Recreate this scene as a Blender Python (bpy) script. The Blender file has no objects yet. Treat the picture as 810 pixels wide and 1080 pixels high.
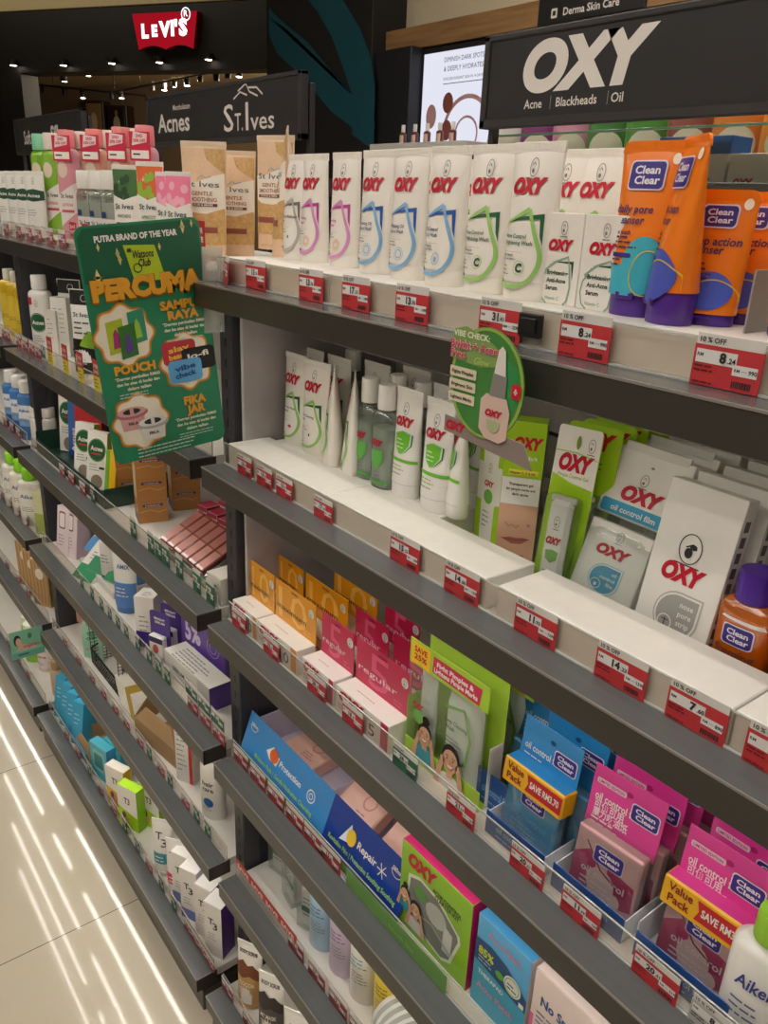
import bpy, math, random
from mathutils import Vector, Matrix
random.seed(7)
SC = bpy.context.scene
COL = SC.collection
# ------------------------------------------------------------------ camera
FPX = 849.479
CP = (1.19063, -0.55224, 1.72617)
CR = (0.6089214, 0.7921413, 0.0415560)
CU = (-0.3079703, 0.1878093, 0.9326746)
CF = (-0.7310054, 0.5807236, -0.3583171)
cam = bpy.data.cameras.new('camera')
cam.sensor_fit = 'VERTICAL'; cam.sensor_height = 36.0; cam.lens = FPX / 1080 * 36.0
cam.clip_start = 0.02; cam.clip_end = 60
camo = bpy.data.objects.new('camera', cam); COL.objects.link(camo)
camo.matrix_world = Matrix(((CR[0], CU[0], -CF[0], CP[0]), (CR[1], CU[1], -CF[1], CP[1]), (CR[2], CU[2], -CF[2], CP[2]), (0, 0, 0, 1)))
SC.camera = camo

def at(px, py, X=None, Y=None, Z=None):
    """turn a pixel of the 810x1080 photo into a point of a real plane X=, Y= or Z="""
    a = (px - 405) / FPX; b = -(py - 540) / FPX
    d = [CF[i] + CR[i] * a + CU[i] * b for i in range(3)]
    if X is not None: t = (X - CP[0]) / d[0]
    elif Y is not None: t = (Y - CP[1]) / d[1]
    else: t = (Z - CP[2]) / d[2]
    return Vector([CP[i] + d[i] * t for i in range(3)])

# ------------------------------------------------------------------ materials
def lin(h):
    h = h.lstrip('#'); o = []
    for i in (0, 2, 4):
        c = int(h[i:i + 2], 16) / 255
        o.append(c / 12.92 if c <= .04045 else ((c + .055) / 1.055) ** 2.4)
    return (*o, 1.0)
_M = {}
def nd(nt, t, **kw):
    n = nt.nodes.new(t)
    for k, v in kw.items():
        if k in n.inputs: n.inputs[k].default_value = v
        else: setattr(n, k, v)
    return n
def base_mat(name):
    m = bpy.data.materials.new(name); m.use_nodes = True
    nt = m.node_tree; nt.nodes.clear()
    out = nt.nodes.new('ShaderNodeOutputMaterial')
    return m, nt, out
def mt(col, rough=.45, metal=0., var=.05, scale=35, coat=0., name=None):
    """procedural plastic / card / metal: principled with a faint noise in colour and roughness"""
    key = (col, rough, metal, var, scale, coat)
    if key in _M: return _M[key]
    m, nt, out = base_mat(name or 'mat_' + col.strip('#'))
    p = nd(nt, 'ShaderNodeBsdfPrincipled', Metallic=metal)
    if coat: p.inputs['Coat Weight'].default_value = coat; p.inputs['Coat Roughness'].default_value = .08
    tc = nd(nt, 'ShaderNodeTexCoord'); nz = nd(nt, 'ShaderNodeTexNoise', Scale=scale, Detail=2.0)
    nt.links.new(tc.outputs['Object'], nz.inputs['Vector'])
    mx = nd(nt, 'ShaderNodeMix', data_type='RGBA')
    c = lin(col)
    mx.inputs[6].default_value = tuple(x * (1 - var) for x in c[:3]) + (1,)
    mx.inputs[7].default_value = tuple(min(1, x * (1 + var)) for x in c[:3]) + (1,)
    nt.links.new(nz.outputs['Fac'], mx.inputs[0]); nt.links.new(mx.outputs[2], p.inputs['Base Color'])
    mr = nd(nt, 'ShaderNodeMapRange'); mr.inputs['To Min'].default_value = max(.02, rough - .05); mr.inputs['To Max'].default_value = min(1, rough + .05)
    nt.links.new(nz.outputs['Fac'], mr.inputs['Value']); nt.links.new(mr.outputs['Result'], p.inputs['Roughness'])
    nt.links.new(p.outputs[0], out.inputs[0]); _M[key] = m
    return m
def emit(col, s, name='lamp_glow'):
    key = ('e', col, s)
    if key in _M: return _M[key]
    m, nt, out = base_mat(name); e = nd(nt, 'ShaderNodeEmission', Color=lin(col), Strength=s)
    nt.links.new(e.outputs[0], out.inputs[0]); _M[key] = m; return m
def clear(tint='#f4f8f6', refl=.06, opac=.04, rough=.14, body='#d8dcd8', name='clear_plastic'):
    """thin clear plastic: transparent with a little gloss and haze"""
    key = ('c', tint, refl, opac, rough, body)
    if key in _M: return _M[key]
    m, nt, out = base_mat(name)
    t = nd(nt, 'ShaderNodeBsdfTransparent', Color=lin(tint)); g = nd(nt, 'ShaderNodeBsdfGlossy', Roughness=rough); g.inputs['Color'].default_value = (1, 1, 1, 1)
    d = nd(nt, 'ShaderNodeBsdfDiffuse', Color=lin(body))
    a = nd(nt, 'ShaderNodeMixShader'); b = nd(nt, 'ShaderNodeMixShader')
    nz = nd(nt, 'ShaderNodeTexNoise', Scale=14.0, Detail=2.0); tc = nd(nt, 'ShaderNodeTexCoord'); nt.links.new(tc.outputs['Object'], nz.inputs['Vector'])
    mr = nd(nt, 'ShaderNodeMapRange'); mr.inputs['To Min'].default_value = opac * .6; mr.inputs['To Max'].default_value = opac * 1.4
    nt.links.new(nz.outputs['Fac'], mr.inputs['Value']); nt.links.new(mr.outputs['Result'], a.inputs[0])
    nt.links.new(t.outputs[0], a.inputs[1]); nt.links.new(d.outputs[0], a.inputs[2])
    lw = nd(nt, 'ShaderNodeLayerWeight', Blend=.25)
    m2 = nd(nt, 'ShaderNodeMapRange'); m2.inputs['To Min'].default_value = refl; m2.inputs['To Max'].default_value = min(.6, refl * 5)
    nt.links.new(lw.outputs['Fresnel'], m2.inputs['Value']); nt.links.new(m2.outputs['Result'], b.inputs[0])
    nt.links.new(a.outputs[0], b.inputs[1]); nt.links.new(g.outputs[0], b.inputs[2]); nt.links.new(b.outputs[0], out.inputs[0])
    _M[key] = m; return m

# ------------------------------------------------------------------ text outlines (built-in font)
_T = {}
def text_geo(s, bold=0.0, shear=0.0, res=2):
    key = (s, bold, shear, res)
    if key in _T: return _T[key]
    cu = bpy.data.curves.new('lettering', 'FONT'); cu.body = s; cu.size = 1; cu.offset = bold; cu.shear = shear; cu.resolution_u = res
    ob = bpy.data.objects.new('lettering', cu)
    me = bpy.data.meshes.new_from_object(ob)
    V = [(v.co.x, v.co.y) for v in me.vertices]; Fs = [tuple(p.vertices) for p in me.polygons]
    # overlapped letters of bold outlines stay flat and coplanar
    bpy.data.meshes.remove(me); bpy.data.objects.remove(ob); bpy.data.curves.remove(cu)
    if not V: V = [(0, 0)]
    x0 = min(v[0] for v in V); x1 = max(v[0] for v in V); y0 = min(v[1] for v in V); y1 = max(v[1] for v in V)
    _T[key] = (V, Fs, x0, x1, y0, y1); return _T[key]

EPS = .00028
def plane(o, u, v):
    o = Vector(o); u = Vector(u).normalized(); v = Vector(v).normalized(); n = u.cross(v)
    return lambda a, b, k=1: o + u * a + v * b + n * (k * EPS)

class MB:
    def __init__(s): s.v = []; s.f = []; s.fm = []; s.fs = []; s.mats = []
    def mi(s, m):
        if m not in s.mats: s.mats.append(m)
        return s.mats.index(m)
    def face(s, idx, m, sm=False): s.f.append(tuple(idx)); s.fm.append(s.mi(m)); s.fs.append(sm)
    def pts(s, P):
        b = len(s.v); s.v.extend([tuple(p) for p in P]); return list(range(b, b + len(P)))
    def poly(s, P, m, sm=False): s.face(s.pts(P), m, sm)
    def box(s, x0, x1, y0, y1, z0, z1, m, c=.0006, top=None, front=None, right=None, left=None, xf=None):
        """box with chamfered edges"""
        c = min(c, (x1 - x0) * .45, (y1 - y0) * .45, (z1 - z0) * .45)
        V = {}; P = []
        for i, x in ((0, x0), (1, x1)):
            for j, y in ((0, y0), (1, y1)):
                for k, z in ((0, z0), (1, z1)):
                    sx = c if i == 0 else -c; sy = c if j == 0 else -c; sz = c if k == 0 else -c
                    V[i, j, k] = len(P)
                    P += [(x, y + sy, z + sz), (x + sx, y, z + sz), (x + sx, y + sy, z)]
        if xf: P = [xf(Vector(p)) for p in P]
        b = s.pts(P)
        g = lambda i, j, k, a: b[V[i, j, k] + a]
        mf = {0: (left or m, right or m), 1: (front or m, m), 2: (m, top or m)}
        s.face([g(0, 0, 0, 0), g(0, 0, 1, 0), g(0, 1, 1, 0), g(0, 1, 0, 0)], mf[0][0]); s.face([g(1, 0, 0, 0), g(1, 1, 0, 0), g(1, 1, 1, 0), g(1, 0, 1, 0)], mf[0][1])
        s.face([g(0, 0, 0, 1), g(1, 0, 0, 1), g(1, 0, 1, 1), g(0, 0, 1, 1)], mf[1][0]); s.face([g(0, 1, 0, 1), g(0, 1, 1, 1), g(1, 1, 1, 1), g(1, 1, 0, 1)], m)
        s.face([g(0, 0, 0, 2), g(0, 1, 0, 2), g(1, 1, 0, 2), g(1, 0, 0, 2)], m); s.face([g(0, 0, 1, 2), g(1, 0, 1, 2), g(1, 1, 1, 2), g(0, 1, 1, 2)], mf[2][1])
        for i in (0, 1):
            for j in (0, 1): s.face([g(i, j, 0, 0), g(i, j, 1, 0), g(i, j, 1, 1), g(i, j, 0, 1)], m)
        for i in (0, 1):
            for k in (0, 1): s.face([g(i, 0, k, 0), g(i, 1, k, 0), g(i, 1, k, 2), g(i, 0, k, 2)], m)
        for j in (0, 1):
            for k in (0, 1): s.face([g(0, j, k, 1), g(1, j, k, 1), g(1, j, k, 2), g(0, j, k, 2)], m)
        for i in (0, 1):
            for j in (0, 1):
                for k in (0, 1): s.face([g(i, j, k, 0), g(i, j, k, 1), g(i, j, k, 2)], m)
        return s
    def loft(s, rings, m, cap0=True, cap1=True, sm=True):
        ids = [s.pts(r) for r in rings]; n = len(rings[0])
        for a, b in zip(ids, ids[1:]):
            for i in range(n): s.face([a[i], a[(i + 1) % n], b[(i + 1) % n], b[i]], m, sm)
        if cap0: s.face(list(reversed(s.pts(rings[0]))), m)
        if cap1: s.face(s.pts(rings[-1]), m)
        return s
    def lathe(s, prof, m, n=22, cx=0, cy=0, sx=1, sy=1, pw=2.0, sm=True, cap0=True, cap1=True):
        R = []
        for r, z in prof:
            ring = []
            for i in range(n):
                t = 2 * math.pi * i / n; c, q = math.cos(t), math.sin(t); e = 2 / pw
                ring.append((cx + sx * r * math.copysign(abs(c) ** e, c), cy + sy * r * math.copysign(abs(q) ** e, q), z))
            R.append(ring)
        return s.loft(R, m, cap0, cap1, sm)
    def prism(s, outline, y0, y1, m, front=None, xf=None):
        """outline in (x,z), front face at y0"""
        A = [(x, y0, z) for x, z in outline]; B = [(x, y1, z) for x, z in outline]
        if xf: A = [xf(Vector(p)) for p in A]; B = [xf(Vector(p)) for p in B]
        a = s.pts(A); b = s.pts(B); n = len(outline)
        s.face(a, front or m); s.face(list(reversed(b)), m)
        for i in range(n): s.face([a[(i + 1) % n], a[i], b[i], b[(i + 1) % n]], m)
        return s
    def pipe(s, path, r, m, n=8):
        path = [Vector(p) for p in path]; R = []
        for i, p in enumerate(path):
            d = (path[min(i + 1, len(path) - 1)] - path[max(i - 1, 0)]).normalized()
            u = d.cross(Vector((0, 0, 1)) if abs(d.z) < .9 else Vector((1, 0, 0))).normalized(); w = d.cross(u)
            R.append([p + (u * math.cos(2 * math.pi * k / n) + w * math.sin(2 * math.pi * k / n)) * r for k in range(n)])
        return s.loft(R, m)
    # ---- print laid on a surface D(u, v, layer)
    cv = 0.
    def dpoly(s, D, P, m, k=1):
        if not s.cv: s.poly([D(a, b, k) for a, b in P], m); return
        u0 = min(p[0] for p in P); u1 = max(p[0] for p in P); n = max(1, math.ceil((u1 - u0) / s.cv))
        for i in range(n):
            Q = P
            for lim, sg in ((u0 + (u1 - u0) * i / n, 1), (u0 + (u1 - u0) * (i + 1) / n, -1)):
                if n == 1: break
                R = []
                for a, b in zip(Q, Q[1:] + Q[:1]):
                    da, db = (a[0] - lim) * sg, (b[0] - lim) * sg
                    if da >= 0: R.append(a)
                    if (da > 0 > db) or (da < 0 < db): t = da / (da - db); R.append((lim, a[1] + (b[1] - a[1]) * t))
                Q = R
                if len(Q) < 3: break
            if len(Q) >= 3: s.poly([D(a, b, k) for a, b in Q], m)
    def drect(s, D, u0, v0, u1, v1, m, k=1, nu=1):
        for i in range(nu):
            a = u0 + (u1 - u0) * i / nu; b = u0 + (u1 - u0) * (i + 1) / nu
            s.dpoly(D, [(a, v0), (b, v0), (b, v1), (a, v1)], m, k)
    def drr(s, D, u0, v0, u1, v1, r, m, k=1):
        P = []
        for cx, cy, t0 in ((u1 - r, v1 - r, 0), (u0 + r, v1 - r, 90), (u0 + r, v0 + r, 180), (u1 - r, v0 + r, 270)):
            for q in range(5):
                t = math.radians(t0 + q * 22.5); P.append((cx + r * math.cos(t), cy + r * math.sin(t)))
        s.dpoly(D, P, m, k)
    def dell(s, D, u, v, a, b, m, k=1, n=20, t0=0, t1=360):
        P = [(u + a * math.cos(math.radians(t0 + (t1 - t0) * i / n)), v + b * math.sin(math.radians(t0 + (t1 - t0) * i / n))) for i in range(n if t1 - t0 == 360 else n + 1)]
        s.dpoly(D, P, m, k)
    def dring(s, D, u, v, a, b, w, m, k=1, n=20, t0=0, t1=360):
        s.dstroke(D, [(u + a * math.cos(math.radians(t0 + (t1 - t0) * i / n)), v + b * math.sin(math.radians(t0 + (t1 - t0) * i / n))) for i in range(n + 1)], w, m, k)
    def dstroke(s, D, P, w, m, k=1):
        n = len(P); W = w if isinstance(w, (list, tuple)) else [w] * n; L = []
        for i in range(n):
            a = P[max(i - 1, 0)]; b = P[min(i + 1, n - 1)]; dx, dy = b[0] - a[0], b[1] - a[1]; q = math.hypot(dx, dy) or 1
            nx, ny = -dy / q * W[i] / 2, dx / q * W[i] / 2
            L.append(((P[i][0] + nx, P[i][1] + ny), (P[i][0] - nx, P[i][1] - ny)))
        for (a, b), (c, d) in zip(L, L[1:]): s.dpoly(D, [b, d, c, a], m, k)
    def dtext(s, D, t, u, v, h, m, k=2, al='c', bold=0.02, shear=0., w=None, res=2, rot=0., sx=1.):
        """lettering of cap height h with its baseline at v"""
        V, Fs, x0, x1, y0, y1 = text_geo(t, bold, shear, res)
        sc = h / .73; wd = (x1 - x0) * sc
        if w: sx = w / wd
        off = {'c': -(x0 + x1) / 2, 'l': -x0, 'r': -x1}[al]
        cr, sr = math.cos(rot), math.sin(rot); P = []
        for x, y in V:
            a, b = (x + off) * sc * sx, y * sc
            P.append(D(u + a * cr - b * sr, v + a * sr + b * cr, k))
        b = s.pts(P)
        for f in Fs: s.face([b[i] for i in f], m)
    def dlines(s, D, u0, u1, v, n, dv, h, m, k=1, seed=1):
        """small print too fine to read: rows of word-length dashes"""
        R = random.Random(seed)
        for i in range(n):
            u = u0; end = u0 + (u1 - u0) * R.uniform(.6, 1)
            while u < end - h:
                l = min(R.uniform(2.2, 6) * h, end - u); s.drect(D, u, v - i * dv, u + l, v - i * dv + h, m, k); u += l + h * .8
    def mesh(s, name):
        me = bpy.data.meshes.new(name); me.from_pydata(s.v, [], s.f)
        for m in s.mats: me.materials.append(m)
        me.polygons.foreach_set('material_index', s.fm); me.polygons.foreach_set('use_smooth', s.fs); me.update()
        return me
    def build(s, name, parent=None, loc=None, rot=None): return link(name, s.mesh(name), parent, loc, rot)

def link(name, me, parent=None, loc=None, rot=None):
    o = bpy.data.objects.new(name, me); COL.objects.link(o)
    if parent: o.parent = parent
    if loc is not None: o.location = loc
    if rot is not None: o.rotation_euler = rot
    return o
def tag(o, label=None, cat=None, group=None, kind=None):
    if label: o['label'] = label
    if cat: o['category'] = cat
    if group: o['group'] = group
    if kind: o['kind'] = kind
    return o
def struct(name, mb, label=None, loc=None):
    o = mb.build(name, None, loc); o['kind'] = 'structure'
    if label: o['label'] = label
    return o
def place(spec, name, label, cat, loc, rz=0., group=None, rx=0., ry=0., sc=None):
    """spec: one mesh, or a list of (part name, mesh, [sub-parts])"""
    if isinstance(spec, list):
        o = bpy.data.objects.new(name, None); o.empty_display_size = .02; COL.objects.link(o)
        for pn, me, subs in spec:
            c = link(pn, me, o)
            for sn, sm in subs: link(sn, sm, c)
    else: o = link(name, spec)
    o.location = loc; o.rotation_euler = (rx, ry, rz)
    if sc: o.scale = (sc, sc, sc) if not isinstance(sc, tuple) else sc
    return tag(o, label, cat, group)
Z1, Z2, Z3, Z4, Z5, Z6 = 1.6, 1.30175, 1.00222, .69986, .39866, .10234
ZS = [None, Z1, Z2, Z3, Z4, Z5, Z6]
WHITE = mt('#efebe4', .4); INK = mt('#2a2a2c', .5); GREYINK = mt('#8d8d8c', .5); RED = mt('#c00a2c', .4); BLACK = mt('#161514', .4)
# ------------------------------------------------------------------ shelving
def streak_metal():
    m, nt, out = base_mat('brushed_dark_rail'); p = nd(nt, 'ShaderNodeBsdfPrincipled', Metallic=.0, Roughness=.3)
    tc = nd(nt, 'ShaderNodeTexCoord'); mp = nd(nt, 'ShaderNodeMapping'); mp.inputs['Scale'].default_value = (1.5, 30, 30); nz = nd(nt, 'ShaderNodeTexNoise', Scale=3.0, Detail=2.0)
    nt.links.new(tc.outputs['Object'], mp.inputs[0]); nt.links.new(mp.outputs[0], nz.inputs['Vector'])
    cr = nd(nt, 'ShaderNodeValToRGB'); cr.color_ramp.elements[0].color = lin('#555859'); cr.color_ramp.elements[1].color = lin('#636666')
    nt.links.new(nz.outputs['Fac'], cr.inputs[0]); nt.links.new(cr.outputs[0], p.inputs['Base Color'])
    mr = nd(nt, 'ShaderNodeMapRange'); mr.inputs['To Min'].default_value = .15; mr.inputs['To Max'].default_value = .24
    nt.links.new(nz.outputs['Fac'], mr.inputs[0]); nt.links.new(mr.outputs[0], p.inputs['Roughness']); nt.links.new(p.outputs[0], out.inputs[0]); return m
LEDGE = streak_metal()
BAR = mt('#35312d', .3, .0, .06, 12); BARTRIM = mt('#8a8680', .35, .3); POST = mt('#34343a', .4, .1); DECK = mt('#d9d5cc', .5); PANEL = mt('#c9c5bd', .55)
ACR = clear(tint='#faf7f3', refl=.03, opac=.05, body='#e4ded5', name='clear_acrylic'); ACRE = clear(tint='#e8efec', refl=.12, opac=.45, body='#f2f4f0', name='acrylic_edge')
FROST = clear(tint='#f3f0f0', refl=.05, opac=.35, rough=.3, body='#d9cfcf', name='frosted_panel')

LEDM = None
def led_mat(s):
    m, nt, out = base_mat('led_dots'); tc = nd(nt, 'ShaderNodeTexCoord'); sp = nd(nt, 'ShaderNodeSeparateXYZ'); nt.links.new(tc.outputs['Object'], sp.inputs[0])
    mm = nd(nt, 'ShaderNodeMath', operation='MULTIPLY'); mm.inputs[1].default_value = 2 * math.pi / .02; nt.links.new(sp.outputs['X'], mm.inputs[0])
    sn = nd(nt, 'ShaderNodeMath', operation='SINE'); nt.links.new(mm.outputs[0], sn.inputs[0])
    mr = nd(nt, 'ShaderNodeMapRange'); mr.inputs['From Min'].default_value = -1; mr.inputs['To Min'].default_value = s * .3; mr.inputs['To Max'].default_value = s * 1.7; nt.links.new(sn.outputs[0], mr.inputs['Value'])
    e = nd(nt, 'ShaderNodeEmission', Color=(1, .945, .865, 1)); nt.links.new(mr.outputs[0], e.inputs['Strength']); nt.links.new(e.outputs[0], out.inputs[0]); return m
LEDS = led_mat(14.5)
def shelf_parts(root, L, z, yf, depth=.40):
    b = MB(); b.box(0, L, yf, yf + .004, z - .035, z - .0008, BAR, .001); b.box(0, .003, yf, yf + .05, z - .035, z - .0008, BAR); b.box(L - .003, L, yf, yf + .05, z - .035, z - .0008, BAR)
    b.box(.004, L - .004, yf + .04, depth, z - .022, z - .0008, DECK)
    sh = b.build('shelf', root)
    l = MB(); l.box(0.001, L - .001, yf, yf + .0425, z - .0006, z + .0006, LEDGE, .0003)
    l.box(0, L, yf - .0006, yf + .0012, z - .0012, z + .0016, BARTRIM, .0003); l.box(L - .0016, L, yf, yf + .0425, z - .001, z + .0016, BARTRIM, .0003); l.box(0, .0016, yf, yf + .0425, z - .001, z + .0016, BARTRIM, .0003)
    l.build('front_ledge', sh)
    if z < .2: pass
    yr = yf
    f = MB(); f.box(.0, L, yr + .0425, yr + .0440, z + .0008, z + .0375, ACR, .0002); f.box(.0, L, yr + .0423, yr + .0442, z + .0365, z + .0385, ACRE, .0003); f.box(.0, L, yr + .0405, yr + .0445, z + .0006, z + .0030, ACRE, .0004)
    f.box(L - .0016, L + .0002, yr + .0423, yr + .0442, z + .001, z + .038, ACRE, .0003); f.box(-.0002, .0016, yr + .0423, yr + .0442, z + .001, z + .038, ACRE, .0003)
    f.build('price_rail', sh)
    if z > .2:
        e = MB(); e.box(.04, L - .04, .016, .036, z - .030, z - .024, WHITE, .001); e.build('light_channel', sh)
        e = MB(); e.poly([(.05, .021, z - .0304), (.05, .031, z - .0304), (L - .05, .031, z - .0304), (L - .05, .021, z - .0304)], LEDS); e.build('led_strip', sh)
def bay(x0, label, L=1.2, last=False):
    root = bpy.data.objects.new('shelving_bay', None); COL.objects.link(root); root.location = (x0, 0, 0)
    tag(root, label, 'shelf', 'shelving bays of the gondola')
    for xa in ([-.0420] + ([L + .003] if last else [])):
        p = MB(); p.box(xa, xa + .0395, .062, .10, 0, 1.60, POST, .002); p.box(xa + .004, xa + .036, .10, .41, 0, 1.60, POST, .001)
        for k in range(44): p.box(xa + .017, xa + .023, .0612, .0622, .1 + k * .034, .115 + k * .034, BLACK, .0002)
        p.build('upright_post', root)
    b = MB(); b.box(0, L, .402, .412, .03, 1.60, PANEL, .001)
    for k in range(5): b.box(0, L, .4005, .4025, .2 + k * .3, .206 + k * .3, POST, .0004)
    b.build('back_panel', root)
    k = MB(); k.box(0, L, -.028, .40, 0, .062, BAR, .002); k.build('plinth', root)
    for i in range(1, 7): shelf_parts(root, L, ZS[i], -.0412 if i == 6 else 0.)
    return root
bay(0, 'dark metal shelving bay nearest the camera, under the large sign with the biggest white lettering', last=True)
bay(-1.24428, 'dark metal shelving bay in the middle, behind the hanging green promotion board')
bay(-2.48856, 'dark metal shelving bay farthest away, cut off by the left edge of the photo')
# frosted divider standing at the left end inside the second shelf of the near bay
def divider(z0, z1, lab, sh):
    m = MB(); m.box(.010, .013, .075, .395, z0, z1, FROST, .0004); m.box(.0095, .0135, .073, .0765, z0, z1, ACRE, .0004)
    tag(m.build('shelf_divider'), lab, 'divider')
divider(Z2 + .002, Z1 - .025, 'frosted clear side panel left of the white tubes on the second shelf', 2)
divider(Z3 + .002, Z2 - .025, 'frosted clear side panel left of the yellow packs on the third shelf', 3)

# ------------------------------------------------------------------ header signs on the gondola
SIGNB = mt('#151213', .6); SIGNF = mt('#242122', .55); SIGNW = mt('#d8d2ca', .5)
def sign(xc, name_lab, art, w=.75):
    root = bpy.data.objects.new('header_sign', None); COL.objects.link(root); root.location = (xc, .37, 1.602)
    tag(root, name_lab, 'sign', None)
    f = MB(); H0, H1 = .232, .352
    f.box(-w / 2, w / 2, -.009, .009, H0, H0 + .012, SIGNF, .0015); f.box(-w / 2, w / 2, -.009, .009, H1 - .008, H1, SIGNF, .0015)
    f.box(-w / 2, -w / 2 + .012, -.009, .009, H0, H1, SIGNF, .0015); f.box(w / 2 - .012, w / 2, -.009, .009, H0, H1, SIGNF, .0015); f.build('frame', root)
    b = MB(); b.box(-w / 2 + .011, w / 2 - .011, -.006, .006, H0 + .011, H1 - .007, SIGNB); D = plane((0, -.006, 0), (1, 0, 0), (0, 0, 1)); art(b, D, H0); b.build('sign_face', root)
    for s in (-1, 1):
        p = MB(); p.box(s * (w / 2 - .006) - .006, s * (w / 2 - .006) + .006, .012, .024, 0, H1 - .02, SIGNF, .001); p.build('support_post', root)
    return root
def art_oxy(b, D, z):
    b.dtext(D, 'OXY', -.188, z + .046, .058, SIGNW, al='c', bold=.06, shear=.2, w=.215, res=10)
    b.dtext(D, 'Acne', -.272, z + .0225, .0115, SIGNW, bold=.012); b.dtext(D, 'Blackheads', -.196, z + .0225, .0115, SIGNW, bold=.012); b.dtext(D, 'Oil', -.130, z + .0225, .0115, SIGNW, bold=.012)
    for u in (-.2405, -.1450): b.drect(D, u, z + .020, u + .0008, z + .036, GREYINK, 2)
def art_acnes(b, D, z):
    b.dtext(D, 'Mentholatum', -.165, z + .080, .0125, SIGNW, w=.095, bold=.01); b.dtext(D, 'Acnes', -.215, z + .034, .042, SIGNW, w=.185, bold=.02)
    b.dtext(D, 'S', .075, z + .024, .056, SIGNW, w=.045, bold=.005); b.dtext(D, 'T.', .122, z + .024, .036, SIGNW, w=.036, bold=.005); b.dtext(D, 'I', .158, z + .024, .056, SIGNW, w=.012, bold=.008); b.dtext(D, 'ves', .222, z + .024, .036, SIGNW, w=.098, bold=.008)
    for q in ([(.10, .086), (.13, .098), (.16, .09)], [(.12, .10), (.155, .112), (.17, .096), (.205, .086)], [(.165, .104), (.20, .102), (.225, .088)]): b.dstroke(D, [(u, z + v) for u, v in q], .0035, SIGNW, 2)
def art_silken(b, D, z):
    b.dtext(D, 'Soft', -.22, z + .035, .045, SIGNW, w=.085, bold=.02); b.dtext(D, 'Silken', .14, z + .035, .05, SIGNW, w=.17, bold=.035)
sign(.60, 'black framed header sign reading OXY with Acne, Blackheads and Oil under it', art_oxy)
sign(-.645, 'black framed header sign reading Acnes and St Ives behind the beige tubes', art_acnes)
sign(-1.89, 'black framed header sign at far left, mostly behind the pink capped bottles', art_silken)
g = MB(); g.box(.235, 1.17, .395, .399, 1.604, 1.826, clear(tint='#fbfdfb', refl=.015, opac=.005), .0003); g.box(.235, 1.17, .3945, .3995, 1.8255, 1.8285, clear(tint='#9fd0b0', refl=.1, opac=.7, body='#7fc29a', name='glass_edge'), .0003)
tag(g.build('glass_panel'), 'clear glass screen with green edge below the OXY header sign', 'glass panel')

# ------------------------------------------------------------------ room
def floor_mat():
    m, nt, out = base_mat('polished_cream_tile'); p = nd(nt, 'ShaderNodeBsdfPrincipled', Roughness=.09)
    p.inputs['Coat Weight'].default_value = .6; p.inputs['Coat Roughness'].default_value = .03
    tc = nd(nt, 'ShaderNodeTexCoord'); mp = nd(nt, 'ShaderNodeMapping'); mp.inputs['Location'].default_value = (.601, .629, 0); mp.inputs['Scale'].default_value = (1 / .715, 1 / .715, 1)
    br = nd(nt, 'ShaderNodeTexBrick', Scale=1.0); br.offset = 0; br.squash = 1
    br.inputs['Brick Width'].default_value = 1; br.inputs['Row Height'].default_value = 1; br.inputs['Mortar Size'].default_value = .0016; br.inputs['Mortar Smooth'].default_value = .1
    br.inputs['Color1'].default_value = lin('#ddd3bd'); br.inputs['Color2'].default_value = lin('#dad0b9'); br.inputs['Mortar'].default_value = lin('#4a443c')
    nt.links.new(tc.outputs['Object'], mp.inputs[0]); nt.links.new(mp.outputs[0], br.inputs['Vector'])
    nz = nd(nt, 'ShaderNodeTexNoise', Scale=2.2, Detail=4.0); nt.links.new(tc.outputs['Object'], nz.inputs['Vector'])
    mx = nd(nt, 'ShaderNodeMix', data_type='RGBA', blend_type='MULTIPLY'); mx.inputs[0].default_value = .25
    cr = nd(nt, 'ShaderNodeValToRGB'); cr.color_ramp.elements[0].color = lin('#d8d0c0'); cr.color_ramp.elements[1].color = (1, 1, 1, 1)
    nt.links.new(nz.outputs['Fac'], cr.inputs[0]); nt.links.new(br.outputs['Color'], mx.inputs[6]); nt.links.new(cr.outputs[0], mx.inputs[7]); nt.links.new(mx.outputs[2], p.inputs['Base Color'])
    nt.links.new(p.outputs[0], out.inputs[0]); return m
def wood_mat():
    m, nt, out = base_mat('oak_fascia'); p = nd(nt, 'ShaderNodeBsdfPrincipled', Roughness=.5); tc = nd(nt, 'ShaderNodeTexCoord'); mp = nd(nt, 'ShaderNodeMapping'); mp.inputs['Scale'].default_value = (1.2, 8, 14)
    nz = nd(nt, 'ShaderNodeTexNoise', Scale=3.0, Detail=6.0); cr = nd(nt, 'ShaderNodeValToRGB'); cr.color_ramp.elements[0].color = lin('#7a5a38'); cr.color_ramp.elements[0].position = .3; cr.color_ramp.elements[1].color = lin('#a8804f'); cr.color_ramp.elements[1].position = .75
    nt.links.new(tc.outputs['Object'], mp.inputs[0]); nt.links.new(mp.outputs[0], nz.inputs['Vector']); nt.links.new(nz.outputs['Fac'], cr.inputs[0]); nt.links.new(cr.outputs[0], p.inputs['Base Color']); nt.links.new(p.outputs[0], out.inputs[0]); return m
CREAM = mt('#cfc2a4', .7); DARKW = mt('#131010', .6); NAVY = mt('#17161d', .5); TEAL = mt('#0b4a57', .5)
CEIL_Z = 4.3
f = MB(); f.poly([(-14, -5, 0), (5, -5, 0), (5, 6, 0), (-14, 6, 0)], floor_mat()); struct('floor', f)
c = MB(); c.poly([(-14, -5, CEIL_Z), (-14, 6, CEIL_Z), (5, 6, CEIL_Z), (5, -5, CEIL_Z)], mt('#8f897c', .8)); struct('ceiling', c)
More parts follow.
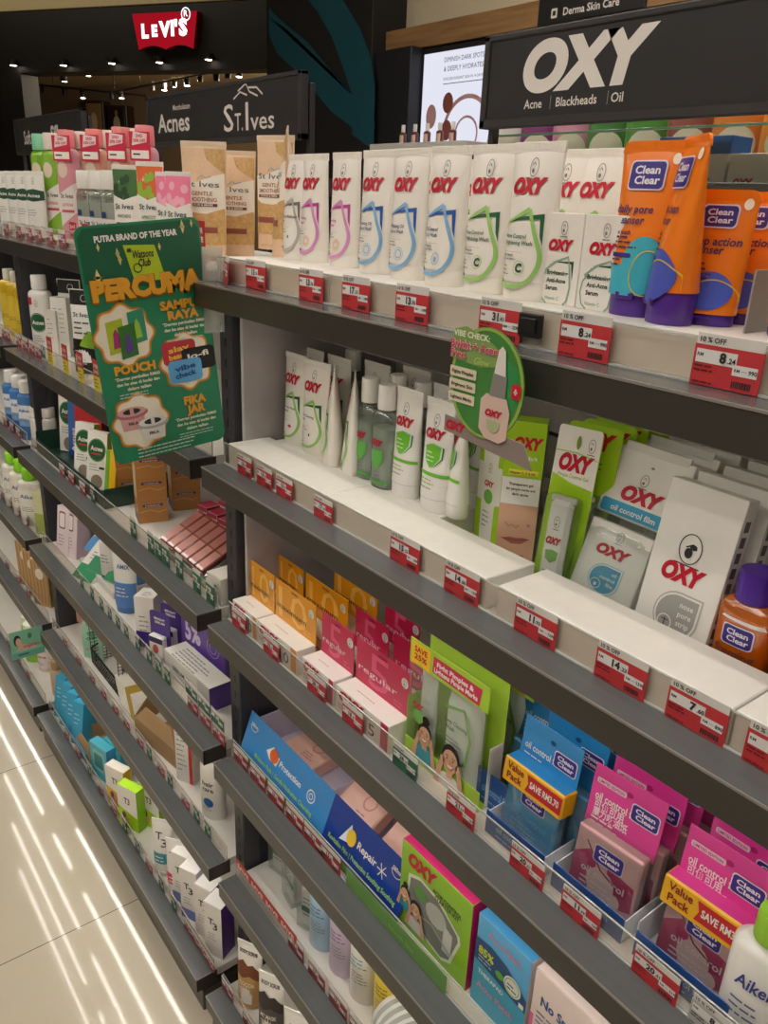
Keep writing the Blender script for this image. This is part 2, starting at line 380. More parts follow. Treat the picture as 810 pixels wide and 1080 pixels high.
w = MB(); w.box(-2.30, 5, 2.2, 2.35, 2.40, CEIL_Z, CREAM, .002); w.box(-2.30, 5, 2.2, 2.35, 0, 2.40, mt('#4a4540', .6), .002); struct('wall_back', w)
w = MB(); w.box(4.9, 5, -5, 6, 0, CEIL_Z, mt('#b8b0a2', .7)); struct('wall_right', w)
w = MB(); w.box(-14, 5, -5.1, -5, 0, CEIL_Z, mt('#b8b0a2', .7)); struct('wall_front', w)
b = MB(); b.box(-2.27, 4.0, 2.08, 2.2, 2.385, 2.475, wood_mat(), .002); struct('trim_1', b, 'oak board running along the back wall above the lit poster')
# black wall with teal leaf shapes
w = MB(); w.box(-3.25, -2.27, 2.0, 2.25, 0, CEIL_Z, DARKW, .003)
D = plane((0, 2.0, 0), (1, 0, 0), (0, 0, 1))
def wp(*px): return [(p.x, p.z) for p in (at(x, y, Y=2.0) for x, y in px)]
w.dpoly(D, wp((285, 10), (300, 24), (325, 45), (350, 75), (372, 100), (372, 142), (385, 152), (391, 156), (395, 156), (395, 130), (396, 90), (391, 60), (380, 30), (362, 0), (320, -6), (335, 12), (350, 38), (362, 70), (372, 101), (350, 76), (325, 52), (304, 32), (284, 18))[::-1], TEAL, 8)
w.dpoly(D, wp((284, 8), (284, 36), (292, 56), (320, 82), (350, 118), (374, 136), (392, 155), (396, 130), (372, 101), (330, 55))[::-1], TEAL, 4)
struct('wall_left', w)
w = MB(); w.box(-2.27, -2.0, 2.02, 2.19, 0, 2.385, NAVY, .004); struct('trim_2', w, 'narrow black wall strip between teal wall and lit poster')
# lit poster
r = bpy.data.objects.new('lightbox_poster', None); COL.objects.link(r); a0 = at(450, 62, Y=2.08); r.location = (-1.945, 2.19, 1.75)
tag(r, 'backlit white skin care poster beside the OXY sign', 'poster')
b = MB(); b.box(-.14, .50, -.10, 0, -.1, .63, DARKW, .004); b.build('frame', r)
b = MB(); b.box(-.04, .44, -.104, -.1, .02, .605, emit('#dfe0ee', 1.1, 'lit_panel'))
D = plane((0, -.104, 0), (1, 0, 0), (0, 0, 1)); PK = mt('#c99a9a', .5); BR = mt('#8a4a3c', .5)
for i, t in enumerate(('DIMINISH DARK SPOTS', '& DEEPLY HYDRATES', 'FOR EVEN RADIANT SKIN IN 14 DAYS')): b.dtext(D, t, .10, .562 - i * .036, .020 if i < 2 else .012, INK, al='l', w=.25, bold=.0)
b.drect(D, .10, .475, .36, .478, INK); b.dring(D, .27, .27, .15, .15, .018, PK, 1, 36); b.dring(D, .27, .27, .07, .07, .01, PK)
for v in (.36, .25): b.dell(D, .14, v + .04, .034, .042, BR, 2)
for u in (.10, .18): b.drr(D, u, .11, u + .065, .185, .008, mt('#b5795e', .5), 2)
b.dell(D, .03, .35, .035, .05, PK, 1); b.build('lit_panel', r)
# ---- shop across the mall: a vertical front turned a little towards the aisle
def ray(px, py):
    q = (px - 405) / FPX; r = -(py - 540) / FPX
    return Vector([CF[i] + CR[i] * q + CU[i] * r for i in range(3)])
A0 = Vector(CP) + ray(0, 13) * 8.4; A1 = Vector(CP) + ray(230, 2) * 7.5
EX = Vector((A1.x - A0.x, A1.y - A0.y, 0)).normalized(); EY = Vector((-EX.y, EX.x, 0)); MANG = math.atan2(EX.y, EX.x); MO = Vector((A0.x, A0.y, 0))
def mp_(px, py, dep=0.):
    """point of the shop front (or of a plane dep behind it) in the front's own frame"""
    d = ray(px, py); o = MO + EY * dep; t = (o - Vector(CP)).dot(EY) / d.dot(EY); p = Vector(CP) + d * t - MO
    return Vector((p.dot(EX), dep, p.z))
def mplace(o, loc=(0, 0, 0)): o.location = MO + EX * loc[0] + EY * loc[1] + Vector((0, 0, loc[2])); o.rotation_euler = (0, 0, MANG); return o
fz = (A0.z + A1.z) / 2; zt = mp_(90, 76).z; xl = mp_(25, 110).x; XR = 4.2
w = MB(); w.box(-9, XR, 0, .25, zt, fz, DARKW, .004); w.box(-9, xl, 0, .25, 0, zt, DARKW, .004); mplace(struct('wall_far', w, 'black shop front across the mall with the red lit sign'))
w = MB(); w.box(-9, XR, -.01, .2, fz + .005, CEIL_Z, mt('#b9ab86', .8), .005); mplace(struct('trim_3', w, 'cream bulkhead above the black shop front'))
w = MB(); w.box(-9, XR, 4.2, 4.3, 0, zt + .8, mt('#6a5640', .8)); mplace(struct('wall_shop', w))
w = MB(); w.box(-9, XR, .25, 4.2, zt + .42, zt + .5, mt('#a08a66', .8)); mplace(struct('ceiling_shop', w))
p0 = mp_(145, 17); p1 = mp_(213, 12); p2 = mp_(152, 55)
r = bpy.data.objects.new('shop_sign', None); COL.objects.link(r); mplace(r, ((p0.x + p1.x) / 2, 0, (p0.z + p2.z) / 2))
tag(r, "red lit wing shaped sign reading LEVI'S on the black shop front", 'sign')
W2 = (p1.x - p0.x) / 2; HH = (p1.z + p0.z) / 2 - p2.z; hh = HH / 2
b = MB(); out = [(-W2, hh), (-W2 * .85, -hh * .95)]
for i in range(7): t = i / 6; out.append((-W2 * .85 + W2 * .85 * t, -hh * .95 + .22 * hh * math.sin(math.pi * t)))
for i in range(1, 7): t = i / 6; out.append((W2 * .85 * t, -hh * .95 + .22 * hh * math.sin(math.pi * t)))
out += [(W2, hh)]
b.prism(out, -.08, -.01, mt('#7a0b14', .5), emit('#c8182a', .62, 'red_sign_glow')); b.build('sign_panel', r)
D = plane((0, -.08, 0), (1, 0, 0), (0, 0, 1)); WG = emit('#ffffff', 1.6, 'white_letter_glow')
for ch, u, v, h_ in (("L", -.62, -.28, .72), ('E', -.32, -.22, .6), ('V', .0, -.24, .78), ("I", .235, -.2, .78), ("'", .345, -.2, .78), ('S', .56, -.2, .85)):
    l = MB(); l.dtext(D, ch, W2 * u, hh * v, hh * h_, WG, k=8, bold=.06); l.build('letter', r)
l = MB(); l.dtext(D, 'R', W2 * .66, hh * .75, hh * .34, WG, k=8, bold=.02); l.dring(D, W2 * .66, hh * .86, hh * .3, hh * .33, hh * .06, WG, 8); l.build('emblem', r)
DL = emit('#fff0d8', 14, 'downlight_glow')
def downlight(px, py, dep, lab):
    q = MB(); q.lathe([(.045, 0), (.052, .012), (.05, .05)], BLACK, 14); o = bpy.data.objects.new('downlight', None); COL.objects.link(o); mplace(o, mp_(px, py, dep))
    q.build('housing', o); e = MB(); e.lathe([(.0001, -.004), (.030, -.003), (.034, .002)], DL, 14); e.build('lamp', o); tag(o, lab, 'ceiling light', 'downlights in the shop front')
N = ['first', 'second', 'third', 'fourth', 'fifth', 'sixth', 'seventh', 'eighth', 'ninth']
for i, (x, y) in enumerate([(14, 69), (67, 69), (118, 67), (168, 66), (220, 63)]): downlight(x, y, -.06, N[i] + ' small bright downlight from the left under the red lit sign front')
for i, (x, y) in enumerate([(93, 80), (68, 86)]): downlight(x, y, 1.4, ['brighter right', 'fainter left'][i] + ' downlight of two in the ceiling inside the far shop')
def track(q0, q1, lab, n=2):
    o = bpy.data.objects.new('light_track', None); COL.objects.link(o); mplace(o, q0); tag(o, lab, 'light track')
    q = MB(); q.pipe([(0, 0, 0), q1 - q0], .014, BLACK); q.build('rail', o)
    for k in range(n):
        r = (q1 - q0) * ((k + .5) / n); q = MB(); q.pipe([r + Vector((0, 0, .01)), r + Vector((0, 0, zt + .42 - q0.z - r.z))], .006, BLACK, 6); q.build('suspension_rod', o)
track(mp_(25, 88, 2.2), mp_(155, 101, 2.2), 'black light track across the far shop at left')
track(mp_(120, 97, 2.0), mp_(252, 70, .8), 'black light track climbing to the right in the far shop')
def spot(px, py, dep, lab, lit=True):
    o = bpy.data.objects.new('spotlight', None); COL.objects.link(o); mplace(o, mp_(px, py, dep)); tag(o, lab, 'spotlight', 'spotlights in the far shop')
    q = MB(); q.lathe([(.03, -.06), (.038, .03), (.02, .045)], BLACK, 12); q.build('lamp_body', o)
    if lit: e = MB(); e.lathe([(.0001, -.072), (.03, -.066), (.03, -.058)], DL, 12); e.build('lamp', o)
for i, (x, y, X) in enumerate([(87, 98, 2.2), (128, 98, 2.1), (173, 89, 1.6), (197, 84, 1.3), (252, 74, .8)]): spot(x, y, X, N[i] + ' lit spotlight from the left on the far shop track')
for i, (x, y, X) in enumerate([(46, 93, 2.2), (68, 96, 2.2), (118, 99, 2.1), (161, 90, 1.7), (183, 86, 1.5), (211, 80, 1.2), (228, 79, 1.0), (240, 76, .9)]): spot(x, y, X, N[i] + ' black unlit spotlight from the left on the far shop track', False)
for i, (x0, y0, x1, y1, cc, lab) in enumerate([(88, 106, 111, 140, '#8a6a44', 'brown framed picture on the far shop wall'), (112, 111, 135, 140, '#1a1512', 'dark framed picture on the far shop wall')]):
    a = mp_(x0, y0, 4.0); c_ = mp_(x1, y1 + 8, 4.0); w_ = c_.x - a.x; h_ = a.z - c_.z; o = bpy.data.objects.new('framed_picture', None); COL.objects.link(o); mplace(o, (a.x, 4.0, c_.z)); tag(o, lab, 'picture')
    q = MB(); q.box(0, w_, 0, .2, 0, h_, mt('#2a1c10', .5), .01); q.build('frame', o)
    q = MB(); q.box(.04, w_ - .04, -.006, .01, .04, h_ - .04, mt(cc, .5), .004); D = plane((0, -.006, 0), (1, 0, 0), (0, 0, 1))
    q.dell(D, w_ * .5, h_ * .45, w_ * .18, h_ * .25, mt('#c9b08c' if i == 0 else '#a89a86', .5), 8); q.dell(D, w_ * .5, h_ * .78, w_ * .08, h_ * .08, mt('#8a6a4a', .5), 8); q.build('print', o)

# ------------------------------------------------------------------ lights of the store
LEDM = emit('#fff6ec', 54.0, 'ceiling_led')
LN = 0
def strip(x0, x1, y, z, lab, w=.022):
    o = bpy.data.objects.new('linear_ceiling_light', None); COL.objects.link(o); o.location = (x0, y, z); tag(o, lab, 'ceiling light', 'linear ceiling lights')
    h = MB(); h.box(0, x1 - x0, -w / 2 - .01, w / 2 + .01, .004, .05, WHITE, .002); h.build('housing', o)
    l = MB(); l.box(0, x1 - x0, -w / 2, w / 2, -.004, .0035, LEDM, .001); l.build('led_strip', o)
    for x in (.3, x1 - x0 - .3):
        k = MB(); k.pipe([(x, 0, .05), (x, 0, CEIL_Z - z)], .003, BLACK, 6); k.build('suspension_wire', o)
HZ = 3.2
for i, (x0, x1, y) in enumerate([(-1.5, 2.2, .6), (-1.6, 2.4, -.75), (-1.3, 2.3, -1.5), (-1.0, 2.4, -2.4), (-4.5, -1.6, -2.4), (-1.2, 2.4, 1.5), (-4.8, -2.0, -3.4)]):
    strip(x0, x1, y, HZ, 'linear ceiling light out of frame above the near aisle, %s of its set' % N[i], .03)
W = bpy.data.worlds.new('store_ambient'); SC.world = W; W.use_nodes = True
W.node_tree.nodes['Background'].inputs[0].default_value = (1, .93, .84, 1); W.node_tree.nodes['Background'].inputs[1].default_value = .05
SC.view_settings.view_transform = 'Standard'; SC.view_settings.look = 'None'; SC.view_settings.gamma = 1; SC.view_settings.use_curve_mapping = False
SC.view_settings.exposure = -0.06
SC.cycles.use_denoising = True; SC.cycles.max_bounces = 8; SC.cycles.transparent_max_bounces = 24; SC.cycles.sample_clamp_indirect = 6
SC.cycles.caustics_reflective = False; SC.cycles.caustics_refractive = False

def lamp(kind, loc, energy, size, lab, col=(1, .86, .66), rot=(0, 0, 0)):
    l = bpy.data.lights.new('lamp', kind); l.energy = energy; l.color = col
    if kind == 'AREA': l.shape = 'RECTANGLE'; l.size, l.size_y = size
    else: l.shadow_soft_size = size
    o = bpy.data.objects.new('lamp_light', l); COL.objects.link(o); o.location = loc; o.rotation_euler = rot; tag(o, lab, 'lamp'); return o
for sx, dp, lb in ((1.0, 1.6, 'left'), (2.3, 2.4, 'right')):  # added point lights to brighten the shop interior, no fixtures of their own
    lamp('POINT', MO + EX * sx + EY * dp + Vector((0, 0, zt + .1)), 70, .08, 'added fill light inside the far shop at ' + lb)
lamp('AREA', MO + EX * 1.0 - EY * .9 + Vector((0, 0, CEIL_Z - .15)), 14, (4.0, .3), 'cove light washing the cream bulkhead over the black shop front', rot=(math.radians(60), 0, MANG))
# ------------------------------------------------------------------ product builders (front faces -Y, base at z = 0)
def tube_surface(w0, d0, w1, h, zc, crimp):
    def wd(z):
        t = min(1, max(0, (z - zc) / (h - crimp - zc)))
        return w0 + (w1 - w0) * t, d0 * (1 - t) ** .75 + .0026
    def D(u, v, k=1):
        w, d = wd(v); a = w / 2; b = d / 2; s = max(-.985, min(.985, u / a)); c = math.sqrt(1 - s * s)
        n = Vector((s / a, -c / b, 0)).normalized(); p = Vector((u, -b * c, v)); return p + n * (k * EPS + .00055)
    return wd, D
def tube(w0, d0, w1, h, col, art, capcol=None, cap_h=.018, crimp=.009, cap_w=None, crimpcol=None, roundtop=False):
    wd, D = tube_surface(w0, d0, w1, h, cap_h, crimp); m = mt(col, .32, coat=.2); b = MB(); R = []; n = 28
    for i in range(13):
        z = cap_h + (h - crimp - cap_h) * i / 12; w, d = wd(z)
        R.append([(w / 2 * math.cos(2 * math.pi * k / n), d / 2 * math.sin(2 * math.pi * k / n), z) for k in range(n)])
    b.loft(R, m, True, True)
    if roundtop:
        P = []; a = w1 / 2; r = .008
        for cx, t0 in ((a - r, 0), (-a + r, 90)):
            for q in range(5): t = math.radians(t0 + 22.5 * q); P.append((cx + r * math.cos(t), h - r + r * math.sin(t)))
        b.prism([(-a, h - crimp - .001), (a, h - crimp - .001)] + P, -.0012, .0012, m)
    else: b.box(-w1 / 2, w1 / 2, -.0012, .0012, h - crimp - .001, h, mt(crimpcol, .4) if crimpcol else m, .0004)
    P = plane((0, -.0012, 0), (1, 0, 0), (0, 0, 1)); sh = mt('#d8d3ca' if not crimpcol and col.startswith('#e') else col, .5)
    for q in range(int(w1 / .0022) - 1): b.box(-w1 / 2 + .0016 + q * .0022, -w1 / 2 + .0024 + q * .0022, -.0015, -.0011, h - crimp * .75, h - crimp * .15, m, .0001)
    b.cv = .0022; art(b, D, h, w1)
    c = MB(); cw = cap_w or w0; cm = mt(capcol or col, .35, coat=.2)
    c.lathe([(.485, 0), (.5, .0015), (.5, cap_h * .9), (.49, cap_h)], cm, 28, sx=cw, sy=max(d0, .02) * .98)
    if capcol: c.box(-cw * .2, cw * .2, -d0 * .52 - .001, -d0 * .40, cap_h * .55, cap_h * .8, cm, .001)
    return [('tube_body', b.mesh('tube_body'), []), ('cap', c.mesh('cap'), [])]
def nurse(b, D, u, v, s, m=None, k=2):
    """small line emblem: an oval round a capped head"""
    m = m or mt('#77746f', .5)
    b.dring(D, u, v, .62 * s, s, .09 * s, m, k, 16); b.dell(D, u - .12 * s, v - .38 * s, .2 * s, .26 * s, m, k, 8)
    b.dstroke(D, [(u - .3 * s, v + .25 * s), (u - .05 * s, v + .55 * s), (u + .2 * s, v + .2 * s)], .11 * s, m, k); b.drect(D, u - .7 * s, v - 1.35 * s, u + .7 * s, v - 1.22 * s, m, k)
def oxy(b, D, u, v, w, h=None, m=None, k=3, rot=0.): b.dtext(D, 'OXY', u, v, h or w * .325, m or RED, k=k, bold=.065, shear=.25, w=w, rot=rot, res=4)
def smooth(P, n=4):
    O = []
    for i in range(len(P) - 1):
        a, b, c, d = P[max(i - 1, 0)], P[i], P[i + 1], P[min(i + 2, len(P) - 1)]
        for q in range(n):
            t = q / n; O.append(tuple(.5 * (2 * b[j] + (c[j] - a[j]) * t + (2 * a[j] - 5 * b[j] + 4 * c[j] - d[j]) * t * t + (3 * b[j] - a[j] - 3 * c[j] + d[j]) * t ** 3) for j in (0, 1)))
    return O + [P[-1]]
def oxy_drop(light, dark, name, icon=None, namecol=None):
    L = mt(light, .4); K = mt(dark, .4); NC = mt(namecol or '#333338', .5)
    def art(b, D, h, w):
        nurse(b, D, 0, h * .845, .0085); oxy(b, D, -.002, h * .685, w * .66)
        b.dpoly(D, [(-.46 * w, .485 * h), (-.1 * w, .535 * h), (.33 * w, .56 * h), (.35 * w, .36 * h), (.30 * w, .42 * h), (.27 * w, .525 * h), (-.12 * w, .515 * h)], K, 1)
        P = [(-.47 * w, .475 * h), (.07 * w, .585 * h)]
        P2 = [(.07 * w, .585 * h), (.20 * w, .45 * h), (.31 * w, .34 * h), (.34 * w, .27 * h), (.31 * w, .20 * h), (.22 * w, .135 * h), (.08 * w, .098 * h), (-.10 * w, .085 * h), (-.28 * w, .095 * h), (-.44 * w, .12 * h)]
        b.dstroke(D, P, [.001, .005], L, 2); b.dstroke(D, smooth(P2), .0042, L, 2)
        for i, t in enumerate(name): b.dtext(D, t, -.40 * w, (.40 - .042 * i) * h, .0042, NC, al='l', bold=.015)
        b.drect(D, -.38 * w, .31 * h, .05 * w, .3115 * h, GREYINK, 2, 3); b.dlines(D, -.40 * w, .02 * w, .285 * h, 2, .0038, .0013, GREYINK, 2); b.dlines(D, -.42 * w, -.15 * w, .215 * h, 3, .004, .0011, GREYINK, 2)
        if icon == 'c': b.dtext(D, 'C', .03 * w, .185 * h, .0085, mt('#1d4a2e', .5), bold=.05); b.dring(D, .03 * w, .212 * h, .0068, .0068, .0006, L, 2)
        elif icon == 'drop': b.dring(D, .03 * w, .20 * h, .0055, .0065, .0008, L, 2); b.dell(D, .03 * w, .195 * h, .002, .003, L, 2)
        elif icon == 'dot': b.dell(D, .03 * w, .22 * h, .0016, .0024, INK, 2)
        elif icon == 'cross': b.drect(D, .0, .205 * h, .009, .220 * h, mt('#c2182c', .5), 2); b.drect(D, .003, .195 * h, .006, .23 * h, mt('#c2182c', .5), 2)
        else: b.dring(D, .03 * w, .20 * h, .0048, .0048, .0012, mt(icon or light, .5), 2); b.dring(D, .03 * w, .20 * h, .0075, .0075, .0006, mt(icon or light, .5), 2)
    return art
def carton(w, d, h, col, front=None, top=None, side=None, c=.0006, topcol=None, sidecol=None, rough=.4, left=None):
    b = MB(); b.box(-w / 2, w / 2, 0, d, 0, h, mt(col, rough, coat=.15), c, top=mt(topcol, rough) if topcol else None, right=mt(sidecol, rough) if sidecol else None)
    if front: front(b, plane((0, 0, 0), (1, 0, 0), (0, 0, 1)), w, h)
    if top: top(b, plane((0, 0, h), (1, 0, 0), (0, 1, 0)), w, d)
    if side: side(b, plane((w / 2, 0, 0), (0, 1, 0), (0, 0, 1)), d, h)
    if left: left(b, plane((-w / 2, d, 0), (0, -1, 0), (0, 0, 1)), d, h)
    # tuck flap seam
    s = mt('#8d8a84', .6); T = plane((0, 0, h), (1, 0, 0), (0, 1, 0)); b.drect(T, -w / 2 + .001, .0008, w / 2 - .001, .0013, s, 1)
    return b.mesh('carton')
def bottle(w, d, h, body, cap, cap_h, cap_w, neck=.01, art=None, pw=2.5, bodymat=None, capmat=None, shoulder=.014, n=26, liquid=None):
    m = bodymat or mt(body, .3, coat=.3); cm = capmat or mt(cap, .35); bh = h - cap_h; b = MB()
    r0 = [(.48, 0), (.5, .003), (.5, bh - neck - shoulder), (.485, bh - neck - shoulder * .6), (.43, bh - neck - shoulder * .25), (.34, bh - neck)]
    b.lathe(r0, m, n, sx=w, sy=d, pw=pw)
    b.lathe([(cap_w * .36, bh - neck - .001), (cap_w * .36, bh + .002)], m, 18)
    def D(u, v, k=1):
        a = w / 2; q = d / 2; s = max(-.98, min(.98, u / a)); y = q * (1 - abs(s) ** pw) ** (1 / pw); return Vector((u, -y - k * EPS - .0003, v))
    b.cv = .004
    if art: art(b, D, bh, w)
    parts = [['bottle_body', b.mesh('bottle_body'), []]]
    if liquid:
        l = MB(); l.lathe([(.46, .002), (.47, .004), (.47, bh - neck - shoulder - .012), (.46, bh - neck - shoulder - .010)], mt(liquid, .3), n, sx=w, sy=d, pw=pw); parts[0][2].append(('liquid', l.mesh('liquid')))
    c = MB(); c.lathe([(cap_w * .49, bh - .001), (cap_w * .5, bh + .001), (cap_w * .49, h - .002), (cap_w * .47, h)], cm, 24)
    for k in range(24): a = 2 * math.pi * k / 24; c.box(-.0004, .0004, cap_w * .497, cap_w * .503, bh + .003, h - .006, cm, .0001, xf=lambda p, a=a: Matrix.Rotation(a, 4, 'Z') @ p)
    parts.append(('cap', c.mesh('cap'), []))
    return parts
def label_art(col, brand, brandcol, z0=.15, z1=.75, lines='#777777', sub=None, subcol='#555555', band=None, ww=.7):
    def art(b, D, h, w):
        if col: b.drect(D, -w * .46, h * z0, w * .46, h * z1, mt(col, .4), 1, 10)
        if band: b.drect(D, -w * .46, h * band[1], w * .46, h * band[2], mt(band[0], .4), 2, 10)
        if brand: b.dtext(D, brand, 0, h * (z0 + (z1 - z0) * .68), w * ww / max(2.2, len(brand)) * 1.1, mt(brandcol, .5), k=3, bold=.02, w=w * ww)
        if sub: b.dtext(D, sub, 0, h * (z0 + (z1 - z0) * .45), w * .08, mt(subcol, .5), k=3, bold=.02, w=w * .6)
        b.dlines(D, -w * .32, w * .32, h * (z0 + (z1 - z0) * .34), 3, w * .07, w * .022, mt(lines, .5), 3)
    return art
# ---- price tags
def price_tag(rm, sen, head='10 % OFF', col='#c2353a', w=.058, h=.0405):
    b = MB(); m = mt(col, .45); b.box(-w / 2, w / 2, -.0008, 0, 0, h - .0085, m, .0002); b.box(-w / 2 + .001, w / 2 - .0005, -.0009, 0, h - .0088, h, mt('#d6d3cd', .4), .0002)
    D = plane((0, -.0009, 0), (1, 0, 0), (0, 0, 1)); WT = mt('#e6e3df', .45)
    if head: b.dtext(D, head, -w * .43, h - .0066, .0042, INK, al='l', bold=.02)
    b.drect(D, -w * .46, h * .44, w * .14, h * .70, WT, 1); b.drect(D, w * .10, h * .30, w * .45, h * .50, WT, 2)
    b.dtext(D, 'RM', -w * .44, h * .56, .0030, INK, al='l', bold=.02); b.dtext(D, rm, -w * .01, h * .49, .0078, INK, al='r', bold=.045, k=3); b.dtext(D, sen, w * .01, h * .50, .0042, INK, al='l', bold=.03, k=3)
    b.dtext(D, 'RM', w * .13, h * .37, .0026, INK, al='l', bold=.02, k=3); b.drect(D, w * .23, h * .395, w * .31, h * .402, INK, 3); b.dtext(D, str(int(rm) + 1) + '90', w * .33, h * .36, .0034, INK, al='l', bold=.03, k=3)
    dk = mt('#6d1519', .5) if col == '#c2353a' else INK
    b.dlines(D, -w * .46, -w * .06, h * .36, 2, .0034, .0014, dk, 2); b.dlines(D, -w * .46, w * .0, h * .05, 1, .003, .0012, dk, 2)
    R = random.Random(hash(rm) % 97 if False else len(rm) * 7 + ord(rm[0])); x = w * .12
    while x < w * .40: d = R.choice((.0005, .0009, .0013)); b.drect(D, x, h * .07, x + d, h * .20, INK, 2); x += d + R.choice((.0005, .0008))
    return b.mesh('price_tag')
_tags = {}
def put_tag(px, py, shelf, rm, sen, label, col='#c2353a', head='10 % OFF', Y=.0402, sc=1., grp=None, rz=0, dz=.0012, rx=0, bottom=None):
    key = (rm, sen, col, head)
    if key not in _tags: _tags[key] = price_tag(rm, sen, head, col)
    if shelf == 6: Y -= .0412
    p = at(px, py, Y=Y); return place(_tags[key], 'price_tag', label, 'price tag', (p.x, Y, ZS[shelf] + dz), rz, grp or 'price tags on the shelf rails', rx=rx, sc=sc)
# =================================================================== NEAR BAY
RB = mt('#ece8df', .45, scale=60)
def riser(x0, x1, y0, y1, z, h, label, grp='white riser boards'):
    b = MB(); b.box(0, x1 - x0, 0, y1 - y0, 0, h, RB, .0012); b.box(.001, x1 - x0 - .001, -.0004, .0006, .0005, h * .08, mt('#cbc6bc', .5), .0002)
    return tag(b.build('riser_board', None, (x0, y0, z)), label, 'riser', grp)
# ---------------- top shelf
for i, (x0, x1, lb) in enumerate([(.004, .30, 'under the grey and pink tubes'), (.302, .60, 'under the blue and green tubes'), (.602, .90, 'under the serum boxes and orange tubes'), (.902, 1.196, 'at far right beyond the orange tubes')]):
    riser(x0, x1, .048, .39, Z1, .038, 'long white riser board on the top shelf %s' % lb)
ZR = Z1 + .0382
def on(px, py, Z, d=0.): p = at(px, py, Z=Z); return (p.x, p.y + d, Z)
GREY = ('#b5b1a8', '#6d6a66'); PINK = ('#d58cc0', '#b83b90'); BLUE = ('#7fb0d8', '#2456a8'); GREEN = ('#98c86c', '#1e5a38')
FW = '#eee9df'
def oxt(cols, name, icon=None, nc=None): return tube(.058, .034, .067, .150, FW, oxy_drop(cols[0], cols[1], name, icon, nc))
S_grey = oxt(GREY, ['Charcoal Blackhead', 'Wash'], 'dot'); S_pink = oxt(PINK, ['Whitening', 'Cleanser'], '#dd9a6a', '#b83b90'); S_blue = oxt(BLUE, ['Whitening Oil', 'Control Wash'], None, '#27406e')
S_drop = oxt(BLUE, ['Oil Control', 'Facial Wash'], 'drop', '#27406e'); S_green = oxt(GREEN, ['Acne Control', 'Brightening Wash'], 'c', '#1e5a38')
GF = 'front row of white face wash tubes on the top shelf'
for sp, px, py, lb in [(S_grey, 303, 273, 'white face wash tube with grey drop outline, leftmost of the top row'),
        (S_pink, 353, 281.5, 'white face wash tube with pink drop outline fully in view on the top shelf'), (S_blue, 385, 288, 'white tube with blue drop next to the pink drop tube on the top shelf'),
        (S_blue, 418, 294, 'white tube with blue drop and small sun icon, second blue one from the left'), (S_drop, 456, 301, 'white tube with blue drop and small droplet icon beside the green drop tubes'),
        (S_green, 499, 308, 'white tube with green drop and letter C, left one of two in the front row'), (S_green, 542, 316, 'white tube with green drop and letter C directly left of the serum boxes')]:
    place(sp, 'face_wash_tube', lb, 'tube', on(px, py, ZR, .017), 0, GF)
for sp, px, Y, lb in [(S_pink, 333, .145, 'white tube with pink drop, set back left of the fully visible pink one'), (S_drop, 470, .185, 'white tube peeking out behind the blue droplet tube'), (S_green, 548, .19, 'white green drop tube half hidden between the two front green drop tubes'),
        (S_green, 604, .185, 'white green drop tube standing behind the left serum box'), (S_green, 640, .185, 'white green drop tube behind the right serum box, beside the orange tube')]:
    p = at(px, 165, Y=Y); place(sp, 'face_wash_tube', lb, 'tube', (p.x, Y, ZR), 0, 'rear row of white face wash tubes on the top shelf')
for k in range(3):
    p = at((420, 510, 575)[k], 160, Y=.30); place((S_blue, S_green, S_green)[k], 'face_wash_tube', ('white tube in the back row behind the blue drop tubes', 'white tube in the back row behind the left green drop tube', 'white tube in the back row behind the right green drop tube')[k], 'tube', (p.x, .30, ZR), 0, 'back row of white face wash tubes on the top shelf')
def serum_front(b, D, w, h):
    L = mt('#8fae98', .5); K = mt('#1e4a34', .5); nurse(b, D, .002, h * .84, .0062); oxy(b, D, 0, h * .60, w * .62, w * .2)
    b.dpoly(D, [(-.2 * w, .47 * h), (.36 * w, .49 * h), (.36 * w, .28 * h), (.30 * w, .46 * h)], K, 1)
    b.dstroke(D, [(-.36 * w, .36 * h), (-.1 * w, .47 * h), (.22 * w, .535 * h), (.28 * w, .40 * h), (.33 * w, .2 * h), (.28 * w, .05 * h), (.2 * w, .005 * h)], .0022, L, 2)
    b.dstroke(D, [(-.2 * w, .445 * h), (-.38 * w, .30 * h), (-.42 * w, .18 * h), (-.36 * w, .06 * h), (-.24 * w, .005 * h)], .0016, L, 2)
    for i, t in enumerate(('Brightening', 'Anti-Acne', 'Serum')): b.dtext(D, t, -.28 * w, (.33 - .085 * i) * h, .0043, mt('#2f4a3c', .5), al='l', bold=.03)
    b.dtext(D, 'Vitamin C', -.28 * w, .05 * h, .0032, mt('#6f8a74', .5), al='l', bold=.01)
S_serum = carton(.050, .034, .086, '#ece7de', serum_front)
place(S_serum, 'serum_carton', 'small white serum carton, left of two in front of the tubes', 'carton', on(585, 321, ZR), 0, 'white serum cartons')
place(S_serum, 'serum_carton', 'small white serum carton, right of two, touching the orange tube', 'carton', (at(585, 321, Z=ZR).x + .0515, at(585, 321, Z=ZR).y - .001, ZR), 0, 'white serum cartons')
OR = '#f07d14'; CCB = mt('#33257f', .4); CCW = mt('#e8e2ee', .4)
def cc_badge(b, D, u, v, w, h, k=3, rot=0):
    b.drr(D, u - w / 2 - .0012, v - h / 2 - .0012, u + w / 2 + .0012, v + h / 2 + .0012, .004 if h > .012 else .002, CCW, k); b.drr(D, u - w / 2, v - h / 2, u + w / 2, v + h / 2, .0035 if h > .012 else .0015, CCB, k + 1)
    b.dtext(D, 'Clean', u + w * .0, v + h * .06, h * .30, CCW, k=k + 2, bold=.03, w=w * .74); b.dtext(D, 'Clear', u + w * .04, v - h * .32, h * .30, CCW, k=k + 2, bold=.03, w=w * .74)
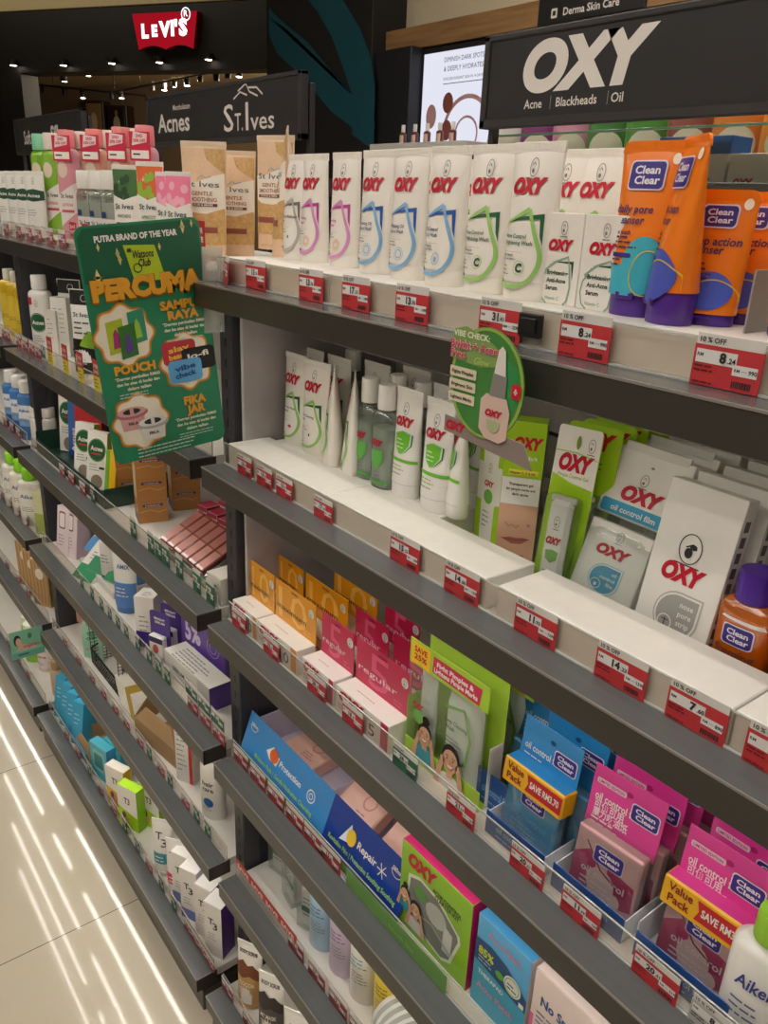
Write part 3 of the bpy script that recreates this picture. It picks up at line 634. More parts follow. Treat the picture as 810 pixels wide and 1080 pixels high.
def cc_tube_art(c1, words, ell2=None):
    def art(b, D, h, w):
        A = mt(c1, .35); Y = mt('#e6c24a', .4); K = mt('#4a2a5e', .5)
        if ell2: b.dell(D, w * .16, h * .30, w * .30, h * .17, mt(ell2, .35), 1, 28); b.drect(D, -w * .40, h * .125, w * .12, h * .30, mt(ell2, .35), 1, 6); b.dring(D, w * .24, h * .26, w * .2, h * .13, .0009, Y, 4, 24, 20, 300)
        else: b.dell(D, w * .05, h * .265, w * .34, h * .145, A, 2, 28); b.dring(D, w * .12, h * .22, w * .33, h * .13, .0010, Y, 4, 26, -10, 230)
        cc_badge(b, D, -.02 * w, h * .81, w * .52, h * .15)
        for i, t in enumerate(words): b.dtext(D, t, -.41 * w, h * (.60 - .062 * i), .0070 if i < 2 else .004, K, al='l', bold=.02, shear=.1)
        b.dlines(D, -.40 * w, .10 * w, h * .455, 3, .0042, .0016, K, 2); b.drr(D, -.42 * w, h * .345, .0, h * .37, .0015, CCB, 3); b.dlines(D, -.40 * w, -.05 * w, h * .325, 2, .0042, .0015, K, 3)
        b.dell(D, .36 * w, h * .90, .0038, .0045, mt('#f3e6d2', .4), 2)
    return art
S_cc1 = tube(.050, .036, .064, .148, OR, cc_tube_art('#4a58b8', ['daily pore', 'cleanser', 'face wash'], '#3fb0c4'), '#4a1f86', .027, cap_w=.047, roundtop=True)
S_cc2 = tube(.052, .040, .064, .150, OR, cc_tube_art('#4a58b8', ['deep clean', 'cleanser', 'face wash']), '#4a1f86', .027, cap_w=.05, roundtop=True)
S_cc3 = tube(.050, .030, .056, .110, OR, cc_tube_art('#4a5cc0', ['deep action', 'cleanser', 'foam']), '#4a1f86', .010, cap_w=.047, roundtop=True)
place(S_cc1, 'face_wash_tube', 'orange daily pore cleanser tube with purple cap right of the serum boxes', 'tube', on(654, 333, ZR, .018), math.radians(4), 'orange cleanser tubes')
p = at(694, 342, Z=ZR); place(S_cc2, 'face_wash_tube', 'orange tube turned sideways with blue circle and purple cap, tallest at right', 'tube', (p.x - .004, p.y + .02, ZR), math.radians(-38), 'orange cleanser tubes')
p = at(728, 342, Z=ZR); place(S_cc3, 'face_wash_tube', 'short orange deep action cleanser tube right of the sideways orange tube', 'tube', (p.x + .004, p.y + .016, ZR), math.radians(8), 'orange cleanser tubes')
place(S_cc3, 'face_wash_tube', 'short orange tube tucked behind the deep action cleanser tube', 'tube', (p.x + .010, p.y + .055, ZR), math.radians(8), 'orange cleanser tubes')
place(S_cc3, 'face_wash_tube', 'orange tube cut off by the right edge of the photo on the top shelf', 'tube', (p.x + .088, p.y + .012, ZR), math.radians(4), 'orange cleanser tubes')
d = MB(); d.box(-.001, .001, 0, .05, 0, .05, mt('#8f8b84', .4), .0004); tag(d.build('shelf_divider', None, (p.x + .052, p.y - .004, ZR)), 'low grey divider between the short orange tubes and the right edge one', 'divider')
# beige scrub tubes
def ives_art(b, D, h, w):
    OAT = mt('#c8a066', .6, var=.35, scale=160); SKIN = mt('#e0bd9a', .5, var=.12, scale=60); WH = mt('#f0e7d8', .4)
    b.drect(D, -w * .47, h * .60, w * .47, h * .945, SKIN, 1, 10); b.dpoly(D, [(w * .02, h * .94), (w * .47, h * .94), (w * .47, h * .74), (w * .25, h * .80), (w * .08, h * .86)], OAT, 2)
    b.dpoly(D, [(-w * .45, h * .36), (w * .45, h * .43), (w * .45, h * .74), (w * .2, h * .715), (-.1 * w, h * .665), (-w * .45, h * .65)], WH, 3)
    b.dpoly(D, [(-w * .44, h * .14), (w * .44, h * .14), (w * .44, h * .45), (w * .1, h * .40), (-w * .2, h * .41), (-w * .44, h * .45)], OAT, 4)
    b.dtext(D, 'St Ives', 0, h * .625, .0095, mt('#2e4652', .5), k=6, bold=.0, w=w * .72); b.dstroke(D, [(-.1 * w, h * .69), (.0, h * .72), (.08 * w, h * .70), (.2 * w, h * .715)], .0014, mt('#7f9db0', .5), 6)
    b.dtext(D, 'GENTLE', 0, h * .555, .0065, mt('#9a5b46', .5), k=6, w=w * .46, bold=.015); b.dtext(D, 'SMOOTHING', 0, h * .505, .0065, mt('#9a5b46', .5), k=6, w=w * .62, bold=.015)
    b.drect(D, -w * .32, h * .462, w * .32, h * .488, mt('#7a3f36', .5), 6, 4); b.dtext(D, 'SCRUB & MASK', 0, h * .468, .0032, WH, k=8, w=w * .5, bold=.02)
    b.drect(D, -w * .32, h * .24, w * .32, h * .29, mt('#8e4c3e', .5), 6, 4); b.drect(D, -w * .42, h * .0, w * .42, h * .14, SKIN, 1, 8)
S_ives = tube(.072, .046, .085, .190, '#e3cbb0', ives_art, '#d9b896', .012, crimp=.008)
p = at(258, 268, Z=ZR); place(S_ives, 'scrub_tube', 'beige oat scrub tube turned edge on beside the grey drop tube', 'tube', (.005, .165, ZR), math.radians(-30), 'beige scrub tubes')
p = at(291, 200, Y=.24); place(S_ives, 'scrub_tube', 'beige oat scrub tube behind the grey drop tube on the top shelf', 'tube', (p.x, .24, ZR), math.radians(20), 'beige scrub tubes')
p = at(216, 200, Y=.14); place(S_ives, 'scrub_tube', 'beige oat scrub tube facing front beside the green promotion board', 'tube', (p.x, .14, Z1 + .014), math.radians(42), 'beige scrub tubes', sc=(1, 1, 1.05))
place(S_ives, 'scrub_tube', 'beige oat scrub tube hidden behind the front facing scrub tube', 'tube', (p.x - .03, .215, Z1 + .014), math.radians(42), 'beige scrub tubes')
TG = [(270, '13', '.76'), (328, '13', '.76'), (375, '17', '.01'), (434, '13', '.76'), (526, '31', '.41'), (615, '8', '.24'), (764, '8', '.24')]
LB = ['red price tag under the grey drop tube on the top shelf', 'red price tag under the hidden pink drop tube on the top shelf', 'red price tag under the first blue drop tube on the top shelf', 'red price tag reading 13 under the second blue drop tube', 'red price tag reading 31 above the round promotion card', 'red price tag reading 8.24 under the serum boxes', 'red price tag reading 8.24 below the short orange tube at right']
for (px, a, c), lb in zip(TG, LB): put_tag(px, 300 + (px - 270) * .2, 1, a, c, lb)
put_tag(237, 282, 1, '13', '.76', 'red price tag tilted back, first at the left end of the near top shelf', rz=math.radians(-20), rx=math.radians(-6), Y=.034)
bk = MB(); bk.box(-.014, .014, 0, .006, 0, .022, BLACK, .001); bk.box(-.010, .010, -.002, 0, .004, .018, BLACK, .0008); p = at(559, 335, Y=.035); tag(bk.build('rail_clip', None, (p.x, .034, Z1 + .012)), 'black clip on the top shelf rail right of the price tag reading 31', 'clip')

# ---------------- second shelf
for x0, x1, lb in [(.012, .3055, 'left piece in front of the white tubes on the second shelf'), (.3065, .628, 'piece in front of the green cartons on the second shelf'), (.646, .925, 'piece in front of the film packs on the second shelf'), (.927, 1.19, 'piece at the right edge of the second shelf')]:
    riser(x0, x1, .0455, .124, Z2, .0385, 'white riser board, %s' % lb)
riser(.03, .455, .126, .385, Z2, .037, 'wide white riser board carrying the white tubes on the second shelf')
ZT = Z2 + .0372
S_g1 = oxt(GREEN, ['Deep Acne Wash', 'Medicated'], 'cross', '#333338'); S_g2 = oxt(GREEN, ['Acne Cleansing', 'Wash'], 'dot', '#333338')
G2N = 'white face wash tubes on the second shelf'
for px, Y, rz, lb in [(305, .150, 0, 'white tube with red cross icon, leftmost on the second shelf'), (326, .146, 4, 'white tube with green drop, second from the left on the second shelf'), (344, .142, -36, 'white tube turned edge on, left of two on the second shelf'), (365, .142, -36, 'white tube turned edge on, right of two, beside the clear bottle')]:
    p = at(px, 440, Y=Y - .015); place(S_g1 if px == 305 else S_g2, 'face_wash_tube', lb, 'tube', (p.x, Y, ZT), math.radians(rz), G2N)
for px, Y, lb in [(330, .20, 'white tube behind the second tube of the second shelf'), (358, .20, 'white tube behind the edge on tubes of the second shelf'), (398, .225, 'white tube behind the clear bottles of the second shelf'), (440, .255, 'white tube in the back row behind the shield tubes')]:
    p = at(px, 390, Y=Y); place(S_g2, 'face_wash_tube', lb, 'tube', (p.x, Y, ZT), 0, 'rear white tubes on the second shelf')
def toner_art(b, D, h, w):
    G = mt('#5fae4a', .4); oxy(b, D, 0, h * .55, w * .6); b.dpoly(D, [(-.28 * w, h * .48), (.3 * w, h * .5), (.3 * w, h * .36), (.05 * w, h * .24), (-.28 * w, h * .33)], G, 2)
    b.drect(D, -.44 * w, h * .06, .44 * w, h * .10, G, 2, 8); b.dlines(D, -.3 * w, .3 * w, h * .2, 3, .005, .0014, GREYINK, 2)
CLB = clear(tint='#e3ece6', refl=.1, opac=.12, body='#cfd8d0', name='clear_bottle')
S_toner = bottle(.044, .034, .150, '', '#eeebe4', .034, .028, .004, toner_art, bodymat=CLB, liquid='#a9b3a8')
for px, py, Y, lb in [(391, 420, .148, 'clear toner bottle with white cap, left of the front pair'), (409, 425, .142, 'clear toner bottle with white cap, right of the front pair, beside the shield tube'), (421, 403, .20, 'clear toner bottle behind the left shield tube'), (448, 400, .20, 'clear toner bottle behind the right shield tube'), (372, 395, .26, 'clear toner bottle in the back row behind the white tubes')]:
    p = at(px, py, Y=Y); place(S_toner, 'toner_bottle', lb, 'bottle', (p.x, Y, ZT), 0, 'clear toner bottles')
def shield_art(b, D, h, w):
    G = mt('#6fbf36', .4); K = mt('#1f6a44', .4); nurse(b, D, 0, h * .82, .0085); oxy(b, D, 0, h * .665, w * .66)
    sh = lambda s, du: [(-.26 * w * s + du, h * .585), (0 + du, h * .62), (.28 * w * s + du, h * .60), (.27 * w * s + du, h * .50), (.12 * w * s + du, h * .43), (-.02 * w + du, h * .405), (-.20 * w * s + du, h * .46)]
    b.dpoly(D, sh(1.12, .03 * w), K, 1); b.dpoly(D, sh(1.04, .015 * w), mt('#d5ead0', .4), 2); b.dpoly(D, sh(.95, 0), G, 3); b.dlines(D, -.16 * w, .16 * w, h * .535, 3, .0055, .0018, mt('#cfe8b8', .4), 5)
    b.drect(D, -.46 * w, h * .335, .46 * w, h * .365, G, 2, 10); b.dlines(D, -.3 * w, .3 * w, h * .29, 2, .005, .0015, mt('#9fb86a', .5), 2); b.dlines(D, -.36 * w, .36 * w, h * .215, 1, .005, .0015, GREYINK, 2)
    b.drect(D, -.47 * w, h * .128, .47 * w, h * .1305, GREYINK, 2, 10)
S_shield = tube(.050, .032, .056, .152, '#efece6', shield_art, None, .018)
for px, py, Y, rz, lb in [(422, 470, .146, 0, 'white tube with green shield, left of the front pair'), (454, 480, .142, 0, 'white tube with green shield, right of the front pair, by the promotion card'), (476, 500, .155, -36, 'white shield tube turned edge on behind the promotion card arm'), (462, 440, .205, 0, 'white shield tube in the second row behind the front pair'), (496, 500, .215, -36, 'white shield tube edge on in shade beside the lime carton')]:
    p = at(px, py, Y=Y - .014); place(S_shield, 'face_wash_tube', lb, 'tube', (p.x, Y, ZT if Y < .2 else ZT), math.radians(rz), 'white green shield tubes')
LIME = '#a5cf1e'; LM = mt(LIME, .35); SK = mt('#dcae92', .45); LIP = mt('#b56a60', .45); HAIR = mt('#1c1614', .5)
def mini_tube(b, D, u, v0, w, h, k=3):
    b.dpoly(D, [(u - w * .40, v0), (u + w * .40, v0), (u + w * .48, v0 + h * .92), (u - w * .48, v0 + h * .92)], WHITE, k); b.drect(D, u - w * .52, v0 + h * .92, u + w * .52, v0 + h, mt('#dcd8d2', .4), k)
    nurse(b, D, u, v0 + h * .78, w * .17, k=k + 1); oxy(b, D, u, v0 + h * .58, w * .6, w * .22, k=k + 1); b.dell(D, u, v0 + h * .47, w * .28, w * .30, mt('#6fb04a', .4), k + 1); b.dlines(D, u - w * .28, u + w * .28, v0 + h * .3, 4, h * .05, h * .012, GREYINK, k + 1)
def k1_front(b, D, w, h):
    b.dpoly(D, [(.05 * w, 0), (w * .5, 0), (w * .5, h * .45), (.05 * w, h * .38)], LM, 1); b.dpoly(D, [(-w * .5, 0), (-.3 * w, 0), (-.3 * w, h * .4), (-w * .5, h * .4)], LM, 1); b.drect(D, -w * .5, h * .75, w * .5, h, LM, 1); mini_tube(b, D, -.1 * w, h * .04, w * .5, h * .88)
def k2_front(b, D, w, h):
    b.drect(D, -w * .5, 0, w * .5, h * .43, SK, 1); b.drect(D, -w * .5, h * .62, w * .5, h, LM, 1)
    oxy(b, D, .08 * w, h * .82, w * .75, w * .30); b.dtext(D, 'Pimple Mark', 0, h * .745, .0052, WHITE, w=w * .7); b.drect(D, -w * .35, h * .64, w * .4, h * .675, mt('#efe04a', .4), 2); b.dtext(D, 'Vitamin C, E & B6', 0, h * .645, .0035, mt('#6a6a20', .5), k=4, w=w * .65)
    for i, t in enumerate(('Transparent gel', 'for pimple marks and', 'dark spots')): b.dtext(D, t, 0, h * (.565 - .035 * i), .0034, INK, w=w * (.62, .74, .42)[i])
    b.dstroke(D, [(-.32 * w, h * .30), (-.22 * w, h * .27), (-.12 * w, h * .285), (-.02 * w, h * .265), (.05 * w, h * .285)], .0012, mt('#a87860', .5), 3)
    b.dpoly(D, [(-.38 * w, h * .18), (-.15 * w, h * .195), (0, h * .19), (.2 * w, h * .198), (.36 * w, h * .19), (.15 * w, h * .15), (-.1 * w, h * .145)], LIP, 2); b.dstroke(D, [(-.38 * w, h * .18), (0, h * .176), (.36 * w, h * .19)], .0008, mt('#7a3f3a', .5), 4)
    b.dell(D, .3 * w, h * .29, .05 * w, .012 * h, mt('#b98a78', .5), 2); b.dlines(D, -.1 * w, .45 * w, h * .06, 3, h * .02, h * .006, mt('#8a4a4a', .5), 3)
S_k1 = carton(.066, .03, .150, '#efece4', k1_front, sidecol=LIME, topcol=LIME); S_k2 = carton(.048, .03, .186, '#f0ede6', k2_front, sidecol=LIME, topcol=LIME, left=lambda b, D, w, h: b.drect(D, 0, 0, w, h, LM, 1))
p = at(512, 560, Y=.172); place(S_k1, 'gel_carton', 'lime and white carton printed with a white tube below the round promotion card', 'carton', (p.x, .178, Z2), math.radians(-8), 'pimple gel cartons')
p = at(545, 585, Y=.172); place(S_k2, 'gel_carton', 'tall lime carton printed with the lower half of a smiling face', 'carton', (p.x, .166, Z2), math.radians(36), 'pimple gel cartons')
def blister_card(topcol, oxyon=True):
    w, h = .068, .196; b = MB(); r = .006; O = [(-w / 2, 0), (w / 2, 0), (w / 2, h - r), (w / 2 - r, h), (-w / 2 + r, h), (-w / 2, h - r)]; b.prism(O, -.0008, .0008, LM); D = plane((0, -.0008, 0), (1, 0, 0), (0, 0, 1))
    b.drr(D, -w * .5 + .0005, h * .60, w * .5 - .0005, h * .995, .004, mt(topcol, .4), 1)
    if topcol != LIME:
        b.dpoly(D, [(-w * .48, h * .60), (w * .48, h * .60), (w * .48, h * .64), (0, h * .66), (-w * .48, h * .70)], LM, 2)
        b.dell(D, 0, h * .905, .0032, .008, mt('#6f8a2a', .5), 3); nurse(b, D, .30 * w, h * .90, .008); b.dstroke(D, [(-.48 * w, h * .84), (0, h * .845), (.48 * w, h * .82)], .001, LM, 3); oxy(b, D, .02 * w, h * .735, w * .78, w * .28); b.dtext(D, 'Pimple Control Gel', 0, h * .69, .0045, mt('#a9bf6a', .5), w=w * .7)
    else: oxy(b, D, 0, h * .86, w * .8, w * .28); b.dlines(D, -.4 * w, .4 * w, h * .8, 3, .006, .002, mt('#5a7a1a', .5), 2)
    parts = [('backing_card', b.mesh('backing_card'), [])]
    t = MB(); t.box(-.017, .017, -.020, -.006, .004, h * .56, WHITE, .005); T = plane((0, -.020, 0), (1, 0, 0), (0, 0, 1)); nurse(t, T, 0, h * .43, .007); oxy(t, T, 0, h * .295, .024, .008); mini = mt('#6fb04a', .4); t.dpoly(T, [(-.010, h * .25), (0, h * .26), (.010, h * .25), (.009, h * .20), (0, h * .175), (-.009, h * .20)], mini, 2); t.dlines(T, -.01, .01, h * .12, 2, .005, .0012, GREYINK, 2)
    t.box(-.019, .019, -.014, -.008, h * .55, h * .585, mt('#dcd9d4', .4), .001)
    parts.append(('gel_tube', t.mesh('gel_tube'), []))
    q = MB(); q.box(-.025, .025, -.0225, -.001, .002, h * .59, clear(refl=.06, opac=.02, name='blister_film'), .004); parts.append(('blister', q.mesh('blister'), []))
    return parts
S_bw = blister_card('#efece6'); S_bl = blister_card(LIME)
p = at(582, 590, Y=.150); place(S_bw, 'blister_pack', 'white topped blister card holding a small white gel tube, front of the lime cards', 'blister pack', (p.x, .158, Z2), math.radians(12), 'lime blister cards', rx=math.radians(-7), sc=(.82, 1, 1))
for i in range(5):
    place(S_bl, 'blister_pack', 'lime blister card %s behind the white topped one' % ('directly', 'second', 'third', 'fourth', 'fifth', 'sixth', 'last')[i], 'blister pack', (p.x + .002 + .003 * (i > 0),   .182 + i * .022, Z2), math.radians(12), 'lime blister cards', rx=math.radians(-7))
# oil control film and pore strips
AQ = mt('#39a0c9', .4); GY = mt('#a3a19d', .45)
def film_header(b, D, w, h):
    b.dell(D, .02 * w, h * .80, .002, .0014, GREYINK, 2); nurse(b, D, -.02 * w, h * .60, .007); oxy(b, D, .02 * w, h * .28, w * .55, w * .19); b.drr(D, -w * .46, h * .03, w * .48, h * .22, .003, AQ, 2); b.dtext(D, 'oil control film', -.02 * w, h * .08, .007, WHITE, k=4, w=w * .6); b.dring(D, .40 * w, h * .125, .003, .0035, .0008, WHITE, 4)
def drop_badge(b, D, u, v, s, m, rim, words, icon=True):
    def shape(q): return [(u + s * q, v + s * q), (u + s * q, v - .1 * s * q)] + [(u + s * q * math.cos(math.radians(-a)), v + s * q * math.sin(math.radians(-a))) for a in range(15, 270, 15)] + [(u, v + s * q)]
    b.dpoly(D, shape(1.12), rim, 2); b.dpoly(D, shape(1.05), WHITE, 3); b.dpoly(D, shape(.96), m, 4)
    for i, t in enumerate(words): b.dtext(D, t, u + .78 * s, v + (.48 - .42 * i) * s, .26 * s, WHITE, al='r', k=6, bold=.015)
    b.dring(D, u - .42 * s, v - .42 * s, .34 * s, .34 * s, .05 * s, WHITE, 6)
    if icon: b.dell(D, u - .42 * s, v - .48 * s, .1 * s, .13 * s, WHITE, 6)
    else: b.dstroke(D, [(u - .42 * s, v - .2 * s), (u - .42 * s, v - .65 * s)], .05 * s, INK, 6); b.dstroke(D, [(u - .6 * s, v - .3 * s), (u - .24 * s, v - .3 * s)], .04 * s, INK, 6)
def film_pack():
    w = .086; c = MB(); c.box(-w / 2, w / 2, -.001, .001, .108, .190, WHITE, .0006); film_header(c, plane((0, -.001, .108), (1, 0, 0), (0, 0, 1)), w, .082)
    c.box(-w * .42, w * .42, -.0012, .0012, .186, .197, mt('#dedad4', .4), .0006)
    i = MB(); i.box(-w * .42, w * .42, -.012, 0, .003, .100, WHITE, .001); D = plane((0, -.012, 0), (1, 0, 0), (0, 0, 1)); nurse(i, D, .02 * w, .088, .006); oxy(i, D, .0, .064, w * .46, .0115); drop_badge(i, D, .0, .036, .0165, AQ, mt('#9fd0e2', .4), ('oil', 'control', 'film'))
    f = MB(); f.loft([[(x * w / 2, y, z) for x, y in ((-1, -.002 - d), (-.5, -.004 - d), (.5, -.004 - d), (1, -.002 - d), (1, .001), (-1, .001))] for z, d in ((.001, .002), (.02, .0105), (.08, .0105), (.104, .006), (.110, .0))], clear(refl=.08, opac=.03, name='pouch_film'))
    return [('header_card', c.mesh('header_card'), []), ('sachet_box', i.mesh('sachet_box'), []), ('pouch', f.mesh('pouch'), [])]
S_film = film_pack()
p = at(618, 630, Y=.150)
for i in range(4): place(S_film, 'film_pack', ('white oil control film pack in front, left of the pore strip box', 'white oil control film pack second in its row', 'white oil control film pack third in its row', 'white oil control film pack last in its row, by the back panel')[i], 'film pack', (p.x + .014, .158 + i * .045, Z2), math.radians(-3), 'white oil control film packs', rx=math.radians(-19), sc=(1.2, 1, .98))
def nose_front(b, D, w, h):
    b.dring(D, -.01 * w, h * .635, .0125, .0155, .0011, INK, 2, 24); b.dell(D, .002, h * .650, .0042, .003, INK, 2); b.dell(D, -.002, h * .610, .0045, .0055, INK, 2); b.dstroke(D, [(-.006, h * .64), (.001, h * .665), (.006, h * .64)], .0016, INK, 2); b.drect(D, -.18 * w, h * .535, .16 * w, h * .542, INK, 2)
    oxy(b, D, -.01 * w, h * .435, w * .58, w * .21); drop_badge(b, D, .04 * w, h * .235, w * .27, GY, mt('#b9b6b1', .45), ('nose', 'pore', 'strip'), False)
    b.dtext(D, 'Remove Blackheads', -.02 * w, h * .06, .0048, GREYINK, w=w * .55); b.dtext(D, 'Unclog Pores', .04 * w, h * .025, .0048, GREYINK, w=w * .4)
def nose_side(b, D, w, h):
    for k in range(9): b.drect(D, w * .25, h * (.1 + k * .09), w * .7, h * (.1 + k * .09) + .011, mt('#6a6668', .5), 1)
    b.dlines(D, w * .1, w * .9, h * .06, 2, .004, .002, GREYINK, 1)
S_nose = carton(.086, .020, .178, '#eeebe5', nose_front, side=nose_side)
p = at(690, 660, Y=.135)
for i in range(5): place(S_nose, 'pore_strip_carton', ('white nose pore strip carton in front beside the orange bottle', 'white pore strip carton second in its leaning row', 'white pore strip carton third in its leaning row', 'white pore strip carton fourth in its leaning row', 'white pore strip carton last in its leaning row')[i], 'carton', (p.x + .012 + .004 * i, (.137 + i * .042), Z2), math.radians(-2), 'white nose pore strip cartons', rx=math.radians(-10))
def foam_art(b, D, h, w):
    b.dpoly(D, [(-.3 * w, h * .80), (.4 * w, h * .80), (.44 * w, h * .75), (-.34 * w, h * .77)], WHITE, 1); cc_badge(b, D, .02 * w, h * .60, w * .52, h * .22); b.dtext(D, 'foaming', 0, h * .34, .0095, mt('#6a3a2a', .5), w=w * .72); b.dlines(D, -.3 * w, .35 * w, h * .26, 3, .006, .002, mt('#7a3a2a', .5), 2); b.drect(D, -.36 * w, h * .17, .3 * w, h * .2, mt('#d0402a', .5), 2, 4)
S_foam = bottle(.056, .036, .118, '#e9841c', '#4d2396', .030, .034, .002, foam_art, bodymat=clear(tint='#f6b060', refl=.1, opac=.55, body='#e87a14', name='amber_bottle'), liquid='#e06a0c')
p = at(788, 650, Y=.15); place(S_foam, 'cleanser_bottle', 'orange foaming wash bottle with purple cap right of the pore strips', 'bottle', (p.x, .155, Z2), 0, 'orange foaming wash bottles')
place(S_foam, 'cleanser_bottle', 'orange foaming wash bottle behind the first, at the right edge of the photo', 'bottle', (p.x + .022, .215, Z2), 0, 'orange foaming wash bottles'); place(S_foam, 'cleanser_bottle', 'orange foaming wash bottle beside the first, cut by the right edge of the photo', 'bottle', (p.x + .062, .150, Z2), 0, 'orange foaming wash bottles')
for (px, py, a, c), lb in zip([(258, 488, '13', '.76'), (279, 500, '13', '.76'), (300, 514, '13', '.76'), (341, 538, '17', '.02'), (427, 584, '15', '.22'), (487, 616, '14', '.86'), (565, 657, '11', '.93'), (655, 706, '14', '.23'), (735, 750, '7', '.60'), (822, 800, '13', '.76')],
        ['red price tag at the left end of the second shelf, first of three together', 'red price tag in the middle of three together on the second shelf', 'red price tag third of three together on the second shelf', 'red price tag under the riser seam on the second shelf', 'red price tag reading 15 under the shield tubes', 'red price tag reading 14 at the gap between the white riser boards', 'red price tag reading 11 under the oil control film pack', 'red price tag reading 14.23 under the pore strip carton', 'red price tag reading 7.60 under the orange foaming bottle', 'red price tag at the right edge of the photo on the second shelf']):
    put_tag(px, py, 2, a, c, lb, sc=.82 if px < 350 else 1)
# ---------------- third shelf: yellow and red packs, twin pack, film packs
def acne_pack(w, col, col2, num, word, hh=.116):
    M1 = mt(col, .35, coat=.15); M2 = mt(col2, .35)
    c = MB(); c.box(-w / 2, w / 2, 0, .036, 0, .045, WHITE, .0006); D = plane((0, 0, 0), (1, 0, 0), (0, 0, 1))
    oxy(c, D, -.18 * w, .027, w * .5, .015); c.dtext(D, num, .20 * w, .008, .020, INK, bold=-.0, w=w * (.22 if num == '10' else .11)); c.drect(D, .36 * w, .0005, .49 * w, .0445, M1, 1); c.dlines(D, -.45 * w, .05 * w, .015, 2, .005, .0015, GREYINK, 2)
    T = plane((0, 0, .045), (1, 0, 0), (0, 1, 0)); c.dlines(T, -.25 * w, .25 * w, .016, 1, .004, .0014, mt('#b9a48a', .5), 2)
    k = MB(); k.box(-w / 2, w / 2, .0365, .0380, 0, hh, M1, .0004); E_ = plane((0, .0365, 0), (1, 0, 0), (0, 0, 1))
    k.dtext(E_, num, -.06 * w, .050, .060, M2, bold=-.0, w=w * (.70 if num == '10' else .38), k=1); k.dtext(E_, word, -.08 * w, .066, .0105, mt('#6a3f08', .5) if num == '10' else mt('#f6d6de', .5), w=w * .72, k=3, bold=.005)
    k.dell(E_, .40 * w, hh - .020, .0075, .0085, WHITE, 3); nurse(k, E_, .40 * w, hh - .019, .006, INK, 5); k.dstroke(E_, [(-.08 * w, hh - .0065), (.08 * w, hh - .0065)], .003, mt('#7a5a3a' if num == '10' else '#7a0f2a', .5), 3)
    k.dlines(E_, .22 * w, .46 * w, .048 + .008, 3, .006, .002, M2, 2)
    return [('pack_box', c.mesh('pack_box'), []), ('header_card', k.mesh('header_card'), [])]
YA = ('#e59a10', '#f4bf58'); RE = ('#c4174a', '#e0557f')
S_y = {w: acne_pack(w, *YA, '10', 'maximum') for w in (.086, .128)}; S_r = {w: acne_pack(w, *RE, '5', 'regular') for w in (.088, .130)}
for sp, w, x0, lb in [(S_y, .086, .010, 'narrow yellow maximum pack, leftmost on the third shelf'), (S_y, .128, .100, 'wide yellow maximum pack in front on the third shelf'), (S_r, .088, .245, 'narrow red regular pack in front on the third shelf'), (S_r, .130, .340, 'wide red regular pack in front on the third shelf')]:
    place(sp[w], 'acne_lotion_pack', lb, 'pack', (x0 + w / 2, .046, Z3), 0, 'yellow and red acne packs, front row')
for i, (sp, w, x0, Y, lb) in enumerate([(S_y, .086, .018, .100, 'narrow yellow maximum pack in the second row at left'), (S_y, .128, .112, .100, 'wide yellow maximum pack in the second row'), (S_r, .088, .262, .100, 'narrow red regular pack in the second row'), (S_r, .130, .362, .100, 'wide red regular pack in the second row'), (S_r, .088, .27, .155, 'narrow red regular pack in the third row'), (S_y, .128, .12, .155, 'wide yellow maximum pack in the third row')]):
    place(sp[w], 'acne_lotion_pack', lb, 'pack', (x0 + w / 2, Y, Z3), 0, 'yellow and red acne packs, rear rows')
def face(b, D, u, v, s, hair, k=3, tilt=0.):
    """printed head: hair, face, eyes, smile"""
    HM = HAIR; b.dell(D, u, v + .12 * s, .50 * s, .58 * s, HM, k, 18)
    if hair == 'bun': b.dell(D, u + .02 * s, v + .82 * s, .28 * s, .24 * s, HM, k, 14)
    b.dell(D, u, v - .06 * s, .42 * s, .52 * s, mt('#d9a888', .45), k + 1, 18)
    for q in (-1, 1): b.dell(D, u + q * .17 * s, v + .03 * s, .05 * s, .035 * s, INK, k + 3, 8); b.dstroke(D, [(u + q * .27 * s, v + .14 * s), (u + q * .1 * s, v + .17 * s)], .035 * s, HM, k + 3)
    b.dstroke(D, [(u, v + .02 * s), (u + .05 * s, v - .13 * s), (u - .02 * s, v - .15 * s)], .03 * s, mt('#b07a60', .5), k + 3)
    b.dpoly(D, [(u - .2 * s, v - .24 * s), (u + .2 * s, v - .24 * s), (u + .1 * s, v - .36 * s), (u - .1 * s, v - .36 * s)], mt('#f2e8e2', .4), k + 3); b.dstroke(D, [(u - .22 * s, v - .23 * s), (u - .1 * s, v - .37 * s), (u + .1 * s, v - .37 * s), (u + .22 * s, v - .23 * s)], .035 * s, mt('#b5584e', .5), k + 4)
SKN = mt('#d9a888', .45)
def person_print(b, D, u, v, s, shirt, hair, k=2):
    SH = mt(shirt, .45); b.dpoly(D, [(u - .95 * s, v - 1.7 * s), (u + .95 * s, v - 1.7 * s), (u + .8 * s, v - .95 * s), (u + .3 * s, v - .72 * s), (u - .3 * s, v - .72 * s), (u - .8 * s, v - .95 * s)], SH, k); b.dpoly(D, [(u - .18 * s, v - .85 * s), (u + .18 * s, v - .85 * s), (u + .16 * s, v - .4 * s), (u - .16 * s, v - .4 * s)], SKN, k + 1)
    for q in (-1, 1):
        b.dpoly(D, [(u + q * .95 * s, v - 1.6 * s), (u + q * .62 * s, v - 1.65 * s), (u + q * .40 * s, v - .3 * s), (u + q * .55 * s, v - .12 * s)][::q], SKN, k + 2); b.dell(D, u + q * .44 * s, v - .22 * s, .14 * s, .24 * s, SKN, k + 3, 10)
    face(b, D, u, v, s, hair, k + 2)
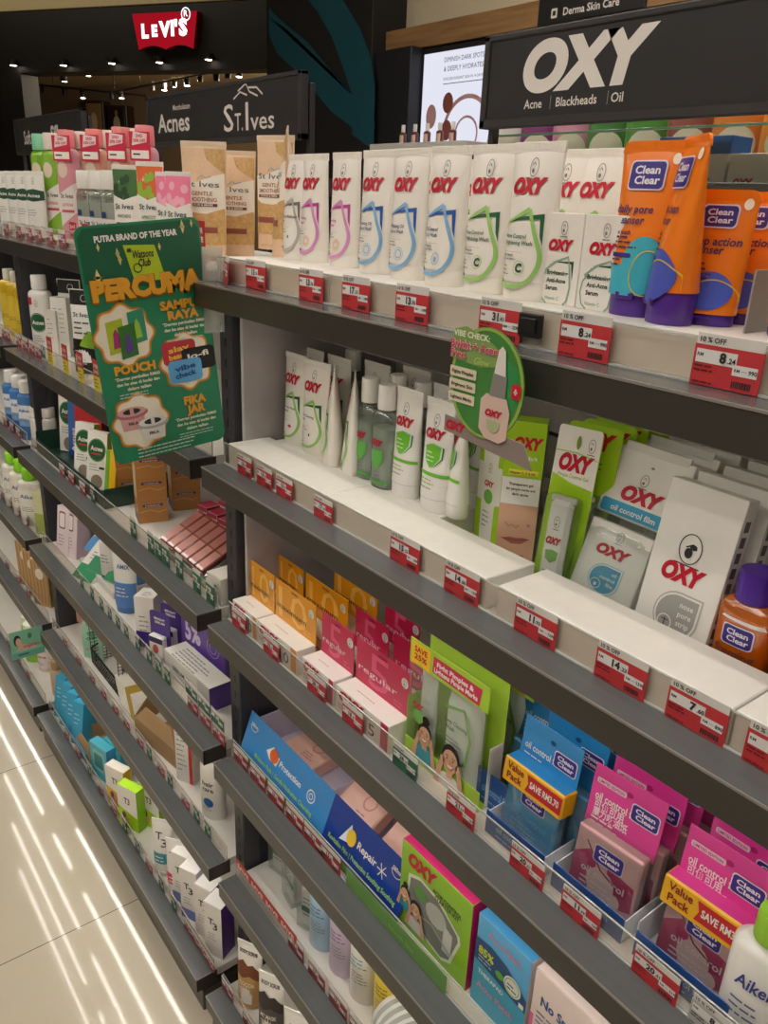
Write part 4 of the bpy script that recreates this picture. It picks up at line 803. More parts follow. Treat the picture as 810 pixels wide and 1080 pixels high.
# green twin pack with two printed people
def twin_pack():
    w, h, d = .150, .186, .036; b = MB(); G = mt('#a8cc3a', .35)
    b.box(-w / 2, w / 2, d - .001, d, 0, h, G, .0004); b.box(-w / 2, -w / 2 + .001, 0, d, 0, h * .5, G, .0004); b.box(w / 2 - .001, w / 2, d * .3, d, 0, h * .5, WHITE, .0004); b.box(-w / 2, w / 2, 0, d, 0, .001, G, .0004)
    b.box(-w / 2, w / 2, -.0006, .001, h * .80, h, G, .0004); b.box(-w / 2, w / 2, -.0006, .0006, 0, h * .16, G, .0003)
    D = plane((0, -.0006, 0), (1, 0, 0), (0, 0, 1)); R = mt('#c81e50', .4)
    b.dpoly(D, [(-.19 * w, h * .835), (.40 * w, h * .82), (.42 * w, h * .955), (-.18 * w, h * .965)], R, 2); b.dtext(D, 'Fight Pimples &', .10 * w, h * .90, .0075, WHITE, k=4, w=w * .46, bold=.03); b.dtext(D, 'Lightens Pimple Marks', .11 * w, h * .85, .0072, WHITE, k=4, w=w * .54, bold=.03)
    Yl = mt('#f3c21e', .4); b.dpoly(D, [(-.47 * w, h * .80), (-.34 * w, h * .825), (-.22 * w, h * .80), (-.22 * w, h * .985), (-.47 * w, h * .985)], Yl, 2); b.dtext(D, 'SAVE', -.345 * w, h * .915, .0085, mt('#b3202a', .5), k=4, w=w * .17, bold=.03); b.dtext(D, '25%', -.345 * w, h * .855, .0085, mt('#b3202a', .5), k=4, w=w * .17, bold=.03)
    person_print(b, D, -.22 * w, h * .285, .028, '#3f9ca8', 'bun', 3); person_print(b, D, .14 * w, h * .255, .034, '#e6dfd8', 'short', 8)
    t = MB(); t.loft([[(-.045 + x * r, .014 + y * q, z) for x, y in [(math.cos(a * .5236), math.sin(a * .5236)) for a in range(12)]] for z, r, q in ((.004, .014, .011), (.10, .016, .007), (.135, .0175, .0015), (.142, .0175, .0012))], WHITE); T = plane((-.045, .0022, 0), (1, 0, 0), (0, -.05, 1)); nurse(t, T, 0, .118, .006, k=14); oxy(t, T, 0, .092, .022, .008, k=14); t.dell(T, 0, .078, .010, .010, mt('#6fb04a', .4), 14)
    f = MB(); f.lathe([(.5, .002), (.5, .12), (.42, .138), (.30, .142)], WHITE, 20, cx=.022, cy=.0175, sx=.062, sy=.030); F_ = plane((.022, .0021, 0), (1, 0, 0), (0, 0, 1)); f.dstroke(F_, [(-.026, .118), (.012, .128), (.026, .09), (.02, .05), (-.01, .035)], .005, mt('#98c86c', .4), 2); f.dtext(F_, 'Deep Cleansing', -.001, .098, .0062, mt('#2a8a5a', .5), k=4, w=.042); f.dtext(F_, 'Wash', -.012, .088, .0062, mt('#2a8a5a', .5), k=4, w=.018); f.dlines(F_, -.02, .02, .075, 3, .006, .0015, GREYINK, 3)
    v = MB(); v.box(-w / 2 + .001, w / 2 - .001, .0002, .0007, h * .16, h * .80, clear(refl=.03, opac=.002, name='window_film'), .0002)
    return [('sleeve', b.mesh('sleeve'), []), ('gel_tube', t.mesh('gel_tube'), []), ('wash_tube', f.mesh('wash_tube'), []), ('window_film', v.mesh('window_film'), [])]
S_twin = twin_pack()
place(S_twin, 'twin_pack', 'green gift pack printed with two smiling people and a SAVE 25% flash', 'gift pack', (.553, .070, Z3), 0, 'green gift packs')
place(S_twin, 'twin_pack', 'green gift pack hidden behind the one with two smiling people', 'gift pack', (.568, .135, Z3), 0, 'green gift packs')
# film packs, blue and pink
def film_wallet(main, dark, pic, value=False, pink=False):
    w, h = .088, .152; M1 = mt(main, .3, coat=.2); c = MB(); c.box(-w / 2, w / 2, -.0008, .0008, h * .50, h, M1, .0004); D = plane((0, -.0008, 0), (1, 0, 0), (0, 0, 1))
    c.dell(D, .02 * w, h * .90, .004, .0032, mt(dark, .5), 2); c.dtext(D, 'oil control film', -.10 * w, h * .735, .0095, WHITE, k=4, w=w * .64, bold=.02)
    if pink:
        c.drr(D, -.44 * w, h * .86, -.02 * w, h * .905, .002, mt('#f0d5e2', .4), 3); c.dtext(D, 'LIMITED EDITION', -.23 * w, h * .872, .0035, mt('#c01a78', .5), k=5, w=w * .36); c.dtext(D, '可伸可用', -.2 * w, h * .665, .009, mt('#f4dfe8', .4), k=4, w=w * .42); c.dtext(D, '魔力吸油紙', -.16 * w, h * .60, .009, mt('#f4dfe8', .4), k=4, w=w * .50)
    c.dlines(D, -.42 * w, .1 * w, h * (.68 if not pink else .57), 3, .0055, .0018, WHITE, 3); cc_badge(c, D, .27 * w, h * .80, w * .36, h * .125, 4)
    s = MB(); PM = mt(pic, .4); s.box(-w * .46, w * .46, -.016, 0, .003, h * .54, PM, .002); E_ = plane((0, -.016, 0), (1, 0, 0), (0, 0, 1))
    if pink:
        K = mt('#b8285e', .4); s.dell(E_, -.02 * w, h * .17, w * .20, h * .12, mt('#ecc6c0', .4), 2); s.dpoly(E_, [(-.45 * w, h * .06), (-.2 * w, h * .02), (-.12 * w, h * .30), (-.22 * w, h * .40), (-.45 * w, h * .30)], K, 1); s.dpoly(E_, [(.12 * w, h * .03), (.44 * w, h * .10), (.42 * w, h * .30), (.15 * w, h * .33), (.02 * w, h * .42), (.05 * w, h * .25)], K, 1); s.dell(E_, .2 * w, h * .1, .09 * w, h * .06, mt('#ecc6c0', .4), 3)
        s.dstroke(E_, [(-.3 * w, h * .45), (-.05 * w, h * .28), (.2 * w, h * .22)], .002, mt('#7a1a3e', .4), 4)
    cc_badge(s, E_, .03 * w, h * .40, w * .40, h * .13, 5); s.dtext(E_, 'oil control', 0, h * .20, .009, mt('#7fb8e0' if not pink else '#f2dfe4', .4), k=4, w=w * .62); s.dlines(E_, -.3 * w, .3 * w, h * .14, 3, .006, .002, mt('#8fc0e0' if not pink else '#f2dfe4', .4), 4)
    f = MB(); f.loft([[(x * w * .5, y - d * (1 if abs(x) < 1 else 0), z) for x, y in ((-1, -.003), (-.9, -.006), (.9, -.006), (1, -.003), (1, .001), (-1, .001))] for z, d in ((.0005, .004), (.006, .0115), (h * .5, .0115), (h * .57, .004))], clear(refl=.10, opac=.03, name='pouch_film'))
    parts = [('header_card', c.mesh('header_card'), []), ('film_box', s.mesh('film_box'), []), ('pouch', f.mesh('pouch'), [])]
    if value:
        v = MB(); Y = mt('#f0b51e', .35); v.box(-w * .53, w * .53, -.0235, .0015, h * .44, h * .66, Y, .002, top=M1); V = plane((0, -.0235, 0), (1, 0, 0), (0, 0, 1)); v.dtext(V, 'Value', -.30 * w, h * .575, .0095, mt('#8a1a1e', .5), k=3, w=w * .30, bold=.02); v.dtext(V, 'Pack', -.30 * w, h * .49, .0095, mt('#8a1a1e', .5), k=3, w=w * .27, bold=.02)
        v.dpoly(V, [(-.10 * w, h * .485), (.51 * w, h * .485), (.51 * w, h * .63), (-.10 * w, h * .63), (-.06 * w, h * .555)], mt('#c4202a', .4), 2); v.dtext(V, 'SAVE RM3.70', .22 * w, h * .535, .0088, WHITE, k=4, w=w * .50, bold=.03)
        parts.append(('value_band', v.mesh('value_band'), []))
    return parts
S_b = film_wallet('#2f8ed0', '#1d4f8a', '#5ba3d0'); S_bv = film_wallet('#2f8ed0', '#1d4f8a', '#5ba3d0', True); S_p = film_wallet('#e0409a', '#b01a6e', '#e3b0b4', False, True); S_pv = film_wallet('#e0409a', '#b01a6e', '#e3b0b4', True, True)
GB = 'blue oil control film packs'; GP = 'pink oil control film packs'
L8 = math.radians(-6)
place(S_bv, 'film_pack', 'blue oil control film pack with yellow value band, front of the blue group', 'film pack', (.703, .090, Z3 + .004), 0, GB, rx=L8)
place(S_b, 'film_pack', 'blue oil control film pack at left, between the green gift pack and the value pack', 'film pack', (.660, .142, Z3 + .004), math.radians(6), GB, rx=L8)
place(S_b, 'film_pack', 'blue oil control film pack directly behind the blue value pack', 'film pack', (.716, .120, Z3 + .004), math.radians(2), GB, rx=L8); place(S_b, 'film_pack', 'blue oil control film pack two rows behind the blue value pack', 'film pack', (.728, .168, Z3 + .004), 0, GB, rx=L8)
place(S_p, 'film_pack', 'pink limited edition film pack in front, right of the blue packs', 'film pack', (.812, .090, Z3 + .004), math.radians(4), GP, rx=L8)
for i, lb in enumerate(('pink film pack directly behind the front limited edition one', 'pink film pack second behind the front limited edition one', 'pink film pack third behind the front limited edition one')): place(S_p, 'film_pack', lb, 'film pack', (.817 + .004 * i, .118 + .034 * i, Z3 + .004 + (.012 if i == 1 else 0)), math.radians(4), GP, rx=L8)
place(S_pv, 'film_pack', 'pink film pack with yellow value band at the right edge of the photo', 'film pack', (.928, .090, Z3 + .004), math.radians(2), GP, rx=L8); place(S_p, 'film_pack', 'pink film pack behind the pink value pack', 'film pack', (.932, .126, Z3 + .004), 0, GP, rx=L8)
NV = mt('#1f4f93', .35, coat=.2)
def tray(w, d, h, hb, label, loc, inner='#e4e6ea', words=True, fm=None, cat='tray', grp='blue display trays'):
    o = bpy.data.objects.new('display_tray', None); COL.objects.link(o); o.location = loc; tag(o, label, cat, grp)
    b = MB(); I = mt(inner, .4); b.box(-w / 2, w / 2, 0, d, 0, .0012, I, .0003); b.box(-w / 2, -w / 2 + .0012, 0, d, 0, hb, I, .0003); b.box(w / 2 - .0012, w / 2, 0, d, 0, hb, I, .0003); b.box(-w / 2, w / 2, d - .0012, d, 0, hb, I, .0003); b.build('tray_body', o)
    f = MB(); f.box(-w / 2, w / 2, -.0014, 0, 0, h, fm or NV, .0004)
    if words: f.dtext(plane((0, -.0014, 0), (1, 0, 0), (0, 0, 1)), 'oil control film', 0, h * .4, h * .26, mt('#7fb0e0', .4), w=w * .6); f.dlines(plane((0, -.0014, 0), (1, 0, 0), (0, 0, 1)), -w * .3, w * .3, h * .18, 1, .004, .0018, mt('#7fb0e0', .4), 2)
    f.build('front_wall', o); return o
tray(.094, .10, .034, .03, 'blue display tray under the blue value pack', (.703, .056, Z3 + .0002)); tray(.080, .05, .052, .03, 'blue display tray at left under the shaded blue film pack', (.640, .088, Z3 + .0002))
tray(.098, .14, .034, .03, 'blue display tray under the pink limited edition packs', (.8105, .058, Z3 + .0002)); tray(.105, .10, .034, .045, 'blue display tray with clear sides under the pink value pack', (.9265, .058, Z3 + .0002))
def aiken_art(b, D, h, w): b.dtext(D, 'Aiken', 0, h * .55, .015, mt('#3a3f8a', .5), w=w * .6, bold=.02, shear=.15); b.dlines(D, -.3 * w, .3 * w, h * .4, 3, .008, .0022, mt('#5a6a8a', .5), 2)
S_aik = bottle(.060, .036, .150, '#eceae4', '#9ad03a', .030, .032, .004, aiken_art, pw=2.2)
p = at(803, 1010, Y=.075); place(S_aik, 'lotion_bottle', 'white bottle with lime green cap at the bottom right corner', 'bottle', (p.x + .004, .075, Z3), math.radians(10), None)
for (px, py, a, c, col), lb in zip([(252, 646, '22', '.41', 0), (286, 678, '22', '.41', 0), (334, 722, '20', '.16', 0), (372, 757, '18', '.81', 0), (427, 806, '26', '.10', 1), (486, 852, '21', '.59', 0), (556, 912, '20', '.61', 0), (613, 956, '11', '.69', 0), (694, 1016, '20', '.61', 0), (760, 1062, '8', '.91', 1)],
        ['red price tag at the left end of the third shelf', 'red price tag under the wide yellow pack', 'red price tag under the narrow red pack', 'red price tag under the wide red pack', 'green price tag left of the green gift pack', 'red price tag reading 21 under the green gift pack', 'red price tag reading 20 on the blue tray of the blue value pack', 'red price tag reading 11.69 on the tray of the pink limited edition pack', 'red price tag reading 20 on the tray of the pink value pack', 'pale price tag below the white bottle at the bottom right corner']):
    put_tag(px, py, 3, a, c, lb, col=('#c2353a', '#2f6a48')[col] if px < 700 or col == 0 else '#b9b6b0', head='' if px < 400 else '10 % OFF', sc=.9)
# ---------------- fourth shelf: sanitary pad tray, green gift box, face masks
o = bpy.data.objects.new('display_tray', None); COL.objects.link(o); o.location = (.004, .052, Z4); tag(o, 'long display tray with blue Protection and Repair front on the fourth shelf', 'tray')
b = MB(); LV = mt('#c9c0d4', .4); TW = .498
b.box(0, TW, 0, .22, 0, .0012, LV, .0003); b.box(0, .0012, .036, .22, 0, .07, LV, .0003); b.box(TW - .0012, TW, .036, .22, 0, .07, LV, .0003); b.box(0, TW, .2188, .22, 0, .085, LV, .0003); b.box(TW * .5, TW * .5 + .0012, .036, .22, 0, .06, LV, .0003); b.build('tray_body', o)
f = MB(); U = Vector((0, .34, .94)).normalized(); BL1 = mt('#3f8fd2', .3, coat=.2); BL2 = mt('#1c3f96', .3, coat=.2); GRN = mt('#5aa03a', .4)
D = plane((0, -.001, 0), (1, 0, 0), U)
for k, (u0, u1, m) in enumerate([(0, TW * .58, BL1), (TW * .58, TW, BL2)]):
    A = [D(u0, 0, 0), D(u1, 0, 0), D(u1, .098, 0), D(u0, .098, 0)]; n = Vector((0, .94, -.34)) * .0012; ia = f.pts(A); ib = f.pts([q + n for q in A]); f.face(ia, m); f.face(ib[::-1], LV)
    for i in range(4): f.face([ia[(i + 1) % 4], ia[i], ib[i], ib[(i + 1) % 4]], m)
f.drect(D, .0, .002, TW * .58, .016, GRN, 1); f.drect(D, TW * .58, .002, TW, .012, GRN, 1)
LG = mt('#a9d86a', .4)
f.dtext(D, 'Protection', TW * .33, .052, .012, WHITE, w=.072); f.dring(D, TW * .47, .057, .011, .011, .002, WHITE, 2); f.dring(D, TW * .47, .057, .005, .005, .0015, WHITE, 2); f.dtext(D, 'Moisture Pads | Gentle Hydration Cleansing', TW * .30, .027, .0085, LG, w=.20)
f.dpoly(D, [(TW * .16, .058), (TW * .2, .075), (TW * .215, .060), (TW * .25, .066), (TW * .24, .046), (TW * .19, .048)], WHITE, 2); f.dell(D, TW * .215, .060, .014, .013, mt('#e0662e', .4), 3)
f.dtext(D, 'Repair', TW * .80, .052, .013, WHITE, w=.05); f.dpoly(D, [(TW * .66, .040), (TW * .70, .078), (TW * .73, .05)], mt('#d8e4f2', .4), 2); f.dell(D, TW * .715, .058, .012, .014, mt('#efc83a', .4), 3); f.dtext(D, 'Revitalise Film | Protective Soothing Soothing', TW * .79, .027, .0085, LG, w=.18)
for a in range(6): t = math.radians(60 * a); f.dstroke(D, [(TW * .88, .056), (TW * .88 + .012 * math.cos(t), .056 + .012 * math.sin(t))], .0018, WHITE, 2)
for u in (.025, TW - .03): f.dtext(D, '580mm', u, .074, .007, WHITE, w=.024); f.dring(D, u, .080, .014, .014, .0012, WHITE, 2, 14, 200, 340)
f.build('printed_front', o)
def pad_pack(col, side, film=False):
    b = MB(); b.box(-.05, .05, 0, .09, 0, .03, mt(col, .35, coat=.3), .003, front=mt(side, .4)); T = plane((0, 0, .03), (1, 0, 0), (0, 1, 0)); b.dlines(T, .0, .035, .03, 3, .006, .002, mt('#b8748a', .5), 2); b.dring(T, .015, .055, .013, .013, .003, mt('#d98a8a', .5), 2); return b.mesh('pad_pack')
S_pp = pad_pack('#efc0ae', '#6a4aa8'); S_pk = pad_pack('#f0bfb0', '#e8a9a4')
place(S_pp, 'pad_pack', 'purple edged peach pack lying at left in the blue front tray', 'pack', (.105, .115, Z4 + .0015), math.radians(6), 'peach packs in the blue front tray')
p0 = (.30, .110, Z4 + .0015); place(S_pk, 'pad_pack', 'peach pack in the middle of the blue front tray, leaning', 'pack', p0, math.radians(4), 'peach packs in the blue front tray', rx=math.radians(28)); place(S_pk, 'pad_pack', 'peach pack at the right end of the blue front tray', 'pack', (.43, .100, Z4 + .0015), math.radians(-4), 'peach packs in the blue front tray', rx=math.radians(36)); place(S_pk, 'pad_pack', 'peach pack lying flat in the back of the blue front tray', 'pack', (.385, .18, Z4 + .0015), 0, 'peach packs in the blue front tray', sc=(1, .4, 1))
def oxyg_front(b, D, w, h):
    oxy(b, D, -.18 * w, h * .80, w * .42, w * .15); b.dtext(D, 'ACNE CONTROL', .18 * w, h * .735, .0075, INK, w=w * .40, bold=.02, rot=-.02); b.dtext(D, 'STARTER KIT', .18 * w, h * .68, .0075, INK, w=w * .34, bold=.02)
    RM = mt('#dfe8cc', .35); P = [(-.34 * w, h * .66), (-.2 * w, h * .72), (.05 * w, h * .69), (.34 * w, h * .52), (.36 * w, h * .46), (.26 * w, h * .16), (.15 * w, h * .10), (-.05 * w, h * .14), (-.25 * w, h * .26), (-.36 * w, h * .42)]; C = [(sum(q[0] for q in P) / 10, sum(q[1] for q in P) / 10)] * 1
    b.dpoly(D, [(C[0][0] + (x - C[0][0]) * 1.1, C[0][1] + (y - C[0][1]) * 1.1) for x, y in P][::-1], RM, 1); b.dpoly(D, P[::-1], mt('#7d8078', .4), 2); b.dell(D, -.18 * w, h * .58, .09 * w, h * .07, mt('#5f9a4a', .4), 3); b.dell(D, .05 * w, h * .50, .15 * w, h * .12, mt('#b9bdb4', .4), 3); b.dpoly(D, [(.16 * w, h * .2), (.28 * w, h * .2), (.29 * w, h * .46), (.17 * w, h * .50)], mt('#c9cdc6', .4), 3)
    b.dstroke(D, [(-.3 * w, h * .3), (0, h * .36), (.28 * w, h * .22)], .003, mt('#a9ada6', .4), 4); person_print(b, D, -.40 * w, h * .42, .020, '#3f9ca8', 'bun', 5); person_print(b, D, -.22 * w, h * .36, .024, '#d8d2cc', 'short', 10)
S_og = carton(.150, .055, .158, '#8ec225', oxyg_front, sidecol='#d6206a', topcol='#e0307a')
place(S_og, 'starter_kit_carton', 'bright green starter kit carton with printed people on the fourth shelf', 'carton', (.566, .066, Z4), math.radians(0), 'green starter kit cartons'); place(S_og, 'starter_kit_carton', 'bright green starter kit carton behind the front one', 'carton', (.570, .135, Z4), 0, 'green starter kit cartons')
def mask_front(b, D, w, h):
    b.drect(D, -w * .5, 0, w * .5, h * .52, mt('#3fa3c0', .35), 1); b.dtext(D, 'Acne Patch', .02 * w, h * .84, .010, mt('#d98aa8', .5), w=w * .62, rot=-.04); b.dpoly(D, [(-.5 * w, h * .50), (.5 * w, h * .42), (.5 * w, h * .56), (.1 * w, h * .72), (-.2 * w, h * .76), (-.5 * w, h * .74)], mt('#1f4a80', .4), 2)
    b.dtext(D, '85%', -.28 * w, h * .60, .013, mt('#c6d83a', .4), k=4, w=w * .30, bold=.04); b.dlines(D, -.42 * w, -.05 * w, h * .56, 2, .006, .002, mt('#b8d0e0', .4), 4); b.dell(D, .0, h * .56, .008, .006, mt('#5fae3a', .4), 4); b.dell(D, .24 * w, h * .57, .16 * w, h * .10, WHITE, 4); b.dring(D, .24 * w, h * .57, .13 * w, h * .08, .0012, mt('#5fae3a', .4), 6); b.dlines(D, .15 * w, .34 * w, h * .57, 2, .006, .002, INK, 6)
    b.drect(D, .38 * w, h * .44, .47 * w, h * .49, WHITE, 4); b.dtext(D, 'THERAPAD', -.15 * w, h * .38, .007, WHITE, w=w * .5, k=4); b.dtext(D, 'Acne Patch', -.05 * w, h * .22, .011, mt('#d98aa8', .5), w=w * .7, k=4)
S_mask = carton(.094, .05, .155, '#58b0e4', mask_front, topcol='#4aa3dc', sidecol='#e8e4e4')
place(S_mask, 'patch_carton', 'sky blue patch carton with 85% flash right of the green kit', 'carton', (.698, .068, Z4), 0, 'sky blue patch cartons'); place(S_mask, 'patch_carton', 'sky blue patch carton behind the one with the 85% flash', 'carton', (.700, .13, Z4), 0, 'sky blue patch cartons')
def spots_front(b, D, w, h):
    b.dtext(D, 'No Spots', -.05 * w, h * .68, .015, mt('#2f5a9a', .5), w=w * .62, bold=.03); b.dlines(D, -.4 * w, .3 * w, h * .58, 4, .008, .0025, mt('#5a78a8', .5), 2); b.drect(D, -.5 * w, 0, -.44 * w, h * .52, mt('#e06aa0', .4), 1); b.dring(D, 0, h * .3, .016, .016, .003, mt('#5a78b8', .5), 2)
S_spot = carton(.100, .05, .155, '#efdcd4', spots_front, sidecol='#f0c8a0')
place(S_spot, 'patch_carton', 'pale pink No Spots carton at the bottom edge of the photo', 'carton', (.802, .068, Z4), 0, None)
yl = carton(.08, .05, .12, '#efe08a', lambda b, D, w, h: b.dlines(D, -.3 * w, .3 * w, h * .7, 4, .01, .003, mt('#8a7a2a', .5), 2)); place(yl, 'patch_carton', 'pale yellow carton right of the No Spots carton', 'carton', (.897, .068, Z4), 0, None)
for i in range(6):
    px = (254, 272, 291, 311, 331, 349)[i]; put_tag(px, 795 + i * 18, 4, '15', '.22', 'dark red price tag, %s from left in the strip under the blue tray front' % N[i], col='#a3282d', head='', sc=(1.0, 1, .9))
g = MB(); g.box(0, .24, 0, .0012, 0, .034, mt('#6a9a4a', .35), .0003); g.dtext(plane((0, 0, 0), (1, 0, 0), (0, 0, 1)), 'Smooth Skin', .14, .010, .008, mt('#8fbf6a', .4), w=.06); tag(g.build('shelf_strip', None, (.39, .0395, Z4 + .0015)), 'long green strip in the rail under the blue and green cartons', 'shelf strip')
# ---------------- fifth shelf
sv = MB(); sv.box(0, .235, 0, .001, 0, .036, mt('#b9b5ae', .4), .0003); S5 = plane((0, 0, 0), (1, 0, 0), (0, 0, 1)); sv.drect(S5, 0, .026, .235, .046, mt('#c23a2e', .4), 1); sv.box(0, .235, 0, .001, .036, .047, mt('#c23a2e', .4), .0003)
for i, t in enumerate(('SAVE', 'SAVE', 'SAVE', 'SAVE')): sv.dtext(S5, t, .03 + .058 * i, .031, .011, mt('#efe0d6', .4), k=4, w=.048, bold=.04)
sv.dlines(S5, .01, .22, .018, 3, .006, .0022, mt('#7d7a74', .5), 2); tag(sv.build('shelf_strip', None, (.006, .0395, Z5 + .0015)), 'red SAVE strip at the left end of the fifth shelf rail', 'shelf strip')
def clear_box(w, d, h):
    b = MB(); C = clear(refl=.07, opac=.05, body='#c9cdc9', name='safer_plastic'); b.box(-w / 2, w / 2, 0, d, 0, h, C, .002); i = MB(); i.box(-w * .36, w * .36, d * .2, d * .8, .004, h * .75, WHITE, .001); D = plane((0, d * .2, 0), (1, 0, 0), (0, 0, 1)); i.dlines(D, -w * .3, w * .3, h * .55, 5, .010, .003, GREYINK, 1); i.drect(D, -w * .36, h * .3, w * .36, h * .4, mt('#4a8a8a', .4), 1)
    k = MB(); k.box(-w * .3, w * .3, d * .2, d * .8, h, h + .012, mt('#8d918e', .4), .002); k.box(-w * .1, w * .1, d * .3, d * .7, h + .012, h + .018, mt('#5d615e', .4), .001)
    return [('case', b.mesh('case'), []), ('carton', i.mesh('carton'), []), ('lock', k.mesh('lock'), [])]
S_cb = clear_box(.052, .04, .125)
for i, (x, y, rz) in enumerate([(.045, .11, .2), (.12, .09, -.15), (.175, .12, .1), (.085, .17, 0), (.205, .085, .35)]): place(S_cb, 'security_case', ('clear locked security case at left behind the red SAVE strip', 'clear locked security case in the middle behind the red SAVE strip', 'clear locked security case third behind the red SAVE strip', 'clear locked security case set back behind the red SAVE strip', 'clear locked security case beside the sky blue bottle')[i], 'security case', (x, y, Z5), rz, 'clear security cases')
def toner_lab(txt, col):
    def art(b, D, h, w):
        b.dtext(D, txt, 0, h * .80, .012, mt('#4a5a62', .5), w=w * .8, bold=.0); b.dlines(D, -.34 * w, .34 * w, h * .62, 3, .009, .0028, mt(col, .5), 2); b.dlines(D, -.3 * w, .3 * w, h * .42, 4, .007, .002, GREYINK, 2)
    return art
S5B = [bottle(.058, .05, .185, c, '#ece9e4', .02, .04, .002, toner_lab('ELDERLY', lc), pw=2.0, shoulder=.006) for c, lc in (('#a9cbe0', '#4a7aa8'), ('#d3c3d8', '#8a6aa0'), ('#ece9e0', '#5aa0b8'), ('#e9cf3a', '#8a7a1a'))]
for sp, px, py, lb in zip(S5B, (328, 349, 371, 397), (975, 1005, 1025, 1035), ('sky blue round bottle on the fifth shelf', 'lilac round bottle on the fifth shelf', 'white round bottle on the fifth shelf', 'yellow round bottle on the fifth shelf')):
    p = at(px, py, Y=.075); place(sp, 'toner_bottle', lb, 'bottle', (p.x + .008, .10, Z5), math.radians(25), 'round bottles on the fifth shelf')
for i in range(3): place(S5B[i], 'toner_bottle', ('sky blue', 'lilac', 'white')[i] + ' round bottle in the second row of the fifth shelf', 'bottle', (.275 + i * .064, .165, Z5), math.radians(25), 'round bottles on the fifth shelf')
jar = MB(); jar.lathe([(.046, 0), (.05, .004), (.05, .075), (.046, .08)], mt('#e3e2dc', .35), 28)
for k in range(4): jar.lathe([(.0503, .012 + k * .016), (.0504, .013 + k * .016), (.0504, .020 + k * .016), (.0503, .021 + k * .016)], mt('#a9aca6', .4), 28, cap0=False, cap1=False)
jl = MB(); jl.lathe([(.047, .0805), (.052, .083), (.052, .098), (.048, .102)], mt('#dcdcd6', .35), 28)
p = at(420, 1058, Y=.07); place([('jar_body', jar.mesh('jar_body'), []), ('lid', jl.mesh('lid'), [])], 'pad_jar', 'white and grey banded round jar lying at the bottom edge', 'jar', (p.x - .03, .10, Z5 + .0525), math.radians(-20), None, ry=math.radians(88))
S5Y = bottle(.07, .05, .12, '#e6cf3c', '#d9c22e', .02, .04, .002, toner_lab('YUZU', '#8a7a1a'))
place(S5Y, 'toner_bottle', 'short yellow bottle behind the grey banded jar', 'bottle', (.56, .15, Z5), 0, None)
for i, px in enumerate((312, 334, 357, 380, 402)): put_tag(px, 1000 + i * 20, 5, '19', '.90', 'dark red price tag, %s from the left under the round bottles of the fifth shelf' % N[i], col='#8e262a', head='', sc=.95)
gt = MB(); gt.box(0, .02, 0, .001, 0, .034, mt('#2f6a48', .4), .0003); tag(gt.build('shelf_strip', None, (.245, .0395, Z5 + .0015)), 'short green strip right of the red SAVE strip', 'shelf strip')
# ---------------- sixth shelf
def scrub_art(top, col, word):
    def art(b, D, h, w):
        b.drect(D, -.47 * w, h * .02, .47 * w, h * .58, mt(col, .4), 1, 10); T = mt(top, .6, var=.3, scale=200); b.dpoly(D, [(-.46 * w, h * .50), (-.2 * w, h * .46), (.1 * w, h * .52), (.46 * w, h * .45), (.46 * w, h * .60), (.2 * w, h * .70), (0, h * .67), (-.2 * w, h * .74), (-.46 * w, h * .66)], T, 2)
        b.dtext(D, word, 0, h * .36, .010, mt('#efe6d8', .4), w=w * .6, k=4, bold=.02); b.dlines(D, -.3 * w, .3 * w, h * .30, 3, .007, .002, mt('#efe6d8', .4), 4); b.dtext(D, 'BODY SCRUB', 0, h * .84, .009, INK, w=w * .7, k=4, bold=.03)
    return art
def aloe_art(b, D, h, w):
    for a, l in ((-50, .5), (-25, .8), (0, 1), (22, .85), (48, .6)): t = math.radians(90 + a); c, s_ = math.cos(t), math.sin(t); b.dpoly(D, [(-.03 * w * s_, h * .15 + .03 * w * c), (.03 * w * s_, h * .15 - .03 * w * c), (c * l * w * .45, h * .15 + s_ * l * h * .35)], mt('#3f8a3a', .4), 2)
    b.drect(D, -.46 * w, h * .02, .46 * w, h * .16, mt('#8ccf5a', .4), 3, 8); b.dell(D, -.25 * w, h * .62, .02 * w, .012, mt('#3f8a3a', .4), 2); b.dtext(D, 'ALOE', 0, h * .75, .012, mt('#3f7a3a', .5), w=w * .6, k=3)
S6 = [tube(.056, .044, .060, .165, '#ece8e0', a, cc, .014) for a, cc in ((scrub_art('#7a4422', '#c49a5c', 'COCOA'), '#c49a5c'), (scrub_art('#3a3432', '#58524f', 'MY MASK'), '#58524f'), (aloe_art, '#8ccf5a'))]
for i, (px, py, lb) in enumerate([(255, 1030, 'brown cocoa scrub tube, leftmost on the lowest shelf of the near bay'), (277, 1050, 'charcoal scrub tube right of the brown cocoa one'), (304, 1062, 'white tube with green aloe leaves on the lowest shelf')]):
    p = at(px, py, Y=.02); place(S6[i], 'body_scrub_tube', lb, 'tube', (p.x + .010, .036, Z6), math.radians(30), 'scrub tubes on the lowest shelf')
for i, px in enumerate((240, 262)): put_tag(px, 1045 + 10 * i, 6, '25', '.90', 'dark red price tag, %s of two on the lowest rail by the cocoa scrub' % ('left', 'right')[i], col='#8e262a', head='', sc=.9)
